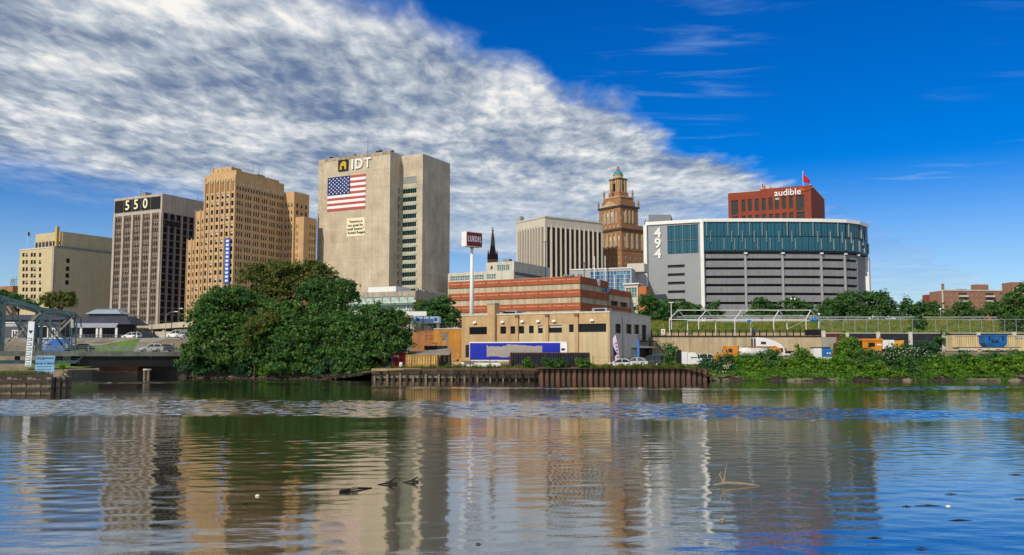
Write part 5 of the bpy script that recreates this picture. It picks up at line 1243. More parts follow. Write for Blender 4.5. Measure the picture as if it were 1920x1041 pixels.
    for x0, w_, z0, h_ in ((.03, .22, .1, .8), (.74, .14, .15, .6), (.9, .08, .2, .65)):
        q = MB(); n = 11; q.poly([(wd * (x0 + w_ / 2) + wd * w_ / 2 * math.cos(t) * (.8 + .3 * math.sin(3 * t)), -.02, h * (z0 + h_ / 2) + h * h_ / 2 * math.sin(t)) for t in np.linspace(0, 2 * math.pi, n, endpoint=False)]); q.build('painted_figure', pale, g)
under_bridge()

# ------------------------------------------------------------------ pavilion, ramp and lamps on the left bank
def left_bank():
    slate = mat('slate_roof', (.045, .052, .07), .6, .25, .8); D = 203
    x0, x1 = X(143, D), X(236, D); r = thing('station_pavilion', 'dark roofed pavilion with grey awning on white columns', 'pavilion', (x0, D, 7.8)); W = x1 - x0
    h = lambda py: Z(py, D) - 7.8
    MB().box(-1, W * .86, 1.5, 9, 0, h(606)).build('wall', mat('pavilion_dark', (.03, .035, .045), .7, .2), r)
    def hip(name, xa, xb, ya, yb, z0, z1, inset, m): MB().loft([[(xa, ya, z0), (xb, ya, z0), (xb, yb, z0), (xa, yb, z0)], [(xa + inset, ya + inset, z1), (xb - inset, ya + inset, z1), (xb - inset, yb - inset, z1), (xa + inset, yb - inset, z1)]]).build(name, m, r)
    hip('main_roof', -2.5, W + .8, .4, 10.5, h(608), h(592), 2.2, slate)
    MB().box(1.0, W * .72, 3, 8, h(592), h(587.5)).build('clerestory', mat('clerestory_glass', (.05, .07, .10), .3, .2), r)
    hip('upper_roof', .4, W * .78, 2.2, 8.8, h(587.5), h(578), 1.9, mat('metal_roof', (.30, .36, .42), .4, .12, .8))
    for k in range(9): xa = 2.4 + (W * .78 - 4.6) * k / 9; boxpart('roof_panel', mat('panel_blue', (.22, .30, .38), .35, .1), r, xa, xa + (W * .78 - 4.6) / 9 - .1, 3.9, 7, h(577.8), h(577.2))
    MB().loft([[(-.5, -1.6, h(615)), (W * .84, -1.6, h(615)), (W * .84, -1.6, h(613.5)), (-.5, -1.6, h(613.5))], [(-1, 1.4, h(606)), (W * .78, 1.4, h(606)), (W * .78, 1.4, h(603.5)), (-1, 1.4, h(603.5))]]).build('awning', mat('awning_grey', (.32, .34, .38), .6, .1), r)
    for px in (155, 185, 192, 221): x = X(px, D) - x0; boxpart('column', WHITE, r, x - .22, x + .22, -1.4, -1.0, 0, h(614.5))
    MB().box(-1.2, W * .9, -1.9, 1.5, -.3, .14).build('platform', CONC_L, r)
    q = MB(); 
    for z in (.5, 1.0): q.bar((-.8, -1.5, z), (W, -1.5, z), .06, .06)
    for k in range(16): q.bar((-.8 + k * (W + .8) / 15, -1.5, .1), (-.8 + k * (W + .8) / 15, -1.5, 1.0), .05, .05)
    q.build('railing', GREY, r)
    # white framed house behind the truss
    D = 208; x0, x1 = X(-40, D), X(112, D); b = thing('white_framed_house', 'low house with white framed windows behind the truss', 'house', (x0, D, 7.8)); W = x1 - x0
    h = lambda py: Z(py, D) - 7.8
    ops = [(X(a, D) - x0, X(c, D) - x0, h(639), h(e)) for a, c, e in ((20, 31, 619), (64, 88, 611), (-20, 4, 615), (95, 106, 615))]
    q = MB(); facade(q, (0, 0, -.5), (1, 0), W, h(600) + .5, [(a, c, z0 + .5, z1 + .5) for a, c, z0, z1 in ops], .3); q.build('wall', mat('house_dark', (.10, .11, .13), .8, .3, .6), b)
    for a, c, z0, z1 in ops: link('window', winmesh(c - a, z1 - z0, (2, 1, 0, .22, .3, GLASS, WHITE)), b, (a, 0, z0))
    MB().box(0, W, .35, 9, -.5, h(600) - .05).build('core', DARK, b); MB().loft([[(-.6, -.6, h(600)), (W + .6, -.6, h(600)), (W + .6, 9.5, h(600)), (-.6, 9.5, h(600))], [(-.6, 4, h(589)), (W + .6, 4, h(589)), (W + .6, 5, h(589)), (-.6, 5, h(589))]]).build('roof', slate, b)
    MB().box(0, X(30, D) - x0, -.08, -.01, h(612), h(604)).build('white_panel', WHITE, b)
    # elevated ramp
    D = 215; x0, x1 = X(236, D), X(372, D); b = thing('elevated_ramp', 'pale concrete road ramp with dark bays under its parapet', 'ramp', (x0, D, 7.8)); W = x1 - x0; h = lambda py: Z(py, D) - 7.8
    q = MB(); q.v += [(0, 0, h(620)), (W, 0, h(612)), (W, 0, h(601)), (0, 0, h(612.5)), (0, 9, h(620)), (W, 9, h(612)), (W, 9, h(601)), (0, 9, h(612.5))]
    for f in ((0, 1, 2, 3), (7, 6, 5, 4), (3, 2, 6, 7), (1, 0, 4, 5), (0, 3, 7, 4), (1, 5, 6, 2)): q.f.append(f); q.m.append(0)
    cream = mat('ramp_cream', (.62, .55, .42), .85, .1, .4, .15); q.build('parapet', cream, b)
    MB().box(W * .42, W, -1.5, -.9, h(633.5), h(622)).build('lower_wall', cream, b); MB().box(0, W, 8, 8.4, -.2, h(616)).build('back_wall', DARK, b)
    for k in range(7): boxpart('column', CONC_L, b, W * k / 6.2, W * k / 6.2 + .5, .3, .8, -.1, h(619))
    MB().box(W * .05, W * .2, 2, 2.3, h(611), h(604)).build('white_cabinet', WHITE, b); MB().box(W * .22, W * .42, 2, 2.3, h(610), h(607)).build('green_sign', mat('sign_green', (.02, .16, .13), .6, .1), b)
    # lawn and street in front of the pavilion
    q = MB(); xs = np.linspace(X(100, 186), X(345, 186), 24)
    for x in xs:
        for y in (176, 180, 184, 187.5): q.v.append((float(x), y, yard_z(x, y) + .25))
    for i in range(23):
        for j in range(3): a = i * 4 + j; q.f.append((a, a + 4, a + 5, a + 1)); q.m.append(0)
    for k in range(len(q.m)): q.m[k] = 1 if q.v[q.f[k][0]][0] > X(262, 186) or (k % 3 == 2) else 0
    struct(q.build('lawn', [mat('lawn_green', (.10, .17, .03), .95, .3, .5, fine=.3), mat('street_asphalt', (.26, .25, .235))], smooth=True))
    # lamps
    def lamp(lab, px, D, y0, y1, arm=0.0, col=DARK, globe=False, zb=7.8):
        r = thing('street_lamp', lab, 'street lamp', (X(px, D), D, zb), 0, 'street lamps'); H = Z(y0, D) - zb
        MB().tube([(0, 0, 0), (0, 0, 1.0), (0, 0, H)], [.14, .1, .07], 7).build('post', col, r)
        if arm:
            q = MB(); q.tube([(0, 0, H - .05), (arm * .45, 0, H + .5), (arm, 0, H + .62)], .05, 5); q.build('arm', col, r)
            MB().loft([[(arm - .1, -.12, H + .56), (arm - .1, .12, H + .56), (arm - .1, .12, H + .7), (arm - .1, -.12, H + .7)], [(arm + .75, -.16, H + .58), (arm + .75, .16, H + .58), (arm + .75, .1, H + .72), (arm + .75, -.1, H + .72)]]).build('lamp_head', WHITE, r)
        elif globe:
            for s in ((-.45, .45) if globe == 2 else (0,)):
                q = MB(); q.loft([[(s + .26 * math.cos(t) * math.sin(f), .26 * math.sin(t) * math.sin(f), H + .3 - .26 * math.cos(f)) for t in np.linspace(0, 6.283, 8, endpoint=False)] for f in np.linspace(.15, 3.0, 6)]); q.build('globe', WHITE, r, smooth=True)
            if globe == 2: MB().bar((-.5, 0, H), (.5, 0, H), .07, .07).build('arm', col, r)
        else: MB().box(-.5, .5, -.15, .15, H, H + .16).build('lamp_head', col, r)
    lamp('dark street lamp standing right of the pavilion', 252, 192, 594, 640)
    lamp('grey cobra head lamp arching right before the grey tower', 309, 194, 590, 640, 1.8, GREY)
    lamp('dark post lamp right of the cobra head lamp', 320, 196, 584, 640, 1.6)
    lamp('slim lamp before the ramp parapet', 283, 200, 596, 640)
    lamp('white pole at the left end of the white frame', 1260, 181, 568, 632, col=WHITE)
    lamp('twin globe lamp in front of the car park', 1490, 216, 563, 600, globe=2, zb=12.2)
    lamp('single globe lamp above the embankment fence', 1767, 216, 582, 604, col=GREY, globe=1, zb=12.2)
    lamp('globe lamp at the right end of the white frame', 1538, 190, 592, 630, col=GREY, globe=1, zb=7.9)
left_bank()

# ------------------------------------------------------------------ quay walls
def quay():
    x0, x1 = X(1010, 147), X(1326, 147); n = 31; p = (x1 - x0) / n
    r = thing('sheet_pile_wall', 'rusty steel sheet pile wall along the river edge', 'wall', (x0, 146.6, 0))
    q = MB(); pr = [(0, .5), (p * .14, .5), (p * .30, 0), (p * .78, 0), (p * .92, .5), (p, .5)]
    for (a, ya), (b, yb) in zip(pr, pr[1:]): q.quad((a, ya, -1.5), (b, yb, -1.5), (b, yb, 2.02), (a, ya, 2.02))
    for (a, ya), (b, yb) in zip(pr, pr[1:]): q.quad((a, ya, 2.02), (b, yb, 2.02), (b, yb + .04, 2.02), (a, ya + .04, 2.02))
    me = q.mesh('sheet_pile', RUST); me2 = q.mesh('sheet_pile', mat('rusty_steel_red', (.145, .08, .057), .9, .35, .8, .5, fine=.2, stain=(.07, .045, .035)))
    for k in range(n): o = link('sheet_pile', me if k % 3 else me2, r, (k * p, .04 * ((k * 7) % 3), -.06 * ((k * 5) % 4)))
    MB().box(0, x1 - x0, .55, .8, -1.5, 1.8).build('backfill', TIMBER_D, r)
    # timber bulkhead
    x0b = X(698, 149); W = x0 - x0b; r = thing('timber_bulkhead', 'low timber bulkhead with earth cap left of the sheet piles', 'wall', (x0b, 148.2, 0))
    MB().box(0, W, .5, 2.2, -1, 1.75).build('core', TIMBER_D, r)
    tan = mat('tan_cap', (.34, .25, .14), .95, .25, .8)
    for k in range(10): boxpart('cap_beam', tan, r, W * k / 10 + .03, W * (k + 1) / 10 - .03, .1, .9, 1.55 + .03 * (k % 3), 1.95 + .03 * (k % 3))
    for k in range(10):
        boxpart('plank', TIMBER, r, W * k / 10 + .05, W * (k + 1) / 10 - .05, .3 + .03 * (k % 2), .49, .95, 1.5)
        boxpart('plank', TIMBER, r, W * k / 10 + .4, W * (k + 1) / 10 + .2 if k < 9 else W, .33, .49, .35, .85)
    for k in range(26): boxpart('pile', TIMBER_D if k % 2 else TIMBER, r, W * (k + .5) / 26 - .14, W * (k + .5) / 26 + .14, -.02, .29, -1, .75 + .3 * ((k * 5) % 3))
    # rubble along the right bank
    rm = []
    for s in range(4):
        q = MB(); a = np.random.default_rng(s); pts = [[(.5 * sx * (1 + .3 * a.uniform(-1, 1)), .4 * sy * (1 + .3 * a.uniform(-1, 1)), z * (.3 + .1 * a.uniform(-1, 1))) for sx, sy in ((-1, -.6), (-.4, -1), (.6, -1), (1, -.3), (.8, .8), (-.5, 1), (-1, .4))] for z in (-.6, .2, .9)]
        pts[2] = [(x * .6, y * .6, z) for x, y, z in pts[2]]; q.loft(pts); rm.append(q.mesh('rubble_stone', mat('rubble', (.15, .125, .095), .95, .3, 1)))
    spots = [('flat pale concrete slab lying on the right bank', 1490, 3.4), ('broken slab between shrubs on the bank', 1512, 2.2), ('long pale stone at the far right waterline', 1835, 4.0), ('stone at the right waterline beside the long stone', 1862, 2.4), ('small stone at the right picture edge', 1900, 2.0), ('half sunk stone right of the sheet piles', 1340, 1.7), ('pale stone below the flowering shrub', 1360, 1.3), ('dark stone below the orange machine shrubs', 1655, 2.0), ('lone stone near the grass tussock', 1700, 1.6), ('brown stone below the generator shrubs', 1560, 1.8)]
    for i, (lab, px, s) in enumerate(spots):
        o = link('bank_stone', rm[i % 4], None, (X(px, 146.3), 146.2 + .2 * (i % 3), .12)); o.scale = (s, 1.6, .9); o.rotation_euler = (0, 0, .3 * math.sin(i * 3)); tag(o, lab, 'stone', 'stones along the right bank')
    rr = np.random.default_rng(5); V = []
    q = MB()
    for k in range(420):
        px = rr.uniform(1326, 1930) if k < 260 else rr.uniform(340, 700); x = X(px, 148); y = bank_y(x) + rr.uniform(-1.6, .9); s = rr.uniform(.15, .5); z = max(-.1, yard_z(x, y)) + .02
        pts = [(s * rr.uniform(.6, 1.2) * math.cos(t), s * rr.uniform(.6, 1.2) * math.sin(t)) for t in np.linspace(0, 6.283, 6, endpoint=False)]
        q.loft([[(x + a, y + b, z - .2) for a, b in pts], [(x + a * .9, y + b * .9, z + s * .3) for a, b in pts], [(x + a * .4, y + b * .4, z + s * .6) for a, b in pts]])
    o = struct(q.build('shore_rubble', mat('rubble_dark', (.045, .038, .03), .95, .4, 1)), 'stuff'); tag(o, 'small dark stones strewn along the waterline', 'rubble')
    # yard fences
    for lab, px0, px1, D, np_ in (('thin wire yard fence in front of the blue trailer', 735, 955, 150.2, 7), ('thin wire yard fence before the white sedan', 1112, 1250, 149.6, 5)):
        xa, xb = X(px0, D), X(px1, D); zg = yard_z((xa + xb) / 2, D); r = thing('wire_fence', lab, 'fence', (xa, D, zg), 0, 'wire fences along the quay')
        for k in range(np_): xk = (xb - xa) * k / (np_ - 1); MB().tube([(xk, 0, -.2), (xk + .05 * (k % 2), 0, 2.0)], .06, 5).build('post', DARK, r)
        for z in (.6, 1.2, 1.8): MB().bar((0, 0, z), (xb - xa, 0, z), .02, .02).build('wire', DARK, r)
quay()

# ------------------------------------------------------------------ retaining wall, white frame, embankment fence
def terrace():
    D = 178; x0, x1 = X(1222, D), X(1540, D); tan = mat('retaining_tan', (.52, .42, .27), .9, .1, .3, .25, stain=(.38, .31, .2))
    r = thing('retaining_wall', 'long tan retaining wall with black railing above the yard', 'wall', (x0, D, 2)); W = x1 - x0; H = 7.8 - 2
    n = 9
    for k in range(n): MB().box(W * k / n + .02, W * (k + 1) / n - .02, -.35 - (.01 * (k % 2)), .2, -1, H).build('wall_panel', tan, r)
    MB().prism([(W - .02, -.3), (W + 3.2, .2), (W + 3.2, 8), (W, 8)], -1, H).build('end_wall', mat('end_wall_grey', (.36, .33, .29), .9, .1), r)
    MB().box(0, W, -.45, .6, H + .01, H + .24).build('coping', BLACK, r)
    iron = mat('black_iron', (.012, .012, .014), .5, 0)
    q = MB()
    for z in (.35, 1.35): q.bar((0, 0, H + z), (W, 0, H + z), .06, .06)
    q.build('top_rail', iron, r)
    for k in range(26): boxpart('rail_post', iron, r, W * k / 25 - .07, W * k / 25 + .07, -.07, .07, H + .24, H + 1.55)
    q = MB()
    for k in range(150): xx = W * (k + .5) / 150; q.box(xx - .018, xx + .018, -.02, .02, H + .3, H + 1.35)
    struct(q.build('picket', iron, r), 'stuff')
    MB().box(W * .905, W, -.14, -.08, H + .3, H + 1.5).build('screen_panel', iron, r)
    bx = thing('warning_panel', 'small white and red notice on the railing left end', 'sign', (X(1244, 177.7), 177.75, 8.1)); boxpart('panel', WHITE, bx, -.4, .4, -.05, 0, .1, 1.3); boxpart('red_bar', mat('notice_red', (.5, .03, .02), .6, .1), bx, -.3, .3, -.07, -.051, .25, .4); boxpart('red_disc', mat('notice_red', (.5, .03, .02), .6, .1), bx, -.15, .15, -.07, -.051, .75, 1.05)
    # low promenade wall behind
    D2 = 188; xa, xb = X(1250, D2), X(1545, D2); r = thing('promenade_wall', 'low tan wall at the foot of the meadow behind the railing', 'wall', (xa, D2, 7.8))
    for k in range(20): w_ = (xb - xa) / 20; MB().box(w_ * k + .02, w_ * (k + 1) - .02, -.2, .25, -.1, 1.12).build('block', mat('promenade_tan', (.55, .42, .27), .9, .1, .4), r)
    # white steel frame
    fr = [(1256, 1273, 1290), (1311, 1326.5, 1343), (1379, 1392.5, 1409), (1452, 1463, 1477), (1513, 1523, 1537)]
    r = thing('white_frame_shelter', 'open white steel frame of a gabled shelter on the promenade', 'shelter', (X(1256, 180.5), 180.5, 7.8)); ox, oy = X(1256, 180.5), 180.5
    rows = []
    for f, m_, b in fr:
        rows.append([(X(f, 180.5) - ox, 0, 3.65), (X(m_, 184.5) - ox, 4, 5.75), (X(b, 187.4) - ox, 6.9, 3.65)])
    s = .14
    for p in rows:
        for c in (p[0], p[2]): MB().bar((c[0], c[1], 0), c, s, s).build('post', WHITE, r)
        for a, b in ((0, 1), (1, 2)): MB().bar(p[a], p[b], s, s).build('rafter', WHITE, r)
    for a, b in zip(rows, rows[1:]):
        for k, nm in ((0, 'eave_beam'), (1, 'ridge_beam'), (2, 'eave_beam')): MB().bar(a[k], b[k], s * .9, s * .9).build(nm, WHITE, r)
        MB().bar([(x + y) / 2 for x, y in zip(a[1], a[2])], [(x + y) / 2 for x, y in zip(b[1], b[2])], s * .5, s * .5).build('purlin', WHITE, r)
    MB().bar((rows[0][0][0], 0, 3.5), (rows[0][2][0], 6.9, .2), .05, .05).build('brace', WHITE, r); MB().bar((rows[4][0][0], 0, 3.5), (rows[3][2][0] - .5, 6.9, 1.6), .05, .05).build('brace', WHITE, r)
    blue = mat('tarp_blue', (.03, .22, .55), .6, .1)
    for lab, px, D_, py, w_, h_ in (('round blue tarp bundle hanging in the white frame', 1404, 186, 601, .8, .9), ('long blue tarp roll at the frame right end', 1526, 185, 600, 2.0, .7)):
        q = MB(); q.loft([[(w_ / 2 * math.sin(f) * math.cos(t) * (1 + .15 * math.sin(3 * t)), .35 * math.sin(f) * math.sin(t), -h_ / 2 * math.cos(f)) for t in np.linspace(0, 6.283, 10, endpoint=False)] for f in np.linspace(.1, 3.04, 7)])
        o = q.build('tarp_bundle', blue, None, P(px, py, D_), smooth=True); tag(o, lab, 'tarp', 'blue tarps in the white frame')
    # meadow fence
    D = 188.3; xa, xb = X(1540, D), X(1930, D); r = thing('mesh_fence', 'tall wire mesh fence along the meadow top right', 'fence', (xa, D, 7.9)); gal = mat('galvanised', (.38, .42, .42), .5, .1, metal=.3)
    for k in range(19): xk = (xb - xa) * k / 18; MB().tube([(xk, 0, 0), (xk, 0, 3.9)], .05, 5).build('post', gal, r)
    MB().bar((0, 0, 3.9), (xb - xa, 0, 3.9), .09, .09).build('top_rail', gal, r); MB().bar((0, 0, .2), (xb - xa, 0, .2), .05, .05).build('bottom_rail', gal, r)
    q = MB()
    for k in range(14): q.bar((0, 0, .4 + k * .25), (xb - xa, 0, .4 + k * .25), .012, .012)
    struct(q.build('mesh_wire', gal, r), 'stuff')
    D = 214.5; xa, xb = X(1225, D), X(1930, D); r = thing('guard_rail', 'grey guard rail running along the top of the meadow', 'fence', (xa, D, 12.0))
    for k in range(36): boxpart('post', GREY, r, (xb - xa) * k / 35 - .08, (xb - xa) * k / 35 + .08, 0, .15, -.3, 1.5)
    for z in (.7, 1.3): MB().box(0, xb - xa, -.08, -.01, z, z + .25).build('rail', gal, r)
    # concrete post wall
    D = 183; xs = [X(p, D) for p in (1545, 1589, 1647.5, 1708, 1770, 1836, 1903, 1975)]; z0, zt = 4.2, 8.95
    r = thing('post_and_panel_wall', 'dark panel wall between pale concrete posts behind the machines', 'wall', (xs[0], D, z0)); dk = mat('panel_dark', (.020, .024, .036), .7, .3, .5); rd = mat('panel_rust', (.10, .028, .024), .8, .3, .5)
    for k, x in enumerate(xs): boxpart('post', CONC_L, r, x - xs[0] - .36, x - xs[0] + .36, -.3, .3, 0, zt - z0 + .25 * (k == 0))
    for k, (a, b) in enumerate(zip(xs, xs[1:])):
        for j in range(3): hh = (zt - z0 - .3) / 3; boxpart('panel', rd if k == 0 else dk, r, a - xs[0] + .37, b - xs[0] - .37, 0, .2, hh * j + .01, hh * (j + 1) - .02)
        boxpart('coping', CONC_L, r, a - xs[0] + .37, b - xs[0] - .37, -.05, .25, zt - z0 - .28, zt - z0 - .15)
terrace()
# ------------------------------------------------------------------ beige yard building
def yard_building():
    b = Bld('beige_yard_building', 'two storey tan brick yard building with grey rendered side', 'building', 1143, 586, 160, 28, 2.0)
    H = b.F(1143, 586)[1]; x0 = b.F(866, 594)[0]; L = b.Rt(1219, 590)[0]
    brick = mat('yard_brick', (.50, .35, .185), .9, .14, .5, .18, fine=.14); plaster = mat('beige_plaster', (.56, .45, .27), .9, .08, .4, .2)
    grey = mat('grey_render_wall', (.60, .57, .50), .9, .06, .4, .12)
    wl = [(880, 913, 613.5, 627), (938, 949, 612.5, 626), (957, 967, 612, 626), (973, 983, 611.5, 625.5), (992, 1001, 611, 625), (1009, 1018, 610.5, 625), (1029, 1054, 610, 624), (1067, 1076, 608.5, 623), (1085, 1137, 607.5, 622.5)]
    fo = []
    for a, c, y0, y1 in wl:
        xa, z1 = b.F(a, y0); xb, z0 = b.F(c, y1); fo.append((xa, xb, z0, z1))
    zi = [f[2] for f in fo]
    fo.append((b.F(845, 690)[0] if False else b.F(884, 690)[0], b.F(893, 690)[0], 0.2, 2.6))
    rl = [(1152.5, 1163.5, 606.7, 625.3), (1173, 1183.6, 607.5, 626.3), (1188, 1198, 608.5, 627), (1202.3, 1211.6, 609, 639), (1148.6, 1159, 650, 675)]
    ro = []
    for a, c, y0, y1 in rl: (ya, z1), (yb, z0) = b.Rt(a, y0), b.Rt(c, y1); ro.append((ya, yb, max(z0, .2), z1))
    b.mass(x0, 0, 0, L, -.5, H, brick, fo, ro, .3)
    b.wf(fo[:-1], 0, lambda: (1, 1, random.choice((0, 0, .3)), .06, .28, GLASS, FR_D)); b.wf(fo[-1:], 0, (1, 1, 0, .06, .28, BLACK, FR_D), 'door')
    b.wr(ro[:3], 0, (1, 2, 0, .09, .28, GLASS, FR_D)); b.wr(ro[3:], 0, (1, 2, 0, .1, .28, mat('door_black', (.015, .018, .022), .4, 0), FR_D), 'door')
    # rendered cladding: lower front right of the chimney pier and the whole side, cut round the openings
    zc = b.F(1143, 607)[1]; xa = b.F(967.5, 620)[0]
    q = MB(); ops = [(max(xa, f[0]) - xa, f[1] - xa, f[2] + .5, min(f[3], zc) + .5) for f in fo[:-1] if f[1] > xa + .2]; facade(q, (xa, -.06, -.5), (1, 0), -xa - .35, zc + .5, ops, .06); q.build('render_coat', plaster, b.root)
    q = MB(); facade(q, (.06, -.06, -.5), (0, 1), L + .06, H + .5 - .02, [(a + .06, c + .06, z0 + .5, z1 + .5) for a, c, z0, z1 in ro], .06); q.build('side_render', grey, b.root)
    for a, c, z0, z1 in ro:
        fr = MB(); fr.box(.05, .13, a - .28, a, z0 - .1, z1 + .25); fr.box(.05, .13, c, c + .28, z0 - .1, z1 + .25); fr.box(.05, .13, a, c, z1, z1 + .25); fr.build('surround', mat('cream_surround', (.62, .58, .48), .8, .05), b.root)
    for px, wd, top in ((972, .5, 0), (1028.5, .5, 0), (1084, .55, 0)):
        x = b.F(px, 620)[0]; boxpart('pilaster', brick, b.root, x - wd, x + wd * .2, -.35, -.062, -.5, H - .6); boxpart('pilaster_cap', mat('brown_cap', (.22, .12, .05), .9, .2), b.root, x - wd - .08, x + wd * .2 + .08, -.42, -.062, H - .6, H - .1)
    xa, xb = b.F(917, 580)[0], b.F(931, 580)[0]; MB().box(xa, xb, -.7, 1.0, -.5, b.F(924, 571)[1]).build('chimney_pier', brick, b.root); boxpart('pier_cap', CONC, b.root, xa - .08, xb + .08, -.78, 1.08, b.F(924, 571)[1], b.F(924, 571)[1] + .25)
    boxpart('coping', CONC_L, b.root, x0 - .1, .1, -.12, .42, H, H + .28); boxpart('coping', CONC_L, b.root, -.32, .14, .42, L, H, H + .2)
    for px, py in ((891, 605), (943, 604), (980, 603), (1010, 602.5), (1040, 602), (1111, 600.5)):
        x, z = b.F(px, py); q = MB(); q.loft([[(x - .35, -.5, z - .16), (x + .35, -.5, z - .16), (x + .35, -.1, z - .16), (x - .35, -.1, z - .16)], [(x - .3, -.25, z + .2), (x + .3, -.25, z + .2), (x + .3, -.07, z + .2), (x - .3, -.07, z + .2)]]); q.build('wall_lamp', WHITE, b.root)
    for px in (1157, 1179, 1194, 1207): y, z = b.Rt(px, 601); boxpart('vent_hole', BLACK, b.root, .055, .075, y - .12, y + .12, z - .1, z + .1)
    y = b.Rt(1166.5, 620)[0]; boxpart('downpipe', CONC, b.root, .07, .2, y - .07, y + .07, 0, H - .5)
    # roof units
    for a, c, y0, nm in ((942, 969, 583, 'roof_window'), (1110, 1138, 578, 'roof_unit')):
        xa, z1 = b.F(a, y0, 3); xb = b.F(c, y0, 3)[0]; MB().box(xa, xb, 3, 5.5, H - .7, z1).build(nm, mat('unit_grey', (.34, .38, .40), .5, .2), b.root)
        boxpart('unit_grille', GLASS, b.root, xa + .5, xb - .4, 2.94, 2.99, H + .2, z1 - .2)
    # stair with landing at the side
    ya, yb = ro[3][0] - 2.2, ro[3][1] + .6; zl = ro[3][2] - .05; iron = mat('black_iron', (.012, .012, .014), .5, 0)
    boxpart('landing', iron, b.root, .14, 2.2, ya, yb, zl - .2, zl)
    q = MB(); n = 14
    for k in range(n): q.box(2.2 + .27 * k, 2.5 + .27 * k, yb - 1.4, yb, zl - .2 - (zl - .3) * (k + 1) / n, zl - .15 - (zl - .3) * (k + 1) / n)
    q.bar((2.2, yb - 1.4, zl - .3), (2.2 + .27 * n, yb - 1.4, .1), .1, .35); q.build('stair_flight', iron, b.root)
    q = MB(); q.bar((.2, ya, zl + 1), (2.2, ya, zl + 1), .05, .05); q.bar((2.2, yb - 1.4, zl + .9), (2.2 + .27 * n, yb - 1.4, 1.1), .06, .06)
    for k in range(8): q.bar((.2 + k * .28, ya, zl), (.2 + k * .28, ya, zl + 1), .03, .03)
    for k in range(6): q.bar((2.2 + k * .7, yb - 1.4, zl * (1 - k / 5.4)), (2.2 + k * .7, yb - 1.4, zl * (1 - k / 5.4) + 1.0), .04, .04)
    q.build('stair_rail', iron, b.root)
    ya, z = b.Rt(1183, 652); yb = b.Rt(1216, 652)[0]; boxpart('door_canopy', WHITE, b.root, .07, 1.4, ya, yb, z, z + .3)
    boxpart('passage', BLACK, b.root, .062, .09, ya + .3, yb, .2, z - .05)
    ya, z1 = b.Rt(1183.5, 654); yb, z0 = b.Rt(1198, 670)
    boxpart('poster', mat('poster_blue', (.40, .58, .66), .6, .35, 1.5), b.root, .1, .16, ya, yb, .9, z1)
    b.finish()
    # pole sign and feather flag in the car park
    x, y, _ = P(1197, 650, 158); r = thing('blue_post', 'slim blue painted post in front of the grey rendered wall', 'post', (x, y, 2.3)); MB().tube([(0, 0, 0), (0, 0, Z(637, 158) - 2.3)], .2, 8).build('shaft', mat('post_blue', (.06, .18, .55), .6, .1), r); MB().cyl((0, 0, Z(637, 158) - 2.3), .26, .12, 8).build('cap', mat('post_blue', (.06, .18, .55), .6, .1), r)
    x, y, _ = P(1163, 660, 155); r = thing('feather_flag', 'pale lilac feather flag leaning in front of the grey side wall', 'flag', (x, y, 2.2)); H = Z(629, 155) - 2.2
    MB().tube([(0, 0, 0), (-.25, 0, H * .6), (-.75, 0, H)], [.04, .035, .02], 5).build('pole', DARK, r)
    q = MB(); n = 9
    for k in range(n):
        t0, t1 = .12 + .88 * k / n, .12 + .88 * (k + 1) / n
        e = lambda t: (-.06 - .7 * t * t, H * t); wv = lambda t: .82 * math.sin(math.pi * min(1, (1 - t) * 1.6 + .02)) ** .5 if t > .4 else .82
        (xa, za), (xb, zb_) = e(t0), e(t1); q.quad((xa, .03, za), (xa - wv(t0), .12, za), (xb - wv(t1), .12, zb_), (xb, .03, zb_))
    q.build('cloth', mat('flag_lilac', (.62, .52, .62), .8, .15, 1), r)
    for k in range(5): boxpart('letter_mark', mat('flag_purple', (.28, .12, .34), .8, .1), r, -.62 - .04 * k * k * .4, -.3 - .04 * k * k * .4, .0, .03, H * (.28 + .11 * k), H * (.28 + .11 * k) + .3)
yard_building()

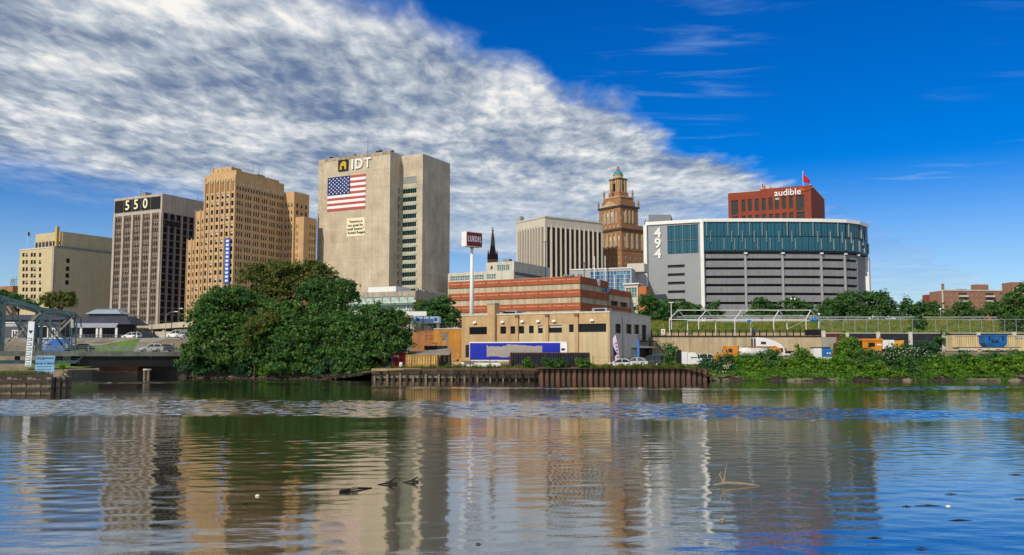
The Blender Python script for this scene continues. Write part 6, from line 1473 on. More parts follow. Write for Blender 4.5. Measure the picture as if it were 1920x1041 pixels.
# ------------------------------------------------------------------ filling station and tall pole sign
def station():
    D = 195; r = thing('pole_sign', 'tall white pole sign with dark red face reading LUKOIL', 'sign', (X(884, D), D, 7.8)); H0, H1 = Z(463.5, D) - 7.8, Z(436, D) - 7.8
    MB().tube([(0, 0, 0), (0, 0, H0 * .55), (0, 0, H0)], [.52, .42, .3], 12).build('pole', WHITE, r, smooth=True)
    hd = link('sign_box', MB().box(-2.25, 2.25, -.85, .85, H0, H1).mesh('sign_box', WHITE), r, (0, 0, 0), .72)
    boxpart('face', mat('sign_maroon', (.17, .012, .018), .4, .12), hd, -2.1, 2.1, -.93, -.86, H0 + .15, H1 - .15)
    lt = mat('sign_silver', (.62, .62, .72), .4, .05)
    for k, ch in enumerate('LUKOIL'): text_on(ch, 1.75, lt, hd, (-1.6 + .68 * k - (.12 if k > 4 else 0), -.97, (H0 + H1) / 2), extrude=.03, bold=.05, name='letter').scale = (.52, 1, 1)
    boxpart('collar', GREY, r, -.4, .4, -.4, .4, H0 - .3, H0)
    D = 206; x0 = X(768, D); W = X(823, D) - x0; za, zb = Z(605, D) - 7.8, Z(593.5, D) - 7.8
    r = thing('fuel_canopy', 'pale blue filling station canopy with a red end behind the trees', 'canopy', (x0, D, 7.8))
    MB().box(-1.6, W, .1, 7, za, zb).build('canopy_box', WHITE, r); boxpart('fascia', mat('canopy_blue', (.30, .45, .66), .5, .05), r, 0, W, 0, .09, za, zb); boxpart('red_end', mat('canopy_red', (.60, .02, .015), .5, .05), r, -1.6, -.01, 0, .09, za, zb)
    for x in (.25, .86): boxpart('logo_block', mat('logo_navy', (.05, .06, .25), .5, 0), r, W * x - .2, W * x + .5, -.03, -.001, za + .35, zb - .35)
    for x in (.3, W - .7): 
        for y in (1.2, 5.8): boxpart('column', WHITE, r, x, x + .4, y, y + .4, 0, za)
    for x in (1.5, 4.2): boxpart('pump', mat('pump_red', (.45, .03, .02), .5, .1), r, x, x + .8, 3, 3.6, 0, 1.8)
    D = 204; r = thing('billboard', 'white blank billboard on posts above the filling station canopy', 'billboard', (X(760, D), D, 7.8)); W = X(799, D) - X(760, D)
    boxpart('panel', WHITE, r, 0, W, 0, .2, Z(592.5, D) - 7.8, Z(584, D) - 7.8)
    for x in (.9, W - .8): MB().tube([(x, .3, 0), (x, .3, Z(580, D) - 7.8)], .12, 6).build('post', DARK, r)
    # orange walls
    o1, o2 = mat('terracotta_wall', (.44, .20, .085), .9, .12, .5, .25), mat('orange_wall', (.58, .27, .055), .9, .12, .5, .3, stain=(.35, .22, .10))
    D = 180; xa, xb, xc = X(772, D), X(814, D), X(869, D)
    q = MB(); q.box(0, xb - xa - .02, 0, .5, 0, Z(622, D) - 2.5); q.box(-.05, xb - xa - .02, -.06, .56, Z(622, D) - 2.5, Z(622, D) - 2.3); tag(q.build('terracotta_yard_wall', o1, None, (xa, D, 2.5)), 'faded terracotta yard wall behind the tan shed', 'wall')
    D = 177; xa, xc = X(813, D), X(870, D); r = thing('orange_yard_wall', 'bright orange yard wall joined to the tan brick building', 'wall', (xa, D, 2.4)); MB().box(0, xc - xa, 0, .5, 0, Z(617.5, D) - 2.4).build('wall', o2, r); boxpart('coping', CONC_L, r, -.05, xc - xa, -.08, .58, Z(617.5, D) - 2.4, Z(617.5, D) - 2.2)
    D = 176.5; boxpart('hatch', mat('hatch_grey', (.22, .21, .20), .8, .2), r, X(828, D) - xa, X(837, D) - xa, -.14, -.01, Z(636, D) - 2.4, Z(622.5, D) - 2.4)
    q = MB(); W = xc - xa
    for z in (.5, 1.1): q.bar((-4, .2, Z(617.5, 177) - 2.2 + z), (W, .2, Z(617.5, 177) - 2.2 + z), .05, .05)
    for k in range(9): q.bar((-4 + k * (W + 4) / 8, .2, Z(617.5, 177) - 2.2), (-4 + k * (W + 4) / 8, .2, Z(617.5, 177) - .9), .05, .05)
    q.build('fence_rail', mat('fence_green', (.08, .14, .13), .6, .1), r)
station()

# ------------------------------------------------------------------ vehicles
TYRE = mat('tyre_rubber', (.015, .015, .015), .85, .1); RIM = mat('wheel_rim', (.45, .45, .46), .4, .1, metal=.6)
TAIL = mat('tail_lens', (.35, .01, .01), .3, 0); HEADL = mat('head_lens', (.75, .75, .72), .2, 0); CARGL = mat('car_glass', (.02, .03, .035), .08, 0, spec=.6)
def wheel(parent, x, y, r=.33, w_=.22):
    t = MB(); t.cyl((0, -w_ / 2, 0), r, w_, 16, axis='y'); o = t.build('wheel', TYRE, parent, (x, y, r))
    h = MB(); h.cyl((0, -w_ / 2 - .015, 0), r * .62, w_ + .03, 12, axis='y'); h.build('rim', RIM, o)
    return o
def side_loft(mb, prof, wd, inset, m=0):
    """solid from a side profile (x,z); the flanks are pulled in by inset so that the edges are rounded"""
    cx = sum(p[0] for p in prof) / len(prof); cz = sum(p[1] for p in prof) / len(prof)
    sh = lambda k: [(cx + (x - cx) * (1 - k / 2.2), cz + (z - cz) * (1 - k)) for x, z in prof]
    rings = [[(x, -wd / 2, z) for x, z in sh(inset)], [(x, -wd / 2 + inset * .6, z) for x, z in sh(inset * .15)], [(x, wd / 2 - inset * .6, z) for x, z in sh(inset * .15)], [(x, wd / 2, z) for x, z in sh(inset)]]
    mb.loft(rings, m)
def paint(name, col): return mat('paint_' + name, col, .28, .03, .5, spec=.5)
def arch(cx, r, n=6): return [(cx + r * math.cos(t), .3 + r * math.sin(t)) for t in np.linspace(math.pi, 0, n)]
def car(label, loc, heading, pm, kind='sedan', group='cars parked in the yard', name='parked_car', cat='car'):
    r = thing(name, label, cat, loc, heading, group)
    L = {'sedan': 4.7, 'suv': 4.8, 'hatch': 4.2}[kind]; W = 1.84; hb = {'sedan': .88, 'suv': 1.08, 'hatch': .95}[kind]; ht = {'sedan': 1.43, 'suv': 1.78, 'hatch': 1.5}[kind]
    f, b = L / 2, -L / 2; wf, wb = f - .85, b + .9
    low = [(b, .34), (b + .02, hb - .12), (b + .25, hb), (f - .9 if kind != 'suv' else f - .8, hb - .02), (f - .15, hb - .22), (f, .58), (f - .02, .32)]
    low += arch(wf, .4)[::-1] + arch(wb, .4)[::-1]
    q = MB(); side_loft(q, low, W, .09); q.build('body', pm, r)
    if kind == 'sedan': cab = [(b + .45, hb - .05), (b + 1.15, ht - .02), (b + 1.6, ht), (f - 2.1, ht), (f - 1.15, hb - .05)]
    elif kind == 'suv': cab = [(b + .12, hb - .05), (b + .38, ht - .04), (b + .6, ht), (f - 2.1, ht), (f - 1.2, hb - .05)]
    else: cab = [(b + .15, hb - .05), (b + .6, ht - .05), (b + .95, ht), (f - 2.0, ht), (f - 1.05, hb - .05)]
    cab_s = lambda y, k: [(x, y, z) if z < hb else (x, y * k, z) for x, z in cab]
    q = MB(); q.loft([cab_s(-W / 2 + .1, .80), cab_s(W / 2 - .1, .80)]); q.build('window_band', CARGL, r)
    xt = [p[0] for p in cab if p[1] > ht - .06]; q = MB(); wr = (W / 2 - .1) * .80
    q.loft([[(min(xt) - .06, -wr - .02, ht - .05), (max(xt) + .06, -wr - .02, ht - .05), (max(xt) + .06, wr + .02, ht - .05), (min(xt) - .06, wr + .02, ht - .05)], [(min(xt) + .1, -wr + .08, ht + .05), (max(xt) - .05, -wr + .08, ht + .05), (max(xt) - .05, wr - .08, ht + .05), (min(xt) + .1, wr - .08, ht + .05)]]); q.build('roof', pm, r)
    xm = (cab[0][0] + cab[-1][0]) / 2
    for s in (-1, 1):
        q = MB()
        for (xa, xb) in ((cab[0][0], min(xt)), (xm - .05, xm), (cab[-1][0], max(xt))): q.bar((xa, s * (W / 2 - .09), hb - .04), (xb, s * (wr + .015), ht - .03), .07, .09)
        q.build('pillar', pm, r)
        wheel(r, wf, s * (W / 2 - .12)); wheel(r, wb, s * (W / 2 - .12))
        boxpart('headlight', HEADL, r, f - .22, f + .0, s * .66 - .16, s * .66 + .16, hb - .34, hb - .2); boxpart('tail_light', TAIL, r, b - .02, b + .12, s * .72 - .14, s * .72 + .14, hb - .3, hb - .1)
        boxpart('mirror', pm, r, cab[-1][0] - .3, cab[-1][0] - .12, s * (W / 2 + .06) - .08, s * (W / 2 + .06) + .08, hb + .02, hb + .16)
    boxpart('bumper', DARK, r, f - .12, f + .04, -W / 2 + .15, W / 2 - .15, .3, .48); boxpart('bumper', DARK, r, b - .04, b + .12, -W / 2 + .15, W / 2 - .15, .32, .5)
    return r
def on_yard(px, D): x = X(px, D); return (x, D, yard_z(x, D) + .02)
def cars():
    wp, gp, bp, sp, tp = paint('white', (.78, .78, .76)), paint('charcoal', (.035, .04, .048)), paint('steel_blue', (.06, .14, .22)), paint('silver', (.5, .54, .56)), paint('teal', (.05, .18, .26))
    car('white sedan parked behind the wire fence above the sheet piles', on_yard(1162, 151.5), math.pi - .12, wp)
    car('silver blue sedan partly hidden behind the white sedan', on_yard(1192, 156), math.pi - .35, sp)
    car('dark grey estate suv with roof rack behind the yard weeds', on_yard(1220, 156.5), math.pi - .55, gp, 'suv')
    car('teal suv parked right behind the dark grey suv', on_yard(1232, 162), math.pi - .7, tp, 'suv')
    car('white suv parked between the utility truck and orange tanker', on_yard(1328, 165), .25, wp, 'suv')
    def deck(px, off): p = on_deck(px, off); return p
    ang = math.atan2(BR_D[1], BR_D[0])
    g = 'cars driving over the bridge'
    car('white hatchback leading on the bridge deck', deck(288, 3), ang, wp, 'hatch', g, 'moving_car')
    car('dark sedan following the white hatchback on the bridge', deck(316, 5), ang, gp, 'sedan', g, 'moving_car')
    car('dark sedan just right of the truss portal', deck(155, 4), ang, gp, 'sedan', g, 'moving_car')
    g = 'cars at the street corner'
    car('white car waiting at the street corner by the ramp', (X(330, 192), 192, 7.82), 2.6, wp, 'suv', g)
    car('pale blue car beside the white one at the street corner', (X(344, 190), 190, 7.82), 2.4, sp, 'sedan', g)
    car('white car parked right of the pavilion roof end', (X(246, 200), 200, 7.82), 2.9, wp, 'hatch', g)
    car('dark car under the ramp bays', (X(275, 203), 203, 7.82), .2, gp, 'suv', g)
cars()

def trucks():
    wp = paint('truck_white', (.80, .80, .79)); org = paint('orange', (.72, .25, .012)); blk = mat('chassis_black', (.015, .015, .016), .7, .1)
    # blue trailer
    D = 153.5; x0, x1 = X(880, D + 1.5), X(1063, D - 1); ang = -math.atan2(2.5, x1 - x0); L = math.hypot(x1 - x0, 2.5); zg = yard_z(x0, D)
    r = thing('box_trailer', 'long blue box trailer with a grey painted-over patch and white end', 'trailer', (x0, D + 1.5, zg), ang); z0, z1 = 1.25, Z(641, D) - zg
    MB().box(0, L, 0, 2.5, z0, z1).build('box', wp, r)
    blue = mat('trailer_blue', (.010, .020, .40), .5, .12, .5, .15); boxpart('side_panel', blue, r, .1, L - 1.15, -.03, -.001, z0 + .02, z1 - .2)
    q = MB(); rr = np.random.default_rng(3); t = np.linspace(0, 1, 24); xa, xb = L * .18, L * .75
    top = [(xa + (xb - xa) * a, z0 + (z1 - z0) * (.80 - .05 * math.sin(a * 9) + .02 * rr.normal())) for a in t]; bot = [(xa + (xb - xa) * a, z0 + (z1 - z0) * ((.16 + .30 * max(0, a - .3) + .04 * math.sin(a * 13)))) for a in t]
    for (a, c), (d_, e) in zip(zip(top, top[1:]), zip(bot, bot[1:])): q.quad((d_[0], -.04, d_[1]), (e[0], -.04, e[1]), (c[0], -.04, c[1]), (a[0], -.04, a[1]))
    q.build('painted_patch', mat('patch_grey', (.34, .31, .28), .85, .12, .8), r)
    boxpart('frame_rail', wp, r, 0, L, .05, 2.45, z0 - .22, z0 - .001); boxpart('top_rail', wp, r, 0, L, -.05, -.001, z1 - .19, z1)
    for x in (L - 1.8, L - 3.1):
        for y in (.18, 2.3): wheel(r, x, y, .5, .5)
    boxpart('bogie', blk, r, L - 4, L - .8, .4, 2.1, .55, z0 - .23); boxpart('mud_flap', wp, r, L - .72, L - .66, .0, .7, .25, z0 - .23); boxpart('side_skirt', wp, r, L * .05, L * .32, .02, .06, .35, .75)
    for x in (2.6, 3.0): boxpart('landing_leg', blk, r, x, x + .12, .4, .55, 0, z0 - .23)
    boxpart('reefer_unit', blk, r, -.75, -.01, .3, 2.2, z0 + .4, z1 - .5)
    boxpart('marker', blk, r, L - .95, L - .35, -.04, -.001, z0 + (z1 - z0) * .52, z0 + (z1 - z0) * .64); boxpart('marker', blk, r, L - .75, L - .45, -.04, -.001, z0 + (z1 - z0) * .16, z0 + (z1 - z0) * .28)
    for y in (.62, 1.88): boxpart('rear_door', wp, r, L + .002, L + .05, y - .58, y + .58, z0 + .1, z1 - .12)
    # dark container
    D = 151.0; x0, x1 = X(956, D), X(1106, D); zg = 2.06; h = Z(661, D) - zg
    def container(name, label, x0, D, zg, L, h, W, m, mt, mend=None, rz=0.0, group=None):
        r = thing(name, label, 'container', (x0, D, zg), rz, group); n = max(6, int(L / .42)); q = MB()
        for k in range(n):
            a = L * k / n; p = L / n
            for (u0, v0), (u1, v1) in zip(((0, 0), (.25, 0), (.5, .12), (.75, .12)), ((.25, 0), (.5, .12), (.75, .12), (1, 0))):
                q.quad((a + u0 * p, v0, .12), (a + u1 * p, v1, .12), (a + u1 * p, v1, h - .14), (a + u0 * p, v0, h - .14)); q.quad((a + u1 * p, W - v1, .12), (a + u0 * p, W - v0, .12), (a + u0 * p, W - v0, h - .14), (a + u1 * p, W - v1, h - .14))
        h2 = len(q.f) // 2; sides = (MB(), MB())
        for f, mm in zip(q.f, q.m): t = sides[0 if q.v[f[0]][1] < W / 2 else 1]; t.quad(*[q.v[i] for i in f])
        for t in sides: t.build('corrugated_side', m, r)
        MB().box(.02, L - .02, .14, W - .14, .13, h - .15).build('core', m, r)
        for z in (0, h - .14): boxpart('rail', mt, r, 0, L, -.03, W + .03, z, z + .14)
        for x in (0, L - .16):
            for y in (-.02, W - .14): boxpart('corner_post', mt, r, x - .01, x + .17, y, y + .16, .14, h - .14)
        boxpart('end_door', mend or m, r, L - .02, L + .03, .16, W / 2 - .01, .16, h - .16); boxpart('end_door', mend or m, r, L - .02, L + .03, W / 2 + .01, W - .16, .16, h - .16)
        for y in (.5, .9, W - .9, W - .5): MB().tube([(L + .08, y, .2), (L + .08, y, h - .2)], .025, 5).build('lock_rod', mt, r)
        return r
    nav = mat('container_navy', (.022, .026, .038), .7, .25, .6, .4)
    container('dark_container', 'dark navy shipping container on the quay before the blue trailer', x0, D, zg, x1 - x0, h, 2.4, nav, mat('container_rust', (.16, .07, .05), .9, .3), mat('container_grey', (.18, .17, .16), .8, .2))
    D = 152.0; x0, x1 = X(761, D), X(820, D); container('tan_container', 'sunlit yellow tan corrugated container below the sloped shed roof', x0, D, 2.1, x1 - x0, Z(665, D) - 2.1, 2.4, mat('container_tan', (.56, .37, .13), .85, .25, .7, .45, stain=(.30, .18, .07)), mat('container_tan_rail', (.42, .27, .10), .85, .3))
    D = 154; x0, x1 = X(735, D), X(760.5, D); r = container('red_container', 'dark red container half hidden by the right bank tree', x0, D, 2.1, x1 - x0, Z(661, D) - 2.1, 2.4, mat('container_red', (.15, .012, .014), .8, .25, .7, .3), mat('container_red_rail', (.20, .02, .02), .8, .2)); text_on('EVK', .55, WHITE, r, (.75, -.05, Z(668, D) - 2.1), extrude=.01)
    D = 169; x0 = X(1787, D); x1 = X(1945, D); cz = 5.0; rr = container('beige_container', 'very long beige corrugated container behind the flatbed', x0, D, cz, x1 - x0, Z(628.5, D) - cz, 2.5, mat('container_beige', (.62, .50, .27), .85, .12, .6, .35), mat('container_beige_rail', (.58, .50, .34), .85, .1)); [boxpart('faded_mark', mat('logo_pale_blue', (.25, .35, .6), .6, .1), rr, X(1905, D) - x0 + .3 * k, X(1905, D) - x0 + .2 + .3 * k, -.06, -.031, Z(635, D) - cz, Z(632, D) - cz) for k in range(5)]
    # flatbed and skip
    D = 163.5; x0, x1 = X(1800, D), X(1914, D); zg = 4.7; r = thing('flatbed_trailer', 'pale grey flatbed trailer under the blue skip', 'trailer', (x0, D, zg)); L = x1 - x0; z = Z(651, D) - zg
    MB().box(0, L, 0, 2.4, z - .55, z - .12).build('bed', CONC_L, r); boxpart('deck_edge', mat('deck_brown', (.12, .08, .05), .8, .2), r, -.2, L, -.06, 2.46, z - .12, z)
    for k in range(5): boxpart('reflector', mat('reflector_yellow', (.75, .45, .03), .5, 0) if k % 2 else mat('reflector_red', (.3, .04, .02), .5, 0), r, L * (.3 + .15 * k), L * (.36 + .15 * k), -.03, -.001, z - .5, z - .35)
    for x in (L * .1, L * .2, L * .8, L * .9): wheel(r, x, .25, .28, .25); wheel(r, x, 2.1, .28, .25)
    D = 163.6; x0, x1 = X(1847, D), X(1891, D); zs = Z(651, D) + .01; r = thing('blue_skip', 'blue steel skip with black lettering on the flatbed', 'skip', (x0, D, zs)); L = x1 - x0; h = Z(628, D) - zs; sk = mat('skip_blue', (.015, .13, .38), .5, .15, .6, .2)
    MB().loft([[(.55, .2, 0), (L - .55, .2, 0), (L - .55, 2.0, 0), (.55, 2.0, 0)], [(.1, 0, h * .35), (L - .1, 0, h * .35), (L - .1, 2.2, h * .35), (.1, 2.2, h * .35)], [(.06, 0, h * .9), (L - .06, 0, h * .9), (L - .06, 2.2, h * .9), (.06, 2.2, h * .9)]]).build('tub', sk, r)
    boxpart('rim', sk, r, 0, L, -.07, 2.27, h * .9, h); text_on('b o', 1.0, BLACK, r, (L * .45, -.03, h * .52), extrude=.01, bold=.03, name='lettering'); boxpart('stencil', BLACK, r, L * .35, L * .62, -.03, -.001, h * .36, h * .44)
    for x in (.8, L - 1.0): boxpart('lifting_lug', DARK, r, x, x + .2, -.14, -.071, h * .55, h * .88)
    boxpart('lid_hinge', DARK, r, L * .4, L * .6, .4, 1.8, h, h + .12)
    # white utility truck
    x, y, z = on_yard(1296, 153); r = thing('utility_truck', 'white utility truck with square body seen from the side', 'truck', (x, y, z), .06)
    MB().box(-1.9, -.95, -1.0, 1.0, .7, 2.75).build('service_body', wp, r); boxpart('body_back', DARK, r, -2.25, -1.91, -.95, .95, .7, 3.1)
    prof = [(-.9, .6), (-.9, 1.35), (-.86, 2.5), (-.3, 2.68), (.5, 2.62), (1.15, 1.75), (2.2, 1.55), (2.45, 1.2), (2.45, .6)]; q = MB(); side_loft(q, prof, 2.0, .05); q.build('cab', wp, r)
    q = MB()
    for s in (-1, 1):
        p = [(-.35, s * 1.005, 1.7), (.85, s * 1.005, 1.7), (.42, s * .985, 2.4), (-.35, s * .985, 2.4)]; q.poly(p if s < 0 else p[::-1])
    q.build('side_window', CARGL, r); q = MB(); q.quad((.60, -.85, 2.52), (.60, .85, 2.52), (1.17, .9, 1.82), (1.17, -.9, 1.82)); o = q.build('windscreen', CARGL, r, (.03, 0, .03))
    for s in (-1, 1):
        boxpart('mirror', DARK, r, .85, 1.0, s * 1.2 - .1, s * 1.2 + .1, 1.7, 2.1); boxpart('door_handle', DARK, r, -.25, -.05, s * 1.01 - .02, s * 1.01 + .02, 1.45, 1.5)
        for xx in (1.65, -1.3): wheel(r, xx, s * .85, .42, .28)
    boxpart('chassis', blk, r, -2.2, 2.3, -.6, .6, .4, .62); boxpart('headlight', HEADL, r, 2.4, 2.47, -.9, -.55, .95, 1.2); boxpart('headlight', HEADL, r, 2.4, 2.47, .55, .9, .95, 1.2)
    # orange tank truck, bonnet to the left
    D = 160; x, y = X(1405, D), D; z = yard_z(X(1405, D), D) + .02; r = thing('orange_tank_truck', 'orange truck with long bonnet and white cylindrical tank', 'truck', (x, y, z), .03); S = D / FPX
    h = lambda py: Z(py, D) - z; xx = lambda px: (px - 1405) * S
    prof = [(xx(1340), h(676)), (xx(1339), h(667)), (xx(1343), h(664.5)), (xx(1361), h(662)), (xx(1361), h(679)), (xx(1345), h(679))]; q = MB(); side_loft(q, prof, 2.0, .06); q.build('bonnet', org, r)
    prof = [(xx(1361), h(680)), (xx(1358.5), h(662)), (xx(1359.5), h(652)), (xx(1358), h(651)), (xx(1359), h(649)), (xx(1381), h(649)), (xx(1381), h(680))]; q = MB(); side_loft(q, prof, 2.3, .05); q.build('cab', org, r)
    for s in (-1, 1): boxpart('side_window', CARGL, r, xx(1362.5), xx(1370), s * 1.15 - .02, s * 1.15 + .02, h(661), h(654)); boxpart('mirror', DARK, r, xx(1357.5), xx(1358.5), s * 1.35 - .1, s * 1.35 + .1, h(661), h(655))
    boxpart('beacon', DARK, r, xx(1382.5), xx(1384), -.5, -.3, h(652), h(648))
    q = MB(); c = (h(652) + h(670)) / 2; rad = (h(652) - h(670)) / 2
    ring = lambda x_, k: [(x_, rad * k * 1.12 * math.cos(t), c + rad * k * math.sin(t)) for t in np.linspace(0, 6.283, 20, endpoint=False)]
    q.loft([ring(xx(1380), .8), ring(xx(1383), .98), ring(xx(1384), 1), ring(xx(1446), 1)]); q.build('tank', mat('tank_white', (.78, .76, .72), .4, .08, .4, .25), r, smooth=True)
    for px in (1392, 1405, 1418, 1432): MB().loft([ring(xx(px), 1.02), ring(xx(px + .9), 1.02)]).build('tank_hoop', WHITE, r)
    MB().loft([ring(xx(1446.2), 1.05), ring(xx(1452), 1.05)]).build('tank_end', org, r)
    MB().box(xx(1405), xx(1452), -.3, .3, h(651.8), h(649.5)).build('catwalk', mat('walk_brown', (.35, .13, .03), .8, .2), r)
    q = MB(); q.bar((xx(1452), 0, h(650)), (xx(1464), 0, h(659)), .35, .5); q.bar((xx(1452), -.6, h(664)), (xx(1463), -.6, h(660)), .2, .3); q.bar((xx(1452), .6, h(664)), (xx(1463), .6, h(660)), .2, .3); q.build('rear_boom', org, r)
    MB().box(xx(1362), xx(1455), -.45, .45, .6, 1.0).build('chassis', blk, r)
    for px in (1351, 1425, 1438):
        for s in (-1, 1): wheel(r, xx(px), s * .95, .5, .35)
    # white tractor unit behind, facing right
    D = 168; x, y = X(1450, D), D; z = yard_z(X(1450, D), D) + .02; r = thing('white_tractor_unit', 'white sleeper tractor unit with tall rounded roof facing right', 'truck', (x, y, z), -.03); S = D / FPX
    h = lambda py: Z(py, D) - z; xx = lambda px: (px - 1450) * S
    prof = [(xx(1415), h(676)), (xx(1415), h(634.5)), (xx(1418), h(633)), (xx(1432), h(634)), (xx(1448), h(638.5)), (xx(1460), h(645)), (xx(1466), h(650)), (xx(1467), h(653)), (xx(1470), h(662)), (xx(1480), h(664.5)), (xx(1489), h(669)), (xx(1491), h(682)), (xx(1415), h(682))]; q = MB(); side_loft(q, prof, 2.5, .035); q.build('body', wp, r)
    for s in (-1, 1):
        boxpart('sleeper_window', CARGL, r, xx(1424.5), xx(1434), s * 1.25 - .02, s * 1.25 + .02, h(646), h(641)); boxpart('door_window', CARGL, r, xx(1456), xx(1465), s * 1.25 - .02, s * 1.25 + .02, h(661), h(653)); boxpart('mirror', DARK, r, xx(1469), xx(1470.5), s * 1.45 - .12, s * 1.45 + .12, h(662), h(653))
        for px in (1425, 1482): wheel(r, xx(px), s * 1.0, .52, .35)
        boxpart('cab_fairing', BLACK, r, xx(1412.5), xx(1414.8), s * 1.15 - .1, s * 1.15 + .1, h(676), h(635)); boxpart('headlight', HEADL, r, xx(1489), xx(1491.5), s * .9 - .15, s * .9 + .15, h(675), h(671))
    q = MB(); q.quad((xx(1467.3), -1.05, h(652.5)), (xx(1467.3), 1.05, h(652.5)), (xx(1470.6), 1.1, h(661)), (xx(1470.6), -1.1, h(661))); q.build('windscreen', CARGL, r, (.05, 0, 0)); q = MB(); q.quad((xx(1448), -.5, h(638.2)), (xx(1448), .5, h(638.2)), (xx(1457), .5, h(643)), (xx(1457), -.5, h(643))); q.build('roof_light', CARGL, r, (0, 0, .06))
    boxpart('roof_marker', TAIL, r, xx(1466), xx(1468), -.3, .3, h(650), h(648)); boxpart('chassis', blk, r, xx(1414), xx(1488), -.5, .5, .5, 1.0)
    boxpart('wall_window', GLASS, r, xx(1471.5), xx(1479), 4.0, 4.1, h(664), h(653)) if False else None
    # generator on trailer
    D = 157; x0 = X(1526, D); L = X(1560, D) - x0; zg = yard_z(x0 + 1, D); z0, z1 = 3.9, Z(651, D); r = thing('generator_set', 'white and blue box generator beside the retaining wall end', 'generator', (x0, D, zg)); bl = mat('generator_blue', (.02, .15, .42), .5, .1)
    z0 -= zg; z1 -= zg
    MB().box(0, L * .44, 0, 1.6, z0 - .6, z1 - .12).build('white_cabinet', WHITE, r); MB().loft([[(L * .45, 0, z0), (L, 0, z0), (L, 1.6, z0), (L * .45, 1.6, z0)], [(L * .45, 0, z1 - .5), (L, 0, z1 - .5), (L, 1.6, z1 - .5), (L * .45, 1.6, z1 - .5)], [(L * .45, .1, z1 - .1), (L * .9, .1, z1 - .1), (L * .9, 1.5, z1 - .1), (L * .45, 1.5, z1 - .1)]]).build('blue_hood', bl, r)
    boxpart('roof_sheet', DARK, r, -.15, L * .93, -.1, 1.7, z1 - .11, z1); boxpart('skid', CONC_L, r, L * .45, L, -.04, 1.6, z0 - .6, z0 - .02)
    for a in (.72, .86): boxpart('decal', WHITE, r, L * a, L * a + .25, -.03, -.001, z0 + .5, z0 + .75)
    for a in (.1, .8): boxpart('leg', DARK, r, L * a, L * a + .15, .2, 1.4, -.1, z0 - .6)
    # rust red silo
    D = 160; x = X(1570, D); zg = yard_z(x, D); r = thing('rust_red_tank', 'upright rust red tank with a thin vent pipe', 'tank', (x, D, zg)); H = Z(642, D) - zg; rd = mat('rust_red', (.20, .035, .025), .8, .25, .7, .3)
    MB().loft([[(rr_ * math.cos(t), rr_ * math.sin(t), z_) for t in np.linspace(0, 6.283, 14, endpoint=False)] for rr_, z_ in ((.62, 0), (.62, H - .35), (.5, H - .1), (.2, H))]).build('shell', rd, r, smooth=False); MB().tube([(0, 0, H - .1), (0, 0, Z(629, D) - zg)], .05, 5).build('vent_pipe', rd, r)
    boxpart('valve', WHITE, r, -.12, .12, -.75, -.5, H - .7, H - .4)
    # orange machine
    D = 165; x0 = X(1614, D); zg = yard_z(x0 + 4, D); r = thing('orange_road_machine', 'orange road machine with dark cab window and white tank box', 'machine', (x0, D, zg)); S = D / FPX; xx = lambda px: X(px, D) - x0; h = lambda py: Z(py, D) - zg; og = mat('machine_orange', (.70, .26, .015), .5, .12, .6, .2)
    MB().box(xx(1618), xx(1654), 0, 2.2, h(658), h(636.5)).build('cab', og, r); boxpart('roof', og, r, xx(1617), xx(1656), -.15, 2.35, h(639), h(635)); boxpart('cab_window', BLACK, r, xx(1629.5), xx(1640.5), -.05, -.001, h(650), h(643)); boxpart('window_rim', FR_D, r, xx(1629), xx(1641), -.03, .0, h(650.6), h(642.4))
    boxpart('radiator', BLACK, r, xx(1614.5), xx(1617.8), .1, 2.1, h(660), h(639)); boxpart('decal', WHITE, r, xx(1645), xx(1654), -.04, -.001, h(648), h(645)); MB().box(xx(1656), xx(1677.5), -.1, 2.0, h(654.5), h(637.5)).build('tank_box', WHITE, r)
    MB().loft([[(xx(1678), 0, h(658)), (xx(1694), .2, h(654)), (xx(1694), 2, h(654)), (xx(1678), 2.2, h(658))], [(xx(1678), 0, h(639)), (xx(1697), .2, h(638)), (xx(1697), 2, h(638)), (xx(1678), 2.2, h(639))]]).build('hopper', mat('machine_yellow', (.75, .38, .03), .5, .12), r)
    boxpart('boom', og, r, xx(1650), xx(1690), .8, 1.1, h(661), h(657.5)); MB().box(xx(1617), xx(1690), .3, 1.9, h(664), h(661.2)).build('chassis', blk, r)
    for px in (1626, 1640, 1668, 1682):
        for y_ in (.3, 1.9): wheel(r, xx(px), y_, max(.4, h(663) * .5), .35)
    MB().tube([(xx(1652), .4, h(636)), (xx(1652), .4, h(631.5))], .07, 6).build('exhaust', DARK, r)
    # shed roof, scrap conveyor and forklift
    D = 155; x0 = X(760, D); L = X(842, D) - x0; r = thing('lean_to_shed', 'grey lean-to shed roof sloping behind the tan container', 'shed', (x0, D, 2.2)); h = lambda py: Z(py, D) - 2.2
    q = MB(); q.quad((0, 0, h(667)), (L, 0, h(665)), (L, 5, h(652)), (0, 5, h(661))); q.quad((0, 0, h(668)), (0, 5, h(662)), (L, 5, h(653)), (L, 0, h(666))); q.quad((0, 0, h(668)), (L, 0, h(666)), (L, 0, h(665)), (0, 0, h(667))); q.build('roof', mat('shed_felt', (.24, .21, .18), .9, .25, .6), r)
    for x in (.1, L * .76, L * .88, L - .15): boxpart('post', RUST if x > 5 else TIMBER, r, x, x + .22, .1, .3, -.1, h(667.5))
    for x in (L * .77, L * .9): boxpart('back_panel', mat('shed_panel', (.13, .14, .13), .8, .3), r, x, x + .9, 2.6, 2.7, 0, h(664))
    boxpart('tarp', mat('tarp_grey', (.45, .47, .48), .7, .2), r, .1, L * .35, 3.6, 5.2, h(660) , h(660) + .15)
    D = 163; x0 = X(795, D); r = thing('scrap_conveyor', 'broken black conveyor with wooden props against the orange wall', 'conveyor', (x0, D, 2.4)); h = lambda py: Z(py, D) - 2.4; L = X(838, D) - x0
